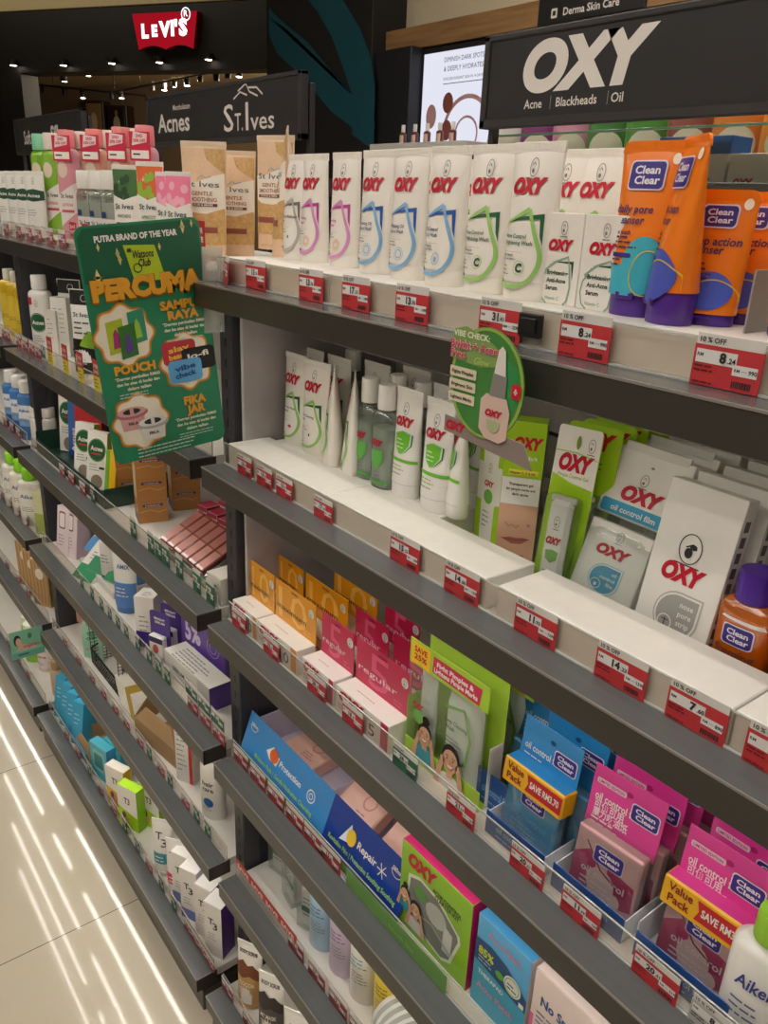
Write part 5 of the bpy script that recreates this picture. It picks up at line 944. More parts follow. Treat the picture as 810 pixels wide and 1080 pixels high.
# =================================================================== MIDDLE BAY
def pl(sp, name, label, cat, px, py, Y, shelf, rz=0, grp=None, dz=0., rx=0, sc=None, dx=0., ry=0):
    if shelf == 6 and name == 'price_tag': Y -= .0412
    p = at(px, py, Y=Y); return place(sp, name, label, cat, (p.x + dx, Y, ZS[shelf] + dz + .0002), math.radians(rz), grp, rx=math.radians(rx), ry=math.radians(ry), sc=sc)
riser(-1.236, -.05, .048, .39, Z1, .013, 'long white riser board on the middle bay top shelf', 'white riser boards')
R1 = .0132
def band_art(band, bandcol, word, z=.55, hh=.14, extra=None):
    def art(b, D, h, w):
        nurse(b, D, 0, h * .86, .007); b.dpoly(D, [(-.47 * w, h * z), (0, h * (z - .03)), (.47 * w, h * z), (.47 * w, h * (z + hh)), (0, h * (z + hh + .03)), (-.47 * w, h * (z + hh))], mt(band, .4), 1)
        b.dtext(D, word, 0, h * (z + hh * .28), .0085, WHITE, k=3, w=w * .62, bold=.02); b.dlines(D, -.3 * w, .3 * w, h * .38, 3, .006, .0016, GREYINK, 2)
        if extra: b.drect(D, -.47 * w, h * .04, .47 * w, h * .1, mt(extra, .4), 1, 10)
    return art
S_acn = tube(.050, .032, .056, .150, '#e9e7df', band_art('#1e4a34', None, 'Acnes'), None, .02)
for i, px in enumerate((6, 16, 26, 37)): pl(S_acn, 'face_wash_tube', 'white tube with dark green band, %s of four at the far top shelf end' % N[i], 'tube', px, 200, .085, 1, 38, 'white green banded tubes on the top shelf', R1)
def lotion(bodycol, capcol, txtcol, neck=True):
    def art(b, D, h, w):
        b.dpoly(D, [(-.44 * w, h * .12), (.44 * w, h * .30), (.44 * w, h * .62), (-.44 * w, h * .48)], mt('#ece7e0', .4), 1); b.dtext(D, 'St Ives', 0, h * .45, .010, mt('#4a5560', .5), w=w * .6, k=3); b.dtext(D, 'LOTION', 0, h * .36, .007, mt(txtcol, .5), w=w * .5, k=3, bold=.02); b.drect(D, -.3 * w, h * .29, .3 * w, h * .32, mt(txtcol, .5), 3, 6); b.dell(D, -.1 * w, h * .76, .25 * w, h * .09, mt('#e3d0c0', .4), 2)
    sp = bottle(.056, .040, .245, bodycol, capcol, .038, .040, .003, art, pw=2.4, shoulder=.016)
    if neck:
        t = MB(); t.box(-.024, .024, -.0245, -.0235, .176, .232, mt('#cf2a4a', .4), .0003); D = plane((0, -.0245, 0), (1, 0, 0), (0, 0, 1)); t.dpoly(D, [(-.018, .205), (.016, .212), (.018, .228), (-.014, .232)], mt('#efdede', .4), 1); t.dtext(D, '2ND', 0, .221, .006, mt('#cf2a4a', .5), k=3, bold=.03); t.dtext(D, '50% OFF', 0, .212, .006, mt('#cf2a4a', .5), k=3, bold=.03, w=.028); t.drect(D, -.02, .180, .02, .196, WHITE, 1); t.dlines(D, -.016, .016, .187, 1, .005, .003, INK, 2); sp = sp + [('neck_tag', t.mesh('neck_tag'), [])]
    return sp
LO = [lotion('#7fb32a', '#8fd6b0', '#4a8a3a', False), lotion('#86b83a', '#eae0d4', '#c0485a', False), lotion('#dd9aa6', '#ee8f96', '#cf5a6a'), lotion('#c9b8a0', '#eae0d4', '#8a6a4a', False), lotion('#d9a08a', '#ee8f8a', '#cf5a6a')]
GL = 'tall capped lotion bottles on the top shelf'
for i, (k, px, Y, lb) in enumerate([(0, 42, .13, 'tall lotion bottle with mint green cap beside the green banded tubes'), (1, 54, .135, 'tall green lotion bottle with cream cap left of the pink bottle'), (2, 70, .12, 'tall rose lotion bottle with pink cap and red neck tag, nearest the green bottles'), (3, 86, .16, 'tall lotion bottle with cream cap between the first two pink caps'), (4, 100, .15, 'tall peach lotion bottle with pink cap, second pink cap from the left'), (3, 114, .18, 'tall lotion bottle with cream cap between the second and third pink caps'), (4, 128, .16, 'tall peach lotion bottle with pink cap, third pink cap from the left'), (3, 140, .19, 'tall lotion bottle with cream cap left of the last pink cap'), (2, 153, .17, 'tall rose lotion bottle with pink cap nearest the beige scrub tube')]):
    pl(LO[k], 'lotion_bottle', lb, 'bottle', px, 150, Y, 1, 40, GL, R1, sc=(.97, .97, .98))
def leaf_art(b, D, h, w):
    b.drect(D, -.46 * w, h * .05, .46 * w, h * .5, mt('#e9e6e0', .4), 1, 8); b.dtext(D, 'St Ives', 0, h * .36, .009, mt('#3a4a56', .5), w=w * .6, k=3); b.drect(D, -.25 * w, h * .22, .25 * w, h * .27, mt('#5a9a4a', .4), 3, 5); b.drect(D, -.4 * w, h * .52, -.15 * w, h * .62, mt('#27406e', .4), 2)
S_mist = bottle(.052, .040, .150, '', '#ece8e0', .035, .046, .003, leaf_art, bodymat=CLB, liquid='#d9d6d0')
for i, px in enumerate((93, 106, 119)): pl(S_mist, 'mist_bottle', 'clear bottle with broad white cap, %s of three in front of the pink caps' % ('left', 'middle', 'right')[i], 'bottle', px, 200, .085, 1, 38, 'clear bottles with broad white caps', R1)
def ives_small(top, top2, word, wc):
    def art(b, D, h, w):
        b.drect(D, -.47 * w, h * .60, .47 * w, h * .95, mt(top, .45), 1, 10); T2 = mt(top2, .45); rr = random.Random(len(word))
        for k in range(9): b.dell(D, rr.uniform(-.36, .36) * w, h * rr.uniform(.62, .86), .11 * w, h * .05, T2, 2, 8)
        b.dpoly(D, [(-.46 * w, h * .05), (.46 * w, h * .05), (.46 * w, h * .66), (0, h * .60), (-.46 * w, h * .66)], mt('#ece8df', .4), 3); b.dtext(D, 'St Ives', 0, h * .50, .0095, mt('#3a4a56', .5), w=w * .68, k=5); b.dtext(D, word, 0, h * .40, .006, mt(wc, .5), w=w * .5, k=5, bold=.02); b.dlines(D, -.3 * w, .3 * w, h * .33, 2, .006, .002, mt(wc, .5), 5)
    return art
S_sg = tube(.050, .036, .056, .160, '#e7e3d8', ives_small('#3f6a34', '#1f4426', 'AVOCADO', '#3a5a3a'), None, .02); S_so = tube(.050, .036, .056, .165, '#ece8df', ives_small('#d9662a', '#8fb83a', 'APRICOT', '#5a8a4a'), '#efece6', .02); S_sp = tube(.046, .034, .050, .148, '#efe6e2', ives_small('#ef7fa0', '#f3b0c0', 'ROSE', '#d0607a'), None, .02)
GI = 'small patterned face tubes by the green promotion board'
pl(S_sg, 'scrub_tube', 'dark leaf topped tube right of the broad white caps', 'tube', 133, 200, .085, 1, 38, GI, R1); pl(S_sg, 'scrub_tube', 'dark leaf topped tube behind the orange topped one', 'tube', 147, 200, .12, 1, 38, GI, R1)
pl(S_so, 'scrub_tube', 'orange topped tube with white tip left of the pink tubes', 'tube', 159, 200, .085, 1, 38, GI, R1); pl(S_sp, 'scrub_tube', 'pink flower topped tube, left of two beside the beige scrub', 'tube', 181, 210, .095, 1, 38, GI, R1, dx=-.012); pl(S_sp, 'scrub_tube', 'pink flower topped tube, right of two beside the beige scrub', 'tube', 192, 210, .088, 1, 38, GI, R1, dx=-.012)
S_jar = bottle(.044, .04, .13, '#e9e5dc', '#ece8e0', .03, .04, .002, label_art('#e9e4da', 'Ives', '#b0604a'))
pl(S_jar, 'lotion_bottle', 'small white capped bottle behind the pink flower topped tubes', 'bottle', 178, 190, .19, 1, 30, None, R1)
# red promo cards behind the rail, small pale tags on the rail
def promo_card(lines, w=.044, h=.036, col='#cf2a2a'):
    b = MB(); b.box(-w / 2, w / 2, 0, .001, 0, h, mt(col, .4), .0003); D = plane((0, 0, 0), (1, 0, 0), (0, 0, 1))
    for i, t in enumerate(lines): b.dtext(D, t, 0, h * (.66 - .33 * i), h * .20, mt('#f2dada', .4), w=w * .8, bold=.04, rot=.06)
    return b.mesh('promo_card')
S_pc = promo_card(('2nd', '50% OFF', 'NOW'))
for i, px in enumerate((76, 89, 101, 113, 125)): pl(S_pc, 'promo_card', 'small red promotion card, %s from the left above the green board' % N[i], 'promotion card', px, 232, .0465, 1, 0, 'red promotion cards on the top shelf', .022)
S_pale = price_tag('9', '.90', '', '#b4676a', w=.05, h=.038)
for i, px in enumerate((7, 20, 31, 41, 53, 66)): pl(S_pale, 'price_tag', 'pale red price tag, %s from the left on the middle bay top rail' % N[i], 'price tag', px, 245 + i * 2, .0402, 1, 0, 'price tags on the middle bay top rail', .0012)
ry_ = MB(); ry_.box(-.02, .02, 0, .001, 0, .036, mt('#d9c43a', .4), .0003); ry_.box(-.02, .02, 0, .001, .036, .075, mt('#b3232a', .4), .0003); Dd = plane((0, 0, 0), (1, 0, 0), (0, 0, 1)); ry_.dtext(Dd, '2 FOR', 0, .056, .009, mt('#f0dcd0', .4), w=.03, bold=.03); ry_.dtext(Dd, 'SAVE', 0, .043, .008, mt('#f0dcd0', .4), w=.03, bold=.03); ry_.dlines(Dd, -.014, .014, .026, 3, .008, .003, mt('#6a5a1a', .5), 1); S_ry = ry_.mesh('promo_tag')
pl(S_ry, 'promo_tag', 'red and yellow promotion tag in front of the beige scrub tube', 'promotion tag', 210, 250, .0465, 1, 0, 'red and yellow promotion tags', .012)
# second shelf
def acnes_lab(b, D, h, w):
    b.dell(D, 0, h * .45, .42 * w, h * .16, mt('#1e5a3a', .4), 1, 22); b.dring(D, 0, h * .45, .40 * w, h * .145, .0008, WHITE, 2, 22); b.dtext(D, 'Acnes', 0, h * .42, .011, WHITE, w=w * .55, k=4, bold=.03); nurse(b, D, 0, h * .78, .008); b.drect(D, -.44 * w, h * .74, -.2 * w, h * .86, mt('#cf2a4a', .4), 2, 3); b.dlines(D, -.3 * w, .3 * w, h * .22, 3, .007, .002, GREYINK, 2)
S_ac2 = bottle(.064, .044, .200, '#e9e7e0', '#efede8', .036, .040, .004, acnes_lab, pw=2.6); GA = 'white bottles with green oval labels on the second shelf'
for px, Y, lb in ((30, .15, 'white bottle with green oval label at left, set back against the post'), (43, .10, 'white bottle with green oval label in front on the middle bay second shelf'), (38, .19, 'white bottle with green oval label hidden in the back of the second shelf')): pl(S_ac2, 'cleanser_bottle', lb, 'bottle', px, 320, Y, 2, 40, GA)
S_wb = carton(.032, .05, .155, '#e4e1d8', lambda b, D, w, h: b.dlines(D, -.3 * w, .3 * w, h * .8, 6, .012, .002, GREYINK, 1)); S_wb2 = carton(.036, .04, .12, '#ddd8cc', lambda b, D, w, h: b.dlines(D, -.3 * w, .3 * w, h * .8, 5, .012, .002, GREYINK, 1))
GW = 'slim white cartons on the middle bay second shelf'
for px, Y, sp, lb in ((53, .085, S_wb2, 'short slim white carton right of the green oval label bottle'), (60, .10, S_wb, 'slim white carton second right of the green oval label bottle'), (66, .11, S_wb, 'slim white carton touching the black and white bottle'), (50, .16, S_wb, 'slim white carton in the back behind the short one')): pl(sp, 'serum_carton', lb, 'carton', px, 340, Y, 2, 35, GW)
def blk_art(b, D, h, w):
    K = mt('#141514', .4); b.drect(D, -.47 * w, h * .02, .47 * w, h * .42, K, 1, 10); b.dpoly(D, [(-.1 * w, h * .34), (.46 * w, h * .30), (.46 * w, h * .50), (.2 * w, h * .52)], mt('#7fae2a', .4), 2); b.drect(D, -.47 * w, h * .82, .47 * w, h * .99, K, 1, 10); b.dring(D, .1 * w, h * .9, .008, .008, .002, mt('#b9b6b0', .4), 3); b.dtext(D, 'St Ives', 0, h * .68, .011, mt('#3a4650', .5), w=w * .66, k=3)
    for i in range(3): b.dlines(D, -.3 * w, .3 * w, h * (.6 - .06 * i), 1, .01, .004, mt('#5a5a58', .5), 3, i)
    b.dlines(D, -.3 * w, .2 * w, h * .27, 4, .010, .0025, mt('#c9c6c0', .4), 3)
S_blk = tube(.062, .044, .068, .200, '#e9e7e2', blk_art, '#141514', .028)
pl(S_blk, 'scrub_tube', 'black and white scrub tube left of the green promotion board', 'tube', 88, 330, .095, 2, 40, 'black and white scrub tubes'); pl(S_blk, 'scrub_tube', 'black and white scrub tube behind the one by the green board', 'tube', 74, 320, .14, 2, 40, 'black and white scrub tubes')
S_yb = carton(.12, .06, .20, '#b9a63a', lambda b, D, w, h: b.dlines(D, -.3 * w, .3 * w, h * .6, 4, .014, .004, mt('#7a6a1a', .5), 1)); place(S_yb, 'storage_carton', 'dull yellow carton at the back of the middle bay second shelf', 'carton', (-1.0, .30, Z2), 0, None)
for i, px in enumerate((54, 70, 86, 103)):
    pl(S_ry, 'promo_tag', 'red and yellow promotion tag, %s from left beside the green board' % N[i], 'promotion tag', px, 385 + i * 9, .0402, 2, 0, 'red and yellow promotion tags', .0012, sc=(1.0, 1, .95))
S_tl = price_tag('12', '.90', '', '#2f6f74', w=.03, h=.04); pl(S_tl, 'price_tag', 'teal tag left of the red and yellow tags', 'price tag', 44, 357, .0402, 2, 0, None, .01)
S_sm = price_tag('15', '.90', '', '#a8484c', w=.05, h=.036)
for i, px in enumerate((20, 27, 34, 41)): pl(S_sm, 'price_tag', 'dusty red price tag, %s from the left under the green oval bottles' % N[i], 'price tag', px, 362 + 4 * i, .0402, 2, 0, 'price tags under the green oval bottles', .0012)
S_zz = bottle(.04, .04, .17, '#8fa8c8', '#e4e2de', .03, .03, .003)
# third shelf
GT = mt('#143a2c', .35, coat=.2)
o = bpy.data.objects.new('display_tray', None); COL.objects.link(o); o.location = (-1.215, .050, Z3 + .0004); tag(o, 'dark green display tray holding the leaning cartons on the third shelf', 'tray')
b = MB(); b.box(0, .56, 0, .17, 0, .0015, GT, .0004); b.box(0, .0015, 0, .17, 0, .06, GT, .0004); b.box(.5585, .56, 0, .17, 0, .05, GT, .0004); b.box(0, .56, .1685, .17, 0, .06, GT, .0004); b.build('tray_body', o)
f = MB(); f.box(0, .56, -.0015, 0, 0, .042, GT, .0004); f.dtext(plane((0, -.0015, 0), (1, 0, 0), (0, 0, 1)), 'Acnes', .28, .012, .016, mt('#9fc0a8', .4), w=.1, bold=.02); f.build('front_wall', o)
def acn_front(b, D, w, h):
    b.dell(D, 0, h * .68, .46 * w, h * .2, mt('#1a5a34', .4), 1, 22); b.dring(D, 0, h * .68, .43 * w, h * .185, .001, mt('#8fc26a', .4), 2, 22); b.dtext(D, 'Acnes', 0, h * .67, .012, WHITE, w=w * .62, k=4, bold=.03); b.drect(D, -.25 * w, h * .60, .25 * w, h * .625, mt('#c8302a', .4), 4); b.dlines(D, -.35 * w, .2 * w, h * .42, 3, .007, .002, GREYINK, 2); b.drect(D, .15 * w, h * .36, .42 * w, h * .40, INK, 2); b.dell(D, .05 * w, h * .14, .3 * w, h * .12, mt('#8a7f6a', .5), 2)
S_ac3 = carton(.062, .022, .150, '#ebe8df', acn_front, sidecol='#a8c83a')
def colour_carton(col, sub):
    return carton(.048, .024, .150, col, lambda b, D, w, h: (b.dtext(D, 'Acnes', 0, h * .3, .012, mt('#eadcd8', .4), w=h * .42, rot=math.pi / 2, bold=.02), b.drect(D, -.5 * w, 0, .5 * w, h * .12, mt(sub, .4), 1)), sidecol=sub)
S_cb1 = colour_carton('#3a68b0', '#274f94'); S_cr = colour_carton('#c0282e', '#8e1a20')
GC = 'cartons leaning in the dark green tray'
x0 = -1.17
place(S_ac3, 'gel_carton', 'white carton with green oval leaning at the left of the dark green tray', 'carton', (-1.155, .120, Z3 + .004), math.radians(30), GC, rx=math.radians(-5), sc=(1, 1, 1.12)); place(S_cb1, 'gel_carton', 'blue carton leaning in the dark green tray', 'carton', (-1.090, .120, Z3 + .004), math.radians(30), GC, rx=math.radians(-5), sc=(1, 1, 1.12))
for i in range(3): place(S_cr, 'gel_carton', 'red carton leaning in the dark green tray, %s of three' % ('leftmost', 'middle', 'rightmost')[i], 'carton', (-1.036 + .052 * i, .122, Z3 + .004), math.radians(30), GC, rx=math.radians(-5), sc=(1, 1, 1.12))
for i in range(2): place(S_ac3, 'gel_carton', 'white carton with green oval in the front of the dark green tray, %s of two' % ('left', 'right')[i], 'carton', (-.895 + .098 * i, .075, Z3 + .004), math.radians(30), GC, rx=math.radians(-10))
S_yo = carton(.030, .03, .125, '#e8b818', lambda b, D, w, h: b.drect(D, -.5 * w, 0, -.1 * w, h, mt('#6fae2a', .4), 1), sidecol='#e8a81a'); place(S_yo, 'gel_carton', 'yellow edged carton leaning at the right end of the dark green tray', 'carton', (-.70, .075, Z3 + .004), math.radians(34), GC, rx=math.radians(-12))
S_cyl = bottle(.05, .05, .13, '#dcd8cf', '#e4e0d8', .03, .046, .001, pw=2.0)
for i, (px, Y) in enumerate(((43, .075), (54, .10))): pl(S_cyl, 'cleanser_bottle', 'plain white bottle %s the grey tube at the left of the third shelf' % ('left of', 'right of')[i], 'bottle', px, 470, Y, 3, 0, 'plain white bottles', sc=.9)
S_gt = tube(.04, .03, .046, .20, '#a9a69c', lambda b, D, h, w: b.dlines(D, -.2 * w, .2 * w, h * .7, 5, .014, .003, mt('#7d7a72', .5), 1), '#8d8a82', .02); pl(S_gt, 'face_wash_tube', 'tall grey tube between two plain white bottles', 'tube', 49, 450, .12, 3, 30, None, dx=-.02)
def brown_front(b, D, w, h):
    for k in range(3):
        z = h * (.12 + .33 * k); b.drect(D, -.34 * w, z + h * .12, .34 * w, z + h * .155, mt('#4a3a78', .4), 1); b.dtext(D, 'HADA', 0, z + h * .125, .004, mt('#d8c8b0', .4), w=w * .5, k=3); b.dstroke(D, [(-.45 * w, z + h * .04), (-.1 * w, z + h * .07), (.2 * w, z + h * .03), (.45 * w, z + h * .06)], .002, mt('#d8a868', .4), 1)
        b.drect(D, -.5 * w, z + h * .2, .5 * w, z + h * .203, mt('#8a5a2a', .5), 2)
def brown_left(b, D, w, h): b.drect(D, .1 * w, h * .35, .9 * w, h * .85, mt('#cfc0a0', .4), 1); b.drect(D, 0, 0, w, h * .14, mt('#4a2a44', .4), 1)
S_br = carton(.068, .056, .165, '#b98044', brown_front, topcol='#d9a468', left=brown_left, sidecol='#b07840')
GBR = 'tall golden brown cartons'
pl(S_br, 'serum_carton', 'tall golden brown carton in front, right of the dark green tray', 'carton', 163, 560, .115, 3, 76, GBR); pl(S_br, 'serum_carton', 'tall golden brown carton just left of the front one', 'carton', 146, 555, .130, 3, 76, GBR, dx=-.03); pl(S_br, 'serum_carton', 'tall golden brown carton standing back beside the shelf end', 'carton', 198, 550, .215, 3, 76, GBR, dx=-.0)
S_rs = carton(.036, .036, .045, '#e9e2da', lambda b, D, w, h: (b.drect(D, -.5 * w, h * .75, .5 * w, h, mt('#a32038', .4), 1), b.drect(D, -.28 * w, h * .2, .28 * w, h * .65, mt('#5a1420', .4), 1)), topcol='#b52848', sidecol='#8a1a2c')
for i in range(3):
    for j in range(3): place(S_rs, 'small_carton', 'little red topped carton, %s row, %s in the row, behind the brown compacts' % (('front', 'middle', 'back')[j], ('left', 'middle', 'right')[i]), 'carton', (-.34 + i * .05, .155 + j * .052, Z3 + .045), math.radians(8), 'little red topped cartons')
dp = MB(); dp.box(-.375, -.20, .14, .32, Z3, Z3 + .0448, WHITE, .001); tag(dp.build('riser_board'), 'white step under the little red topped cartons', 'riser')
# compacts in a clear rack
o = bpy.data.objects.new('compact_rack', None); COL.objects.link(o); o.location = (-.235, .060, Z3 + .0004); tag(o, 'clear acrylic rack holding brown compacts on the third shelf', 'rack')
b = MB(); AC2 = clear(refl=.1, opac=.10, body='#d8d4cc', name='rack_acrylic'); b.box(-.12, .10, 0, .10, 0, .002, AC2, .0004); b.box(-.12, .10, 0, .002, 0, .03, AC2, .0004); b.prism([(0, 0), (.10, 0), (.10, .075), (.0, .028)], -.001, .001, AC2, xf=lambda p: Vector((-.12 + p.y, p.x, p.z))); b.prism([(0, 0), (.10, 0), (.10, .075), (.0, .028)], -.001, .001, AC2, xf=lambda p: Vector((.10 + p.y, p.x, p.z))); b.build('rack_body', o)
S_cp = MB(); S_cp.box(-.0155, .0155, 0, .105, 0, .011, mt('#7a3a30', .25, coat=.5), .002, top=mt('#8f4a3c', .22, coat=.6)); T = plane((0, 0, .011), (1, 0, 0), (0, 1, 0)); S_cp.drect(T, -.013, .008, .013, .05, mt('#b9776a', .3), 1); S_cp.drect(T, -.013, .054, .013, .098, mt('#9c5a50', .3), 1); S_cp.box(-.0145, .0145, -.001, .002, .003, .008, mt('#d8a890', .3), .0004); S_cp = S_cp.mesh('compact')
for i in range(6): place(S_cp, 'compact', 'brown compact leaning in the clear rack, %s from the left' % N[i], 'compact', (-.333 + i * .034, .064, Z3 + .024), 0, 'brown compacts', rx=math.radians(26))
S_w3 = carton(.05, .05, .055, '#e2ddd0', lambda b, D, w, h: b.dtext(D, 'SERUM', -.05 * w, h * .62, .005, INK, w=w * .5, bold=.02)); place(S_w3, 'small_carton', 'small white carton at the right end of the third shelf beside the post', 'carton', (-.078, .052, Z3), math.radians(4), None)
S_gn = price_tag('29', '.90', '', '#2f6a48', w=.034, h=.05); S_rd = price_tag('19', '.90', '', '#b03a3e', w=.05, h=.036)
for i, px in enumerate((66, 76, 88, 99)): pl(S_rd if i < 3 else S_gn, 'price_tag', 'price tag, %s from the left under the dark green tray' % N[i], 'price tag', px, 500 + i * 11, .0402, 3, 0, 'price tags under the dark green tray', .0012, sc=.9)
for i, px in enumerate((142, 160, 168, 176, 190, 208, 222)): pl(S_gn, 'price_tag', 'tall green price tag, %s from the left under the brown cartons and compacts' % N[i], 'price tag', px, 575 + i * 9, .0402, 3, 0, 'green price tags under the compacts', .0012)
# fourth shelf
def win_front(b, D, w, h): b.drr(D, -.3 * w, h * .55, .2 * w, h * .9, .006, mt('#6a4a50', .4), 1); b.drr(D, -.26 * w, h * .58, .16 * w, h * .87, .005, mt('#efe4e4', .4), 2); b.dlines(D, -.35 * w, .3 * w, h * .4, 4, .01, .003, mt('#a890a0', .5), 1)
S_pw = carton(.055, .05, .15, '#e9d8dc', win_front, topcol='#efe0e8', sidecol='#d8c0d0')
for i, (px, Y) in enumerate(((64, .062), (72, .075), (88, .16), (80, .13))): pl(S_pw, 'mask_carton', 'pale pink carton with oval window, %s at the left of the fourth shelf' % N[i], 'carton', px, 570, Y, 4, 20, 'pale pink windowed cartons', rx=-8)
def sach(col): return carton(.085, .026, .125, '#eceae2', lambda b, D, w, h: (b.drect(D, -.5 * w, 0, .5 * w, h * .38, mt(col, .4), 1), b.dlines(D, -.3 * w, .3 * w, h * .7, 3, .01, .003, GREYINK, 1)), topcol='#efede6')
S_sb = sach('#4a90c8'); S_sn = sach('#1f8a5a')
for i, (sp, x, y, z, lb) in enumerate([(S_sb, -.985, .11, .05, 'white and blue carton leaning back, left one on the fourth shelf'), (S_sb, -.90, .13, .06, 'white and blue carton leaning back, right one on the fourth shelf'), (S_sn, -.90, .085, .025, 'white and green carton leaning back, upper one on the fourth shelf'), (S_sn, -.925, .052, .002, 'white and green carton leaning back, front one on the fourth shelf'), (S_sn, -.80, .10, .03, 'white and green carton leaning back, right behind the front one')]):
    place(sp, 'sachet_carton', lb, 'carton', (x, y, Z4 + z), math.radians(18), 'leaning white sachet cartons', rx=math.radians(-52))
st = MB(); st.box(-1.03, -.76, .085, .26, Z4 + .0004, Z4 + .022, DECK, .002); tag(st.build('display_stand'), 'low pale step under the leaning white sachet cartons', 'stand')
S_lb = bottle(.056, .045, .17, '#e4e2dc', '#e9e7e2', .03, .046, .002, lambda b, D, h, w: (b.drect(D, -.46 * w, h * .05, .46 * w, h * .22, mt('#5a4a9a', .4), 1, 8), b.dlines(D, -.3 * w, .3 * w, h * .65, 3, .01, .003, GREYINK, 1)))
S_lc = tube(.058, .04, .066, .17, '#e6e4de', lambda b, D, h, w: (b.drect(D, -.46 * w, h * .1, .46 * w, h * .5, mt('#5a8ac8', .4), 1, 10), b.dtext(D, 'AMIX', 0, h * .72, .012, mt('#5a7ab0', .5), w=w * .55), b.dlines(D, -.3 * w, .3 * w, h * .4, 3, .01, .003, WHITE, 3)), '#4a7ab8', .022)
GB4 = 'white and blue bottles on the fourth shelf'
pl(S_lb, 'lotion_bottle', 'white bottle with purple foot right of the leaning sachet cartons', 'bottle', 119, 600, .12, 4, 35, None, dx=-.01); pl(S_lb, 'lotion_bottle', 'white bottle with purple foot in the second row of the fourth shelf', 'bottle', 124, 590, .19, 4, 35, None); pl(S_lc, 'face_wash_tube', 'white and blue tube in front of the white carton on the fourth shelf', 'tube', 133, 620, .095, 4, 40, GB4); pl(S_lc, 'face_wash_tube', 'white and blue tube behind the front blue one', 'tube', 142, 600, .16, 4, 40, GB4)
PU = mt('#4a2f86', .35)
S_wp = carton(.050, .05, .135, '#e6e2da', lambda b, D, w, h: (b.drect(D, -.5 * w, 0, .5 * w, h * .32, PU, 1), b.dlines(D, -.3 * w, .3 * w, h * .6, 4, .012, .003, GREYINK, 1)), top=lambda b, D, w, d: b.dlines(D, -.2 * w, .3 * w, d * .5, 3, .008, .003, GREYINK, 1), sidecol='#d8d4d0')
pl(S_wp, 'serum_carton', 'white carton with purple foot left of the purple blister cards', 'carton', 153, 660, .062, 4, 40, None)
def purple_card():
    b = MB(); w, h = .062, .115; O = []
    for cx, cz, t0 in ((w / 2 - .008, h - .008, 0), (-w / 2 + .008, h - .008, 90)):
        for q in range(5): t = math.radians(t0 + 22.5 * q); O.append((cx + .008 * math.cos(t), cz + .008 * math.sin(t)))
    b.prism([(-w / 2, 0), (w / 2, 0)] + O, -.0008, .0008, PU); D = plane((0, -.0008, 0), (1, 0, 0), (0, 0, 1)); b.dtext(D, 'BRIGHT', 0, h * .82, .006, WHITE, w=w * .55, bold=.03); b.dtext(D, 'SERUM', 0, h * .74, .006, WHITE, w=w * .5, bold=.03)
    c = MB(); c.box(-w * .36, w * .36, -.018, -.001, .004, h * .52, mt('#e4e0dc', .3), .003); E_ = plane((0, -.018, 0), (1, 0, 0), (0, 0, 1)); c.drect(E_, -w * .36, h * .38, w * .36, h * .50, mt('#2f1f5a', .4), 1); c.dell(E_, 0, h * .24, .009, .012, mt('#c05a4a', .4), 1)
    return [('backing_card', b.mesh('backing_card'), []), ('tray_pack', c.mesh('tray_pack'), [])]
S_pu = purple_card()
for i, (x, y, lb) in enumerate([(-.475, .145, 'purple blister card in the back, beside the white purple footed carton'), (-.425, .105, 'purple blister card in the middle of three'), (-.405, .070, 'purple blister card in front of three'), (-.46, .185, 'purple blister card hidden last in its row')]): place(S_pu, 'blister_pack', lb, 'blister pack', (x, y, Z4 + .012), math.radians(22), 'purple blister cards')
S_5 = carton(.165, .012, .150, '#6a4aa0', lambda b, D, w, h: (b.dtext(D, '5%', -.22 * w, h * .46, .052, mt('#d8cce8', .4), w=w * .36, bold=.04), b.dlines(D, -.42 * w, -.05 * w, h * .34, 3, .012, .004, mt('#b8a4d4', .4), 2), b.dring(D, .24 * w, h * .55, .022, .024, .002, mt('#b8a4d4', .4), 2), b.dring(D, .24 * w, h * .55, .012, .014, .002, mt('#b8a4d4', .4), 2)))
place(S_5, 'display_card', 'purple display card with a large 5% behind the long white carton', 'display card', (-.300, .125, Z4), math.radians(10), None)
S_lw = carton(.205, .055, .06, '#e2ded4', lambda b, D, w, h: (b.dtext(D, 'SERUM 5%', -.1 * w, h * .45, .010, mt('#4a4460', .5), w=w * .4), b.drect(D, .25 * w, 0, .5 * w, h, mt('#cfcac0', .4), 1)), top=lambda b, D, w, d: b.dlines(D, -.35 * w, .3 * w, d * .7, 5, .009, .003, mt('#8a8680', .5), 1), sidecol='#5a3a92')
place(S_lw, 'long_carton', 'long white carton with purple end lying in front of the 5% card', 'carton', (-.255, .062, Z4), math.radians(3), None)
for i, px in enumerate((86, 97, 107, 116, 125, 134, 146)): pl(S_gn, 'price_tag', 'dark green price tag, %s from the left on the fourth rail' % N[i], 'price tag', px, 610 + i * 13, .0402, 4, 0, 'green price tags on the fourth rail', .0012, sc=.8)
for i, px in enumerate((158, 168, 177)): pl(S_gn, 'price_tag', 'green price tag, %s from the left under the purple blister cards' % N[i], 'price tag', px, 700 + i * 10, .0402, 4, 0, 'green price tags under the purple cards', .0012, sc=.9)
for i in range(3): place(price_tag('39', '.90', '', '#1f6a50', w=.056, h=.034), 'price_tag', 'upper green price tag, %s of three on the fourth rail by the post' % N[i], 'price tag', (-.175 + i * .06, .0385, Z4 + .038), 0, 'green upper tags on the fourth rail'); place(S_rd, 'price_tag', 'lower red price tag, %s of three on the fourth rail by the post' % N[i], 'price tag', (-.175 + i * .06, .0402, Z4 + .0012), 0, 'red lower tags on the fourth rail')
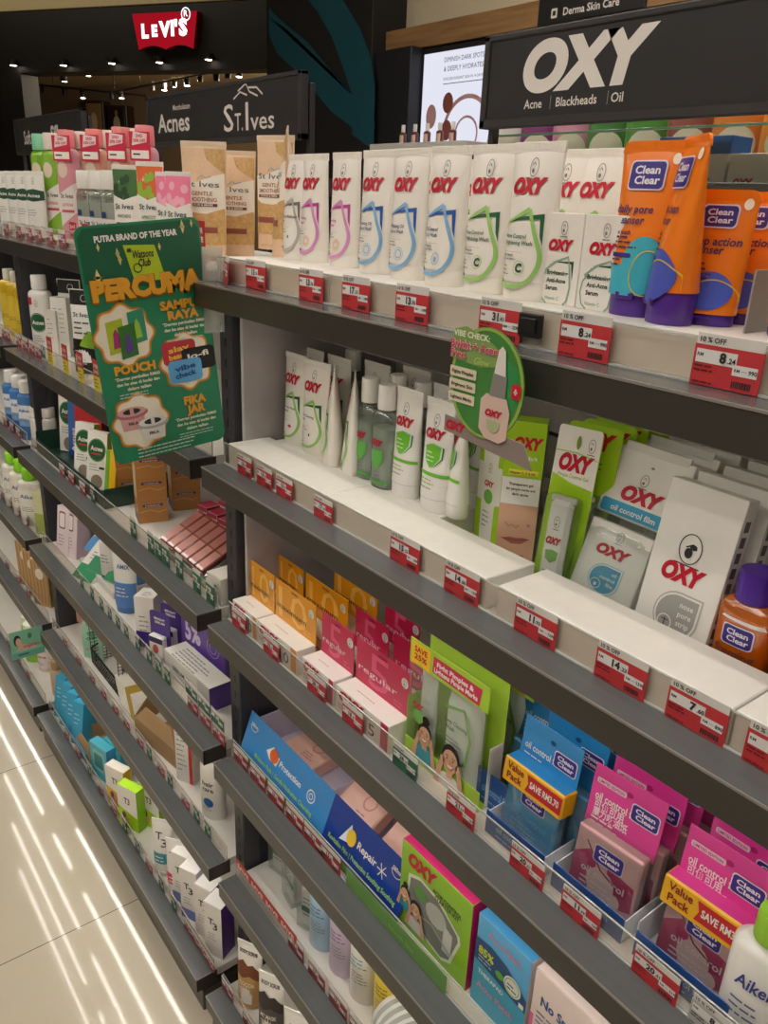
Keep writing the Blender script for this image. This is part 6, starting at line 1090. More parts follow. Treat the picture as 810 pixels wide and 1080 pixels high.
# fifth shelf
S_pr = MB(); PKR = mt('#dba39a', .4)
S_pr.box(-.07, .07, .004, .06, 0, .16, PKR, .001)
for k in range(14): S_pr.box(-.068 + k * .0098, -.0625 + k * .0098, 0, .005, .002, .158, mt('#e3b0a6', .4), .001)
S_pr = S_pr.mesh('ribbed_carton'); pl(S_pr, 'ribbed_carton', 'ribbed salmon pink carton at the left of the fifth shelf', 'carton', 84, 690, .115, 5, 12, None, dx=-.01)
S_pv2 = carton(.06, .05, .15, '#8a5a90', lambda b, D, w, h: b.dlines(D, -.3 * w, .3 * w, h * .6, 4, .012, .004, mt('#d8b8d0', .4), 1)); pl(S_pv2, 'mask_carton', 'purple carton left of the ribbed pink one', 'carton', 60, 670, .10, 5, 12, None, dx=.012); S_pk2 = carton(.06, .05, .15, '#d8b89a', lambda b, D, w, h: (b.dell(D, 0, h * .6, .02, .03, mt('#8a6a50', .4), 1), b.dlines(D, -.3 * w, .3 * w, h * .3, 4, .012, .004, mt('#8a6a50', .4), 1))); pl(S_pk2, 'mask_carton', 'tan carton behind the ribbed pink one', 'carton', 72, 665, .19, 5, 12, None)
mb_ = MB(); O = [(-.035, 0), (.035, 0), (.037, .10), (.02, .14), (0, .152), (-.02, .14), (-.037, .10)]; mb_.prism(O, 0, .004, mt('#9fd0b4', .4)); Dm = plane((0, 0, 0), (1, 0, 0), (0, 0, 1)); mb_.dtext(Dm, 'TEA', 0, .085, .010, mt('#2f7a62', .4), w=.035, bold=.03, rot=.5); mb_.dtext(Dm, 'TREE', 0, .068, .010, mt('#2f7a62', .4), w=.04, bold=.03, rot=.5)
for q in ((-.02, .03), (.018, .04), (-.012, .115), (.02, .1)): mb_.dell(Dm, q[0], q[1], .006, .004, mt('#d8927a', .4), 1)
pl(mb_.mesh('display_card'), 'display_card', 'mint green shaped card right of the ribbed pink carton', 'display card', 101, 715, .085, 5, 32, None)
# black wire mesh basket with booklets
o = bpy.data.objects.new('mesh_basket', None); COL.objects.link(o); o.location = (-.975, .075, Z5 + .0004); tag(o, 'black wire mesh basket on the fifth shelf', 'basket')
b = MB()
for side in range(4):
    L_ = .23 if side % 2 == 0 else .17
    P = (lambda u, z: (u, .17, z)) if side == 0 else (lambda u, z: (.23, u, z)) if side == 1 else (lambda u, z: (u, 0, z)) if side == 2 else (lambda u, z: (0, u, z))
    H_ = .13 if side != 2 else .05; n = int(L_ / .011)
    for k in range(n + 1): b.pipe([P(L_ * k / n, .002), P(L_ * k / n, H_)], .0011, BLACK, 4)
    for k in range(int(H_ / .011) + 1): b.pipe([P(0, .003 + k * .011), P(L_, .003 + k * .011)], .0011, BLACK, 4)
b.build('wire_mesh', o)
r_ = MB()
for a, c in (((0, 0, .05), (.23, 0, .05)), ((.23, 0, .05), (.23, .17, .13)), ((.23, .17, .13), (0, .17, .13)), ((0, .17, .13), (0, 0, .05))): r_.pipe([a, c], .003, BLACK, 8)
r_.build('rim', o); k_ = MB(); k_.box(.10, .13, .055, .075, .002, .16, BLACK, .002); k_.build('centre_post', o); k_ = MB(); k_.box(.095, .135, .05, .08, .16, .195, mt('#8a857c', .4), .002); k_.build('post_cap', o)
S_bk = MB(); S_bk.box(-.0025, .0025, 0, .10, 0, .075, mt('#ece8dc', .4), .0005, front=mt('#f0ece2', .4)); S_bk = S_bk.mesh('booklet'); S_bg = MB(); S_bg.box(-.0025, .0025, 0, .10, 0, .075, mt('#b89a3a', .35), .0005, front=mt('#d8bc5a', .35)); S_bg = S_bg.mesh('booklet')
for i in range(12): place(S_bg if i in (6, 7, 8) else S_bk, 'booklet', '%s slim sachet leaning in the row right of the mesh basket, %s from the left' % ('gold' if i in (6, 7, 8) else 'white', (N + ['tenth', 'eleventh', 'last'])[i]), 'sachet', (-.715 + i * .0128, .064, Z5 + .006), math.radians(-6), 'slim white and gold sachets', ry=math.radians(-34), sc=(1, 1.2, 1.1))
KR = mt('#a98a62', .7)
def kraft(w, d, h, flap=True):
    b = MB(); t = .002
    b.box(-w / 2, w / 2, 0, d, 0, t, KR, .0004); b.box(-w / 2, w / 2, 0, t, 0, h * .45, KR, .0004); b.box(-w / 2, w / 2, d - t, d, 0, h, KR, .0004); b.prism([(0, 0), (d, 0), (d, h), (d * .55, h), (0, h * .45)], -t / 2, t / 2, KR, xf=lambda p: Vector((-w / 2 + p.y, p.x, p.z))); b.prism([(0, 0), (d, 0), (d, h * .45), (0, h * .35)], -t / 2, t / 2, KR, xf=lambda p: Vector((w / 2 + p.y, p.x, p.z)))
    f = MB(); f.prism([(-w * .48, h * .45), (w * .48, h * .45), (w * .3, h * .45 + d * .35), (-w * .3, h * .45 + d * .35)], -.001, .001, KR, xf=lambda p: Vector((p.x, p.y + (p.z - h * .45) * .3, p.z)))
    return [('box', b.mesh('box'), []), ('flap', f.mesh('flap'), [])]
place(kraft(.20, .12, .12), 'cardboard_box', 'cut open brown cardboard box on the fifth shelf right of the sachets', 'box', (-.475, .065, Z5), math.radians(8), None)
S_ws = carton(.048, .05, .155, '#e6e2dc', lambda b, D, w, h: (b.drect(D, .3 * w, 0, .5 * w, h * .8, mt('#c9302e', .4), 1), b.dlines(D, -.4 * w, .2 * w, h * .85, 8, .014, .003, GREYINK, 1)), sidecol='#dcd4ce')
for i, (x, y) in enumerate(((-.325, .075), (-.265, .115))): place(S_ws, 'serum_carton', 'tall white carton with red edge, %s of two right of the brown box' % ('left', 'right')[i], 'carton', (x, y, Z5), math.radians(28), 'tall white red edged cartons')
S_b5 = bottle(.062, .04, .165, '#e9e6de', '#e4e1da', .012, .03, .002, lambda b, D, h, w: (b.dtext(D, 'hair', 0, h * .6, .012, INK, w=w * .5), b.dtext(D, 'care', 0, h * .5, .012, INK, w=w * .5), b.dell(D, 0, h * .3, .014, .012, mt('#2f6aa8', .4), 1), b.dlines(D, -.3 * w, .3 * w, h * .2, 2, .006, .002, GREYINK, 1)), pw=2.3, shoulder=.02)
pl(S_b5, 'lotion_bottle', 'white oval bottle at the right end of the fifth shelf', 'bottle', 226, 850, .085, 5, 25, None, dx=.0)
pl(S_ws, 'serum_carton', 'white carton at the back right of the fifth shelf', 'carton', 222, 800, .19, 5, 20, None)
for i, px in enumerate((124, 136, 150, 160, 172, 182)): pl((S_rd, S_rd, S_rd, S_gn, S_rd, S_gn)[i], 'price_tag', 'price tag, %s from the left under the brown box and sachets' % N[i], 'price tag', px, 775 + i * 17, .0402, 5, 0, 'price tags under the brown box', .0012, sc=.9)
for i, px in enumerate((196, 208, 220)): pl((S_rd, S_gn, S_gn)[i], 'price_tag', 'price tag, %s of three under the white oval bottle' % N[i], 'price tag', px, 850 + i * 22, .0402, 5, 0, 'price tags under the oval bottle', .0012, sc=.9)
for i, px in enumerate((70, 84, 98, 110)): pl(S_sm, 'price_tag', 'dim price tag, %s from the left under the ribbed pink carton' % N[i], 'price tag', px, 690 + i * 16, .0402, 5, 0, 'price tags under the ribbed carton', .0012, sc=.9)
# sixth shelf
CY = '#2f9fc8'
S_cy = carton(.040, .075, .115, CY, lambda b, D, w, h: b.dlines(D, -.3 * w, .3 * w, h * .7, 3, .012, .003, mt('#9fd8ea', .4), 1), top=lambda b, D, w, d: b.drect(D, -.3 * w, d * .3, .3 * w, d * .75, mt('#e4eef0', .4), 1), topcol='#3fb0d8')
for i in range(4): place(S_cy, 'pad_carton', 'bright blue carton leaning on the lowest shelf, %s of four' % N[i], 'carton', (-1.19 + .058 * i, .012, Z6), math.radians(24), 'bright blue cartons', rx=math.radians(-10), sc=(1.15, 1, 1.25))
S_bc = bottle(.045, .045, .15, '#2f6aa0', '#b99a6a', .03, .046, .002, lambda b, D, h, w: b.dpoly(D, [(-.4 * w, h * .5), (.4 * w, h * .65), (.4 * w, h * .8), (-.4 * w, h * .65)], WHITE, 1), pw=2.0); place(S_bc, 'lotion_bottle', 'blue bottle with tan cap behind the bright blue cartons', 'bottle', (-1.16, .13, Z6), 0, None)
place(kraft(.12, .09, .055), 'cardboard_box', 'small cut cardboard box between the blue cartons on the lowest shelf', 'box', (-.955, .014, Z6), 0, None)
blf = carton(.10, .004, .034, '#3a94c0', None); place(blf, 'box_front', 'blue cardboard front standing before the small cut box', 'box front', (-.955, .007, Z6), 0, None)
pt = MB(); pt.box(-.001, .001, 0, .16, 0, .10, clear(tint='#bfe4e8', refl=.1, opac=.25, body='#9fd0d8', name='tinted_partition'), .0004); tag(pt.build('shelf_divider', None, (-.962, .105, Z6)), 'tinted clear partition right of the bright blue cartons', 'divider')
S_cw = carton(.085, .03, .118, '#45b4cc', lambda b, D, w, h: (b.drr(D, -.34 * w, h * .25, .34 * w, h * .85, .008, mt('#7fc8c4', .4), 1), b.drr(D, -.26 * w, h * .35, .26 * w, h * .75, .006, mt('#2f7f8a', .4), 2)), sidecol='#2f8fc0')
for i in range(2): place(S_cw, 'pad_carton', 'turquoise window carton, %s, left of the lime cartons' % ('front one', 'rear one')[i], 'carton', (-.815 + .012 * i, .018 + .036 * i, Z6), math.radians(14), 'turquoise window cartons')
def lime_front(b, D, w, h):
    b.dpoly(D, [(-.5 * w, h * .5), (.5 * w, h * .35), (.5 * w, h), (-.5 * w, h)], WHITE, 1); b.dtext(D, 'T3', 0, h * .62, .020, INK, w=w * .3, k=3); b.dell(D, -.2 * w, h * .2, .2 * w, h * .13, mt('#e0a890', .4), 2); b.dell(D, -.2 * w, h * .32, .1 * w, h * .08, mt('#7a4a3a', .4), 3)
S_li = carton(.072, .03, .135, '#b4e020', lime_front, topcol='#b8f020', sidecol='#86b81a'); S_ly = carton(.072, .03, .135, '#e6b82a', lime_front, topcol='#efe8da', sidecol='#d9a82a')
place(S_ly, 'mask_carton', 'yellow and white carton left of the lime carton on the lowest shelf', 'carton', (-.67, .014, Z6), math.radians(22), 'lime and yellow cartons'); place(S_li, 'mask_carton', 'bright lime and white carton in front on the lowest shelf', 'carton', (-.575, .012, Z6), math.radians(22), 'lime and yellow cartons'); place(S_li, 'mask_carton', 'bright lime carton tucked behind the front lime one', 'carton', (-.545, .060, Z6), math.radians(22), 'lime and yellow cartons')
def t3_art(band):
    def art(b, D, h, w): b.dtext(D, 'T', -.12 * w, h * .66, .022, INK, w=w * .34, bold=.0); b.dtext(D, '3', .14 * w, h * .54, .024, INK, w=w * .30, bold=.0); b.drect(D, -.46 * w, h * .24, .46 * w, h * .42, mt(band, .4), 1, 10); b.dlines(D, -.3 * w, .3 * w, h * .34, 2, .01, .003, WHITE, 3)
    return art
for i, (px, py, bc, lb) in enumerate([(174, 910, '#2f93a8', 'white T3 tube with teal band on the lowest shelf'), (188, 925, '#d8386a', 'white T3 tube with pink band on the lowest shelf')]): pl(tube(.052, .04, .056, .165, '#ece9e4', t3_art(bc), '#dcd9d4', .02), 'face_wash_tube', lb, 'tube', px, py, .032, 6, 40, 'white T3 tubes')
def t3_carton(c1, c2): return carton(.050, .045, .150, '#e9e6e0', lambda b, D, w, h: (b.dtext(D, 'T', -.1 * w, h * .62, .018, INK, w=w * .3), b.dtext(D, '3', .14 * w, h * .54, .020, INK, w=w * .26), b.dlines(D, -.3 * w, .3 * w, h * .42, 3, .008, .002, GREYINK, 1), b.drect(D, -.5 * w, 0, .5 * w, h * .2, mt(c1, .4), 1)), sidecol=c2, topcol='#efece6')
S_t3 = t3_carton('#7f8ad0', '#dcd8e8'); S_t4 = t3_carton('#e4dfd8', '#4a1a78')
for i, (x, y) in enumerate(((-.262, .022), (-.205, .018))): place(S_t3, 'gel_carton', 'white carton with blue foot, %s of two on the lowest shelf' % ('left', 'right')[i], 'carton', (x, y, Z6), math.radians(26), 'white blue footed cartons')
for i, (x, y) in enumerate(((-.140, .024), (-.082, .020))): place(S_t4, 'gel_carton', 'white carton with deep purple side, %s of two beside the shelf end' % ('left', 'right')[i], 'carton', (x, y, Z6), math.radians(24), 'white purple sided cartons')
for i, px in enumerate((72, 84, 96, 108, 121, 133, 146, 158, 171, 184)): pl((S_sm, S_rd, S_gn, S_sm, S_rd, S_gn, S_gn, S_rd, S_gn, S_gn)[i], 'price_tag', 'price tag, %s from the left on the lowest rail of the middle bay' % (N + ['tenth'])[i], 'price tag', px, 790 + i * 19, .0402, 6, 0, 'price tags on the lowest rail of the middle bay', .0012, sc=.9)
for i, px in enumerate((197, 205, 213, 221)): pl(S_rd, 'price_tag', 'red price tag, %s of four by the purple sided cartons' % N[i], 'price tag', px, 955 + i * 16, .0402, 6, 0, 'red tags at the right end of the lowest rail', .0012, sc=.85)
# =================================================================== FAR BAY (left edge)
S_tt = tube(.05, .04, .056, .16, '#3f9aa0', lambda b, D, h, w: b.dlines(D, -.3 * w, .3 * w, h * .6, 4, .014, .004, mt('#cfe4e4', .4), 1), '#e4e2de', .03)
place(S_tt, 'face_wash_tube', 'teal tube at the left edge of the photo on the top shelf', 'tube', (-1.40, .085, Z1), math.radians(40), None)
S_ye = bottle(.06, .05, .19, '#c9a818', '#d8d4c8', .03, .03, .003, label_art('#d9bc3a', None, '#000000', lines='#6a5a1a'))
for i, x in enumerate((-1.52, -1.44, -1.36)): place(S_ye, 'lotion_bottle', 'yellow bottle at the left edge of the second shelf, %s' % ('farthest', 'middle one', 'nearest the post')[i], 'bottle', (x, .10, Z2), math.radians(35), 'yellow bottles at the left edge')
S_bl = bottle(.06, .05, .18, '#3f78b8', '#e6e4e0', .035, .042, .003, label_art('#dfe6ee', 'Aiken', '#2f4a8a', .3, .75, band=('#7fa8d8', .3, .45)))
for i, x in enumerate((-1.53, -1.445, -1.36)): place(S_bl, 'lotion_bottle', 'blue bottle with white cap at the left edge of the third shelf, %s' % ('farthest', 'middle one', 'nearest the post')[i], 'bottle', (x, .075, Z3), math.radians(45), 'blue bottles at the left edge')
S_gc = bottle(.085, .055, .19, '#e0ddd0', '#8ad02a', .035, .05, .003, label_art('#e9e6da', 'Aiken', '#5a6a9a', .2, .8))
for i, x in enumerate((-1.62, -1.52, -1.42)): place(S_gc, 'lotion_bottle', 'white bottle with lime cap at the left edge of the fourth shelf, %s' % ('farthest', 'middle one', 'nearest the post')[i], 'bottle', (x, .07, Z4), math.radians(45), 'lime capped bottles at the left edge')
S_gy = carton(.05, .04, .14, '#d8d8a8', lambda b, D, w, h: b.drect(D, -.5 * w, 0, .5 * w, h * .5, mt('#a8b85a', .4), 1)); place(S_gy, 'gel_carton', 'pale green carton beside the lime capped bottles', 'carton', (-1.31, .06, Z4), math.radians(30), None)
def wood_pack(b, D, w, h): 
    for k in range(5): b.dstroke(D, [(-.4 * w + k * .2 * w, h * .05), (-.35 * w + k * .2 * w, h * .4), (-.42 * w + k * .2 * w, h * .95)], .003, mt('#8f6a40', .5), 1)
    b.dell(D, 0, h * .7, .018, .02, mt('#e4dcc8', .4), 2)
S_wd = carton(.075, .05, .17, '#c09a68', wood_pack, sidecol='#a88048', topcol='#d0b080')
for i, x in enumerate((-1.60, -1.51, -1.42)): place(S_wd, 'soap_carton', 'wood patterned tan carton at the left edge of the fifth shelf, %s' % ('farthest', 'middle one', 'nearest')[i], 'carton', (x, .06, Z5), math.radians(28), 'wood patterned cartons')
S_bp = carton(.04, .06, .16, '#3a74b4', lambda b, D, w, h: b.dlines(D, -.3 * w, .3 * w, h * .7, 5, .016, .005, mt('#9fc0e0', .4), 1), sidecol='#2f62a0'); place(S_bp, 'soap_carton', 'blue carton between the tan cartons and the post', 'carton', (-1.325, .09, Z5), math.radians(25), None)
S_lg = bottle(.06, .05, .15, '#8fc83a', '#dfe8d0', .03, .05, .002, pw=2.0); S_wr = bottle(.06, .05, .14, '#e8d8d4', '#efece8', .04, .055, .002, label_art('#efe6e0', 'care', '#c05a4a'), pw=2.0)
for i, (sp, x, y, lb) in enumerate([(S_lg, -1.60, .05, 'green bottle at the left edge of the lowest shelf'), (S_wr, -1.51, .07, 'white bottle right of the green one on the lowest shelf'), (S_wr, -1.44, .09, 'white bottle behind the green shelf talker'), (S_lg, -1.66, .06, 'green bottle farthest left on the lowest shelf')]): place(sp, 'lotion_bottle', lb, 'bottle', (x, y, Z6), math.radians(30), 'bottles on the far lowest shelf')
S_tn = bottle(.05, .05, .13, '#d0b490', '#b8946a', .03, .04, .002, pw=2.0); place(S_tn, 'lotion_bottle', 'tan bottle by the post on the far lowest shelf', 'bottle', (-1.33, .06, Z6), 0, None)
for sh, pxs, y0 in ((2, (4, 9), 350), (3, (6, 13, 20), 447), (4, (6, 14, 22, 30), 545), (5, (10, 20, 30), 612), (6, (14, 24, 32), 712)):
    for i, px in enumerate(pxs): pl(S_sm, 'price_tag', 'dim price tag, %s from the left on the %s rail of the far bay' % (N[i], ('', '', 'second', 'third', 'fourth', 'fifth', 'lowest')[sh]), 'price tag', px, y0 + i * 8, .0402, sh, 0, 'price tags on the far bay rails', .0012, sc=.9)
# green shelf talker hanging at right angles on the far bay
def board_on(o, BLp, BRp, TLp, nrm_off=0): pass
p = [at(x, y, X=-1.262) for x, y in ((10, 668), (47, 662), (13, 697), (48, 690))]
o = bpy.data.objects.new('shelf_talker', None); COL.objects.link(o); o.location = (-1.262, p[2].y, p[2].z); tag(o, 'small mint green shelf talker with a lying woman, sticking out at the lowest shelf', 'shelf talker')
w_ = p[3].y - p[2].y; h_ = p[0].z - p[2].z; b = MB(); b.box(-.0006, .0006, 0, w_, 0, h_, mt('#7fb89a', .4), .0003); D = plane((.0006, 0, 0), (0, 1, 0), (0, 0, 1))
b.drect(D, 0, h_ * .0, w_, h_ * .22, mt('#5f9a84', .4), 1); b.dell(D, w_ * .22, h_ * .66, w_ * .11, h_ * .2, HAIR, 2); b.dell(D, w_ * .25, h_ * .6, w_ * .085, h_ * .15, SKN, 3); b.dpoly(D, [(w_ * .15, h_ * .3), (w_ * .75, h_ * .3), (w_ * .7, h_ * .4), (w_ * .32, h_ * .52)], mt('#d8a894', .4), 3); b.dtext(D, 'organics', w_ * .62, h_ * .36, h_ * .12, mt('#b5404a', .4), w=w_ * .5, k=5); b.dlines(D, w_ * .2, w_ * .8, h_ * .1, 1, .01, h_ * .06, mt('#2f5a4a', .4), 2); b.dell(D, w_ * .6, h_ * .75, w_ * .06, h_ * .1, mt('#3f7a4a', .4), 2); b.build('card', o)
k = MB(); k.box(-.002, .002, w_ - .004, w_ + .03, h_ * .3, h_ * .6, ACRE, .0004); k.build('clip', o)
# =================================================================== green promotion board between the bays
XB = -.0036
TL, TR, BLc, BR_ = at(72, 243, X=XB), at(203, 226, X=XB), at(126, 488, X=XB), at(243, 463, X=XB)
U = ((TR - TL) + (BR_ - BLc)).normalized(); V = Vector((1, 0, 0)).cross(U).normalized()
BW = ((TR - TL).length + (BR_ - BLc).length) / 2; BH = ((TL - BLc).length + (TR - BR_).length) / 2
ctr = (TL + TR + BLc + BR_) / 4; org = ctr - U * BW / 2 - V * BH / 2
o = bpy.data.objects.new('promotion_board', None); COL.objects.link(o); o.location = org; tag(o, 'large green promotion board reading PERCUMA hanging between the bays', 'promotion board')
b = MB(); GR = mt('#1f7a55', .4, var=.12, scale=30); D0 = plane((0, 0, 0), U, V); D = lambda a, c, k=1: D0(a, c, k)
r = .014; O = []
for cx, cz, t0 in ((BW - r, r, 270), (BW - r, BH - r, 0), (r, BH - r, 90), (r, r, 180)):
    for q in range(6): t = math.radians(t0 + 18 * q); O.append((cx + r * math.cos(t), cz + r * math.sin(t)))
A = [D0(x, y, 0) for x, y in O]; B = [q + Vector((-.0012, 0, 0)) for q in A]; ia = b.pts(A); ib = b.pts(B); b.face(ia, GR); b.face(ib[::-1], GR)
for i in range(len(O)): b.face([ia[(i + 1) % len(O)], ia[i], ib[i], ib[(i + 1) % len(O)]], GR)
b.build('board', o); b = MB()
GD = mt('#d99b2a', .4); GDD = mt('#8a5a14', .4); CRM = mt('#e4dcc8', .45); DKG = mt('#14583c', .4); W_ = lambda x: x * BW; H_ = lambda y: y * BH
b.dpoly(D, [(W_(0.02), H_(.78)), (W_(.98), H_(.70)), (W_(.985), H_(.955)), (W_(.93), H_(.99)), (W_(.07), H_(.99)), (W_(.015), H_(.955))], DKG, 1)
b.dtext(D, 'PUTRA BRAND OF THE YEAR', W_(.47), H_(.935), .0085, WHITE, k=4, w=W_(.66), bold=.04)
b.dpoly(D, [(W_(.40), H_(.77)), (W_(.66), H_(.76)), (W_(.60), H_(.905)), (W_(.35), H_(.915))], mt('#a9c023', .4), 4)
for t, v in (('Watsons', .86), ('Club', .825)): b.dtext(D, t, W_(.50), H_(v), .011, INK, k=6, w=W_(.17 if t == 'Watsons' else .1), bold=.02, shear=.25)
b.dring(D, W_(.44), H_(.82), .006, .006, .0015, INK, 6); b.drr(D, W_(.375), H_(.885), W_(.41), H_(.90), .0015, INK, 6)
b.dtext(D, 'PERCUMA', W_(.51), H_(.705), .029, GDD, k=5, w=W_(.93), bold=.09, rot=.0); b.dtext(D, 'PERCUMA', W_(.505), H_(.711), .0275, GD, k=8, w=W_(.91), bold=.07, rot=.0)
def rosette(u, v, R, name):
    P = []; 
    for i in range(64): t = 2 * math.pi * i / 64; q = R * (1 + .07 * math.cos(8 * t)); P.append((u + q * math.cos(t), v + q * math.sin(t)))
    b.dpoly(D, [(u + (x - u) * 1.12, v + (y - v) * 1.12) for x, y in P], mt('#b5762a', .4), 2); b.dpoly(D, [(u + (x - u) * 1.05, v + (y - v) * 1.05) for x, y in P], mt('#e0b060', .4), 3); b.dpoly(D, P, CRM, 4)
rosette(W_(.25), H_(.555), .041, 'a'); rosette(W_(.74), H_(.40), .040, 'b'); rosette(W_(.27), H_(.175), .040, 'c')
for q, (cx, cz, c1) in enumerate(((.18, .555, '#a9b82a'), (.36, .585, '#2f8a6a'), (.27, .53, '#2f6a2a'))): u, v = W_(cx), H_(cz); b.dpoly(D, [(u - .013, v - .026), (u + .013, v - .022), (u + .013, v + .026), (u - .013, v + .022)], mt(c1, .4), 5 + q * 2); b.dpoly(D, [(u - .006, v - .018), (u + .006, v - .016), (u + .004, v + .004), (u, v + .012), (u - .004, v + .004)], mt(('#a02a6a', '#8fb83a', '#5a3a8a')[q], .4), 6 + q * 2)
for q, (cx, cz, c1, t, tc) in enumerate(((.68, .445, '#b02a3a', 'slay beauty', '#e6b83a'), (.84, .405, '#1a1816', 'lo-fi', '#ece6dc'), (.71, .36, '#5aa0d0', 'vibe check', '#1f3f7a'))): u, v = W_(cx), H_(cz); b.drr(D, u - .028, v - .018, u + .028, v + .018, .007, mt(c1, .4), 5 + q * 3); [b.dtext(D, tt, u, v + .002 - .011 * i, .0085, mt(tc, .4), k=7 + q * 3, w=.036 if len(tt) > 3 else .026, bold=.03, rot=.1) for i, tt in enumerate(t.split())]
for q, (cx, cz, c1, c2) in enumerate(((.20, .195, '#cf9a9c', '#a86a70'), (.36, .135, '#d8d6d0', '#a9aca8'))):
    u, v = W_(cx), H_(cz); b.dpoly(D, [(u - .020, v + .006), (u - .017, v - .018), (u + .017, v - .018), (u + .020, v + .006)], mt(c1, .4), 6 + q * 4); b.dell(D, u, v + .008, .026, .0085, mt(c2, .4), 7 + q * 4); b.dell(D, u, v + .011, .023, .0075, mt(c1, .4), 8 + q * 4); b.dell(D, u, v + .0115, .014, .0045, INK, 9 + q * 4); b.drect(D, u - .003, v + .007, u + .003, v + .016, mt(c1, .4), 10 + q * 4); b.dtext(D, 'FIKA', u, v - .010, .005, INK, k=8 + q * 4, w=.016, bold=.02)
def gold(t, u, v, h, w): b.dtext(D, t, u + .0008, v - .001, h, GDD, k=4, w=w, bold=.06); b.dtext(D, t, u, v, h, GD, k=6, w=w, bold=.05)
gold('SAMPUL', W_(.76), H_(.635), .013, W_(.38)); gold('RAYA', W_(.76), H_(.59), .013, W_(.27)); gold('POUCH', W_(.29), H_(.395), .013, W_(.34)); gold('FIKA', W_(.76), H_(.205), .013, W_(.20)); gold('JAR', W_(.76), H_(.162), .013, W_(.17))
for cu, cv_, sd in ((.76, .565, 0), (.30, .368, 3), (.75, .135, 6)):
    for i, t in enumerate(('*Dengan pembelian RM60', 'dan ke atas di kedai dan', 'dalam talian')): b.dtext(D, t, W_(cu), H_(cv_ - .024 * i), .0048, CRM, k=4, w=W_((.38, .36, .20)[i]), bold=.03)
    b.dlines(D, W_(cu - .17), W_(cu + .17), H_(cv_ - .066), 2, .0045, .0016, mt('#a9cbb8', .4), 4, sd)
b.dlines(D, W_(.20), W_(.85), H_(.045), 3, .006, .0018, mt('#c0dacb', .4), 4, 9)
for cx, cz, s_ in ((.16, .915, .006), (.30, .885, .008), (.12, .80, .012), (.64, .895, .006), (.85, .965, .010), (.93, .975, .006), (.31, .86, .008)): u, v = W_(cx), H_(cz); b.dpoly(D, [(u, v + s_), (u - s_ * .35, v), (u, v - s_), (u + s_ * .35, v)], mt('#e6d28a', .4), 4); b.dpoly(D, [(u + s_ * .5, v), (u, v + s_ * .2), (u - s_ * .5, v), (u, v - s_ * .2)], mt('#e6d28a', .4), 4)
b.build('printed_graphics', o)
k = MB(); c0 = at(214, 300, X=-.002) - org; k.box(-.0005, .0015, c0.y - .0, c0.y + .035, c0.z - .075, c0.z + .055, clear(refl=.1, opac=.45, body='#cfcfca', name='clip_plastic'), .0004); k.build('clip', o)
# =================================================================== round promotion card in front of the second shelf
YV = -.024; pc = at(512, 406, Y=YV)
o = bpy.data.objects.new('wobbler_card', None); COL.objects.link(o); o.location = pc; o.scale = (.86, 1, .66); tag(o, 'round green promotion card reading Bright + Acne Free hanging below the top shelf', 'promotion card')
b = MB(); D = plane((0, 0, 0), (1, 0, 0), (0, 0, 1)); G1 = mt('#3f7f3a', .4, var=.2, scale=40); O = [(.056 * math.cos(math.radians(a)), .001 + .078 * math.sin(math.radians(a))) for a in range(0, 360, 9)]; b.prism(O, 0, .001, G1)
b.dring(D, 0, .001, .0535, .0755, .004, mt('#8fae4a', .4), 1, 40); b.dpoly(D, [(.0, -.06), (.03, -.05), (.048, -.01), (.045, .03), (.02, .05), (.01, 0)], mt('#2f8a4a', .4), 1)
CT = mt('#c9b0a4', .4); b.dpoly(D, [(-.058, .028), (-.01, .022), (.022, .03), (.028, .045), (.0, .062), (-.035, .075), (-.055, .068)], mt('#7f9a5a', .4), 2)
b.dtext(D, 'VIBE CHECK:', -.026, .060, .0085, mt('#dfe8c8', .4), k=4, w=.056, bold=.03); b.dtext(D, 'Bright + Acne', -.020, .044, .0115, mt('#f0c8c8', .4), k=6, w=.072, bold=.06); b.dtext(D, 'Bright + Acne', -.020, .044, .0115, mt('#c04058', .4), k=8, w=.072, bold=.015); b.dtext(D, 'Free', -.044, .030, .0115, mt('#f0c8c8', .4), k=6, w=.024, bold=.06); b.dtext(D, 'Free', -.044, .030, .0115, mt('#c04058', .4), k=8, w=.024, bold=.015); b.dtext(D, 'Glow', -.006, .026, .010, mt('#9fc85a', .4), k=6, w=.024, bold=.03, shear=.3)
for i, t in enumerate(('Fights Pimples', 'Brightens Skin', 'Lightens Marks')): v = .006 - .0185 * i; b.drr(D, -.056, v - .004, -.014, v + .0105, .002, mt('#d8cdb4', .4), 3); b.dtext(D, t, -.035, v + .001, .0052, INK, k=5, w=.034, bold=.02)
b.dpoly(D, [(.006, -.074), (.028, -.076), (.038, -.068), (.040, -.03), (.034, -.012), (.004, -.010), (-.004, -.02), (-.004, -.062)], mt('#d2b8ac', .4), 4); b.dpoly(D, [(.008, -.012), (.032, -.012), (.032, .018), (.012, .02)], mt('#9a9694', .3, .4), 5); b.dpoly(D, [(.013, .02), (.03, .018), (.027, .052), (.022, .058), (.017, .052)], mt('#ddd6d0', .4), 5)
oxy(b, D, .018, -.040, .026, .009, k=7); b.dpoly(D, [(.008, -.046), (.028, -.046), (.027, -.058), (.018, -.064), (.009, -.058)], mt('#a9b08a', .4), 7); b.drr(D, .040, -.008, .053, .012, .003, RED, 6); b.drect(D, .044, .0, .049, .003, WHITE, 8); b.drect(D, .0455, -.002, .0475, .006, WHITE, 8); b.build('printed_card', o)
s = MB(); AS = mt('#8a7c78', .35); s.prism([(-.062, -.060), (.062, -.066), (.076, -.100), (.045, -.096), (-.062, -.084)], .0012, .002, AS); Ds = plane((0, .0012, 0), (1, 0, 0), (0, 0, 1)); oxy(s, Ds, -.042, -.079, .034, .013, k=2, rot=-.03); s.build('arm_strip', o)
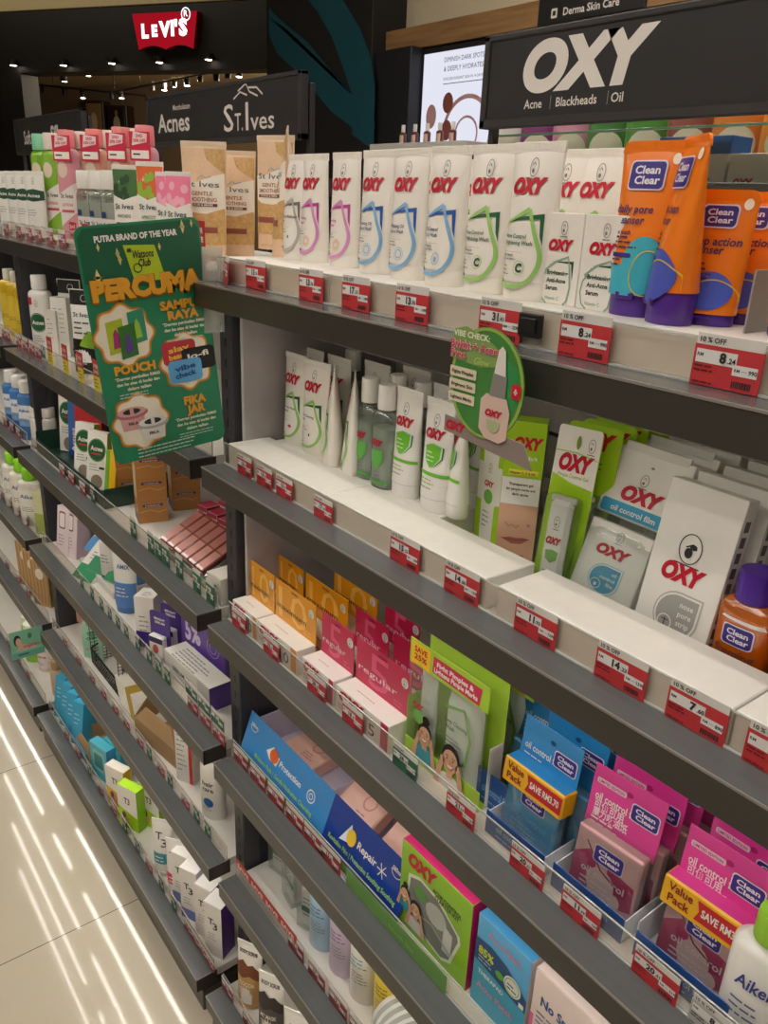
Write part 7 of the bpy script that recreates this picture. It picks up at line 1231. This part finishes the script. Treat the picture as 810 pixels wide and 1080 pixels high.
s = MB(); s.box(-.008, .008, .0008, -YV - .0004, .008, .022, ACRE, .0006); s.build('hanger', o)
# =================================================================== other side of the gondola, seen through the glass
bk_ = MB(); bk_.box(-.6, 1.5, .46, .86, 1.735, 1.76, POST, .002); bk_.box(-.6, 1.5, .459, .465, 1.755, 1.768, BAR, .001); bk_.box(-.6, 1.5, .46, .86, 1.50, 1.52, DECK, .002); bk_.box(-.6, -.57, .46, .86, 0, 1.76, POST, .002); bk_.box(1.47, 1.5, .46, .86, 0, 1.76, POST, .002); bk_.box(-.57, 1.47, .47, .86, 1.2, 1.22, DECK, .002)
tag(bk_.build('shelving_bay'), 'shelving on the far side of the gondola, seen through the glass screen', 'shelf')
ZB = 1.7602
S_xb = carton(.058, .05, .044, '#e2ddd2', lambda b, D, w, h: oxy(b, D, -.1 * w, h * .08, w * .5, w * .18)); S_xb2 = carton(.058, .04, .052, '#e6e1d8', None)
for i in range(5): place(S_xb, 'serum_carton', 'white carton on the far side shelf, %s from the left beyond the orange tubes' % N[i], 'carton', (.40 + i * .062, .50, ZB), 0, 'white cartons on the far side shelf')
BC = [('#1f5a4a', 'dark teal'), ('#2a6a3a', 'green'), ('#dcd8d0', 'white'), ('#7a2f6a', 'purple'), ('#c98aa0', 'pink'), ('#3f7a34', 'leafy green'), ('#4a8a2f', 'fresh green'), ('#8a4a3a', 'brown'), ('#d07a2a', 'orange'), ('#e08a2a', 'bright orange')]
for i, (c1, nm) in enumerate(BC):
    if i < 2: continue
    def ar(b, D, h, w, c1=c1): b.dell(D, 0, h * .55, .4 * w, h * .22, mt('#d8d2b8', .4), 1); b.dlines(D, -.3 * w, .3 * w, h * .3, 3, .01, .003, WHITE, 1)
    place(bottle(.07, .05, .15, c1, c1, .03, .04, .003, ar), 'lotion_bottle', '%s bottle in the back row of the far side shelf seen through the glass' % nm, 'bottle', (-.16 + i * .078, .66, ZB), math.radians(30), 'bottles on the far side shelf')
S_bb = carton(.11, .05, .022, '#1f5490', lambda b, D, w, h: b.dlines(D, -.3 * w, .3 * w, h * .5, 1, .01, .005, mt('#8ab0d8', .4), 1)); place(S_bb, 'storage_carton', 'flat blue carton lying on the white cartons of the far side shelf', 'carton', (.50, .50, ZB + .0443), 0, None)
S_wt = tube(.03, .024, .034, .10, '#e2ded6', lambda b, D, h, w: None, None, .016)
for i in range(7): place(S_wt, 'face_wash_tube', 'small white tube on the lower far side shelf, %s from the left' % N[i], 'tube', (.36 + i * .042, .50, 1.6402), 0, 'small white tubes on the far side shelf')
l_ = MB(); l_.box(.30, .66, .48, .60, 1.5202, 1.640, WHITE, .001); tag(l_.build('riser_board'), 'white step under the small white tubes on the far side', 'riser')
for i in range(4): place(price_tag('24', '.90', '', '#c4c2c4', w=.05, h=.03), 'price_tag', 'pale price label on the far side shelf edge, %s from the left' % N[i], 'price tag', (.40 + i * .085, .4600, 1.724), 0, 'pale labels on the far side shelf edge')
# bottles standing below the lit poster
S_db = bottle(.05, .05, .14, '#6a2a26', '#efe9e0', .05, .03, .004, label_art('#d8b8a8', None, '#000000')); sh_ = MB(); sh_.box(-2.1, -1.45, 1.88, 2.07, 1.94, 1.975, DECK, .002); sh_.box(-2.1, -2.06, 1.9, 2.07, 0, 1.94, POST, .002); sh_.box(-1.49, -1.45, 1.9, 2.07, 0, 1.94, POST, .002); tag(sh_.build('poster_shelf'), 'narrow shelf below the lit poster', 'shelf')
for i in range(5): place(S_db, 'serum_bottle', 'dark red bottle below the lit poster, %s from the left' % N[i], 'bottle', (-1.98 + i * .085, 1.98, 1.9752), 0, 'dark red bottles below the poster', sc=.6)
# black brand plate over the oak board
o = bpy.data.objects.new('wall_sign', None); COL.objects.link(o); q0 = at(568, 14, Y=2.07); q1 = at(651, 2, Y=2.07); q2 = at(568, 28, Y=2.07); o.location = (q0.x, 2.079, q2.z); tag(o, 'small black sign reading Derma Skin Care on the oak board', 'sign')
b = MB(); ww = q1.x - q0.x + .12; hh = .11; b.box(0, ww, -.012, 0, 0, hh, BLACK, .002); b.build('plate', o); b = MB(); D = plane((0, -.012, 0), (1, 0, 0), (0, 0, 1)); b.dtext(D, 'Derma Skin Care', ww * .52, .022, .026, SIGNW, w=ww * .52, bold=.02); b.build('lettering', o); b = MB(); b.drr(D, ww * .14, .018, ww * .20, .05, .004, SIGNW, 1); b.drect(D, ww * .155, .026, ww * .185, .042, BLACK, 3); b.build('emblem', o)
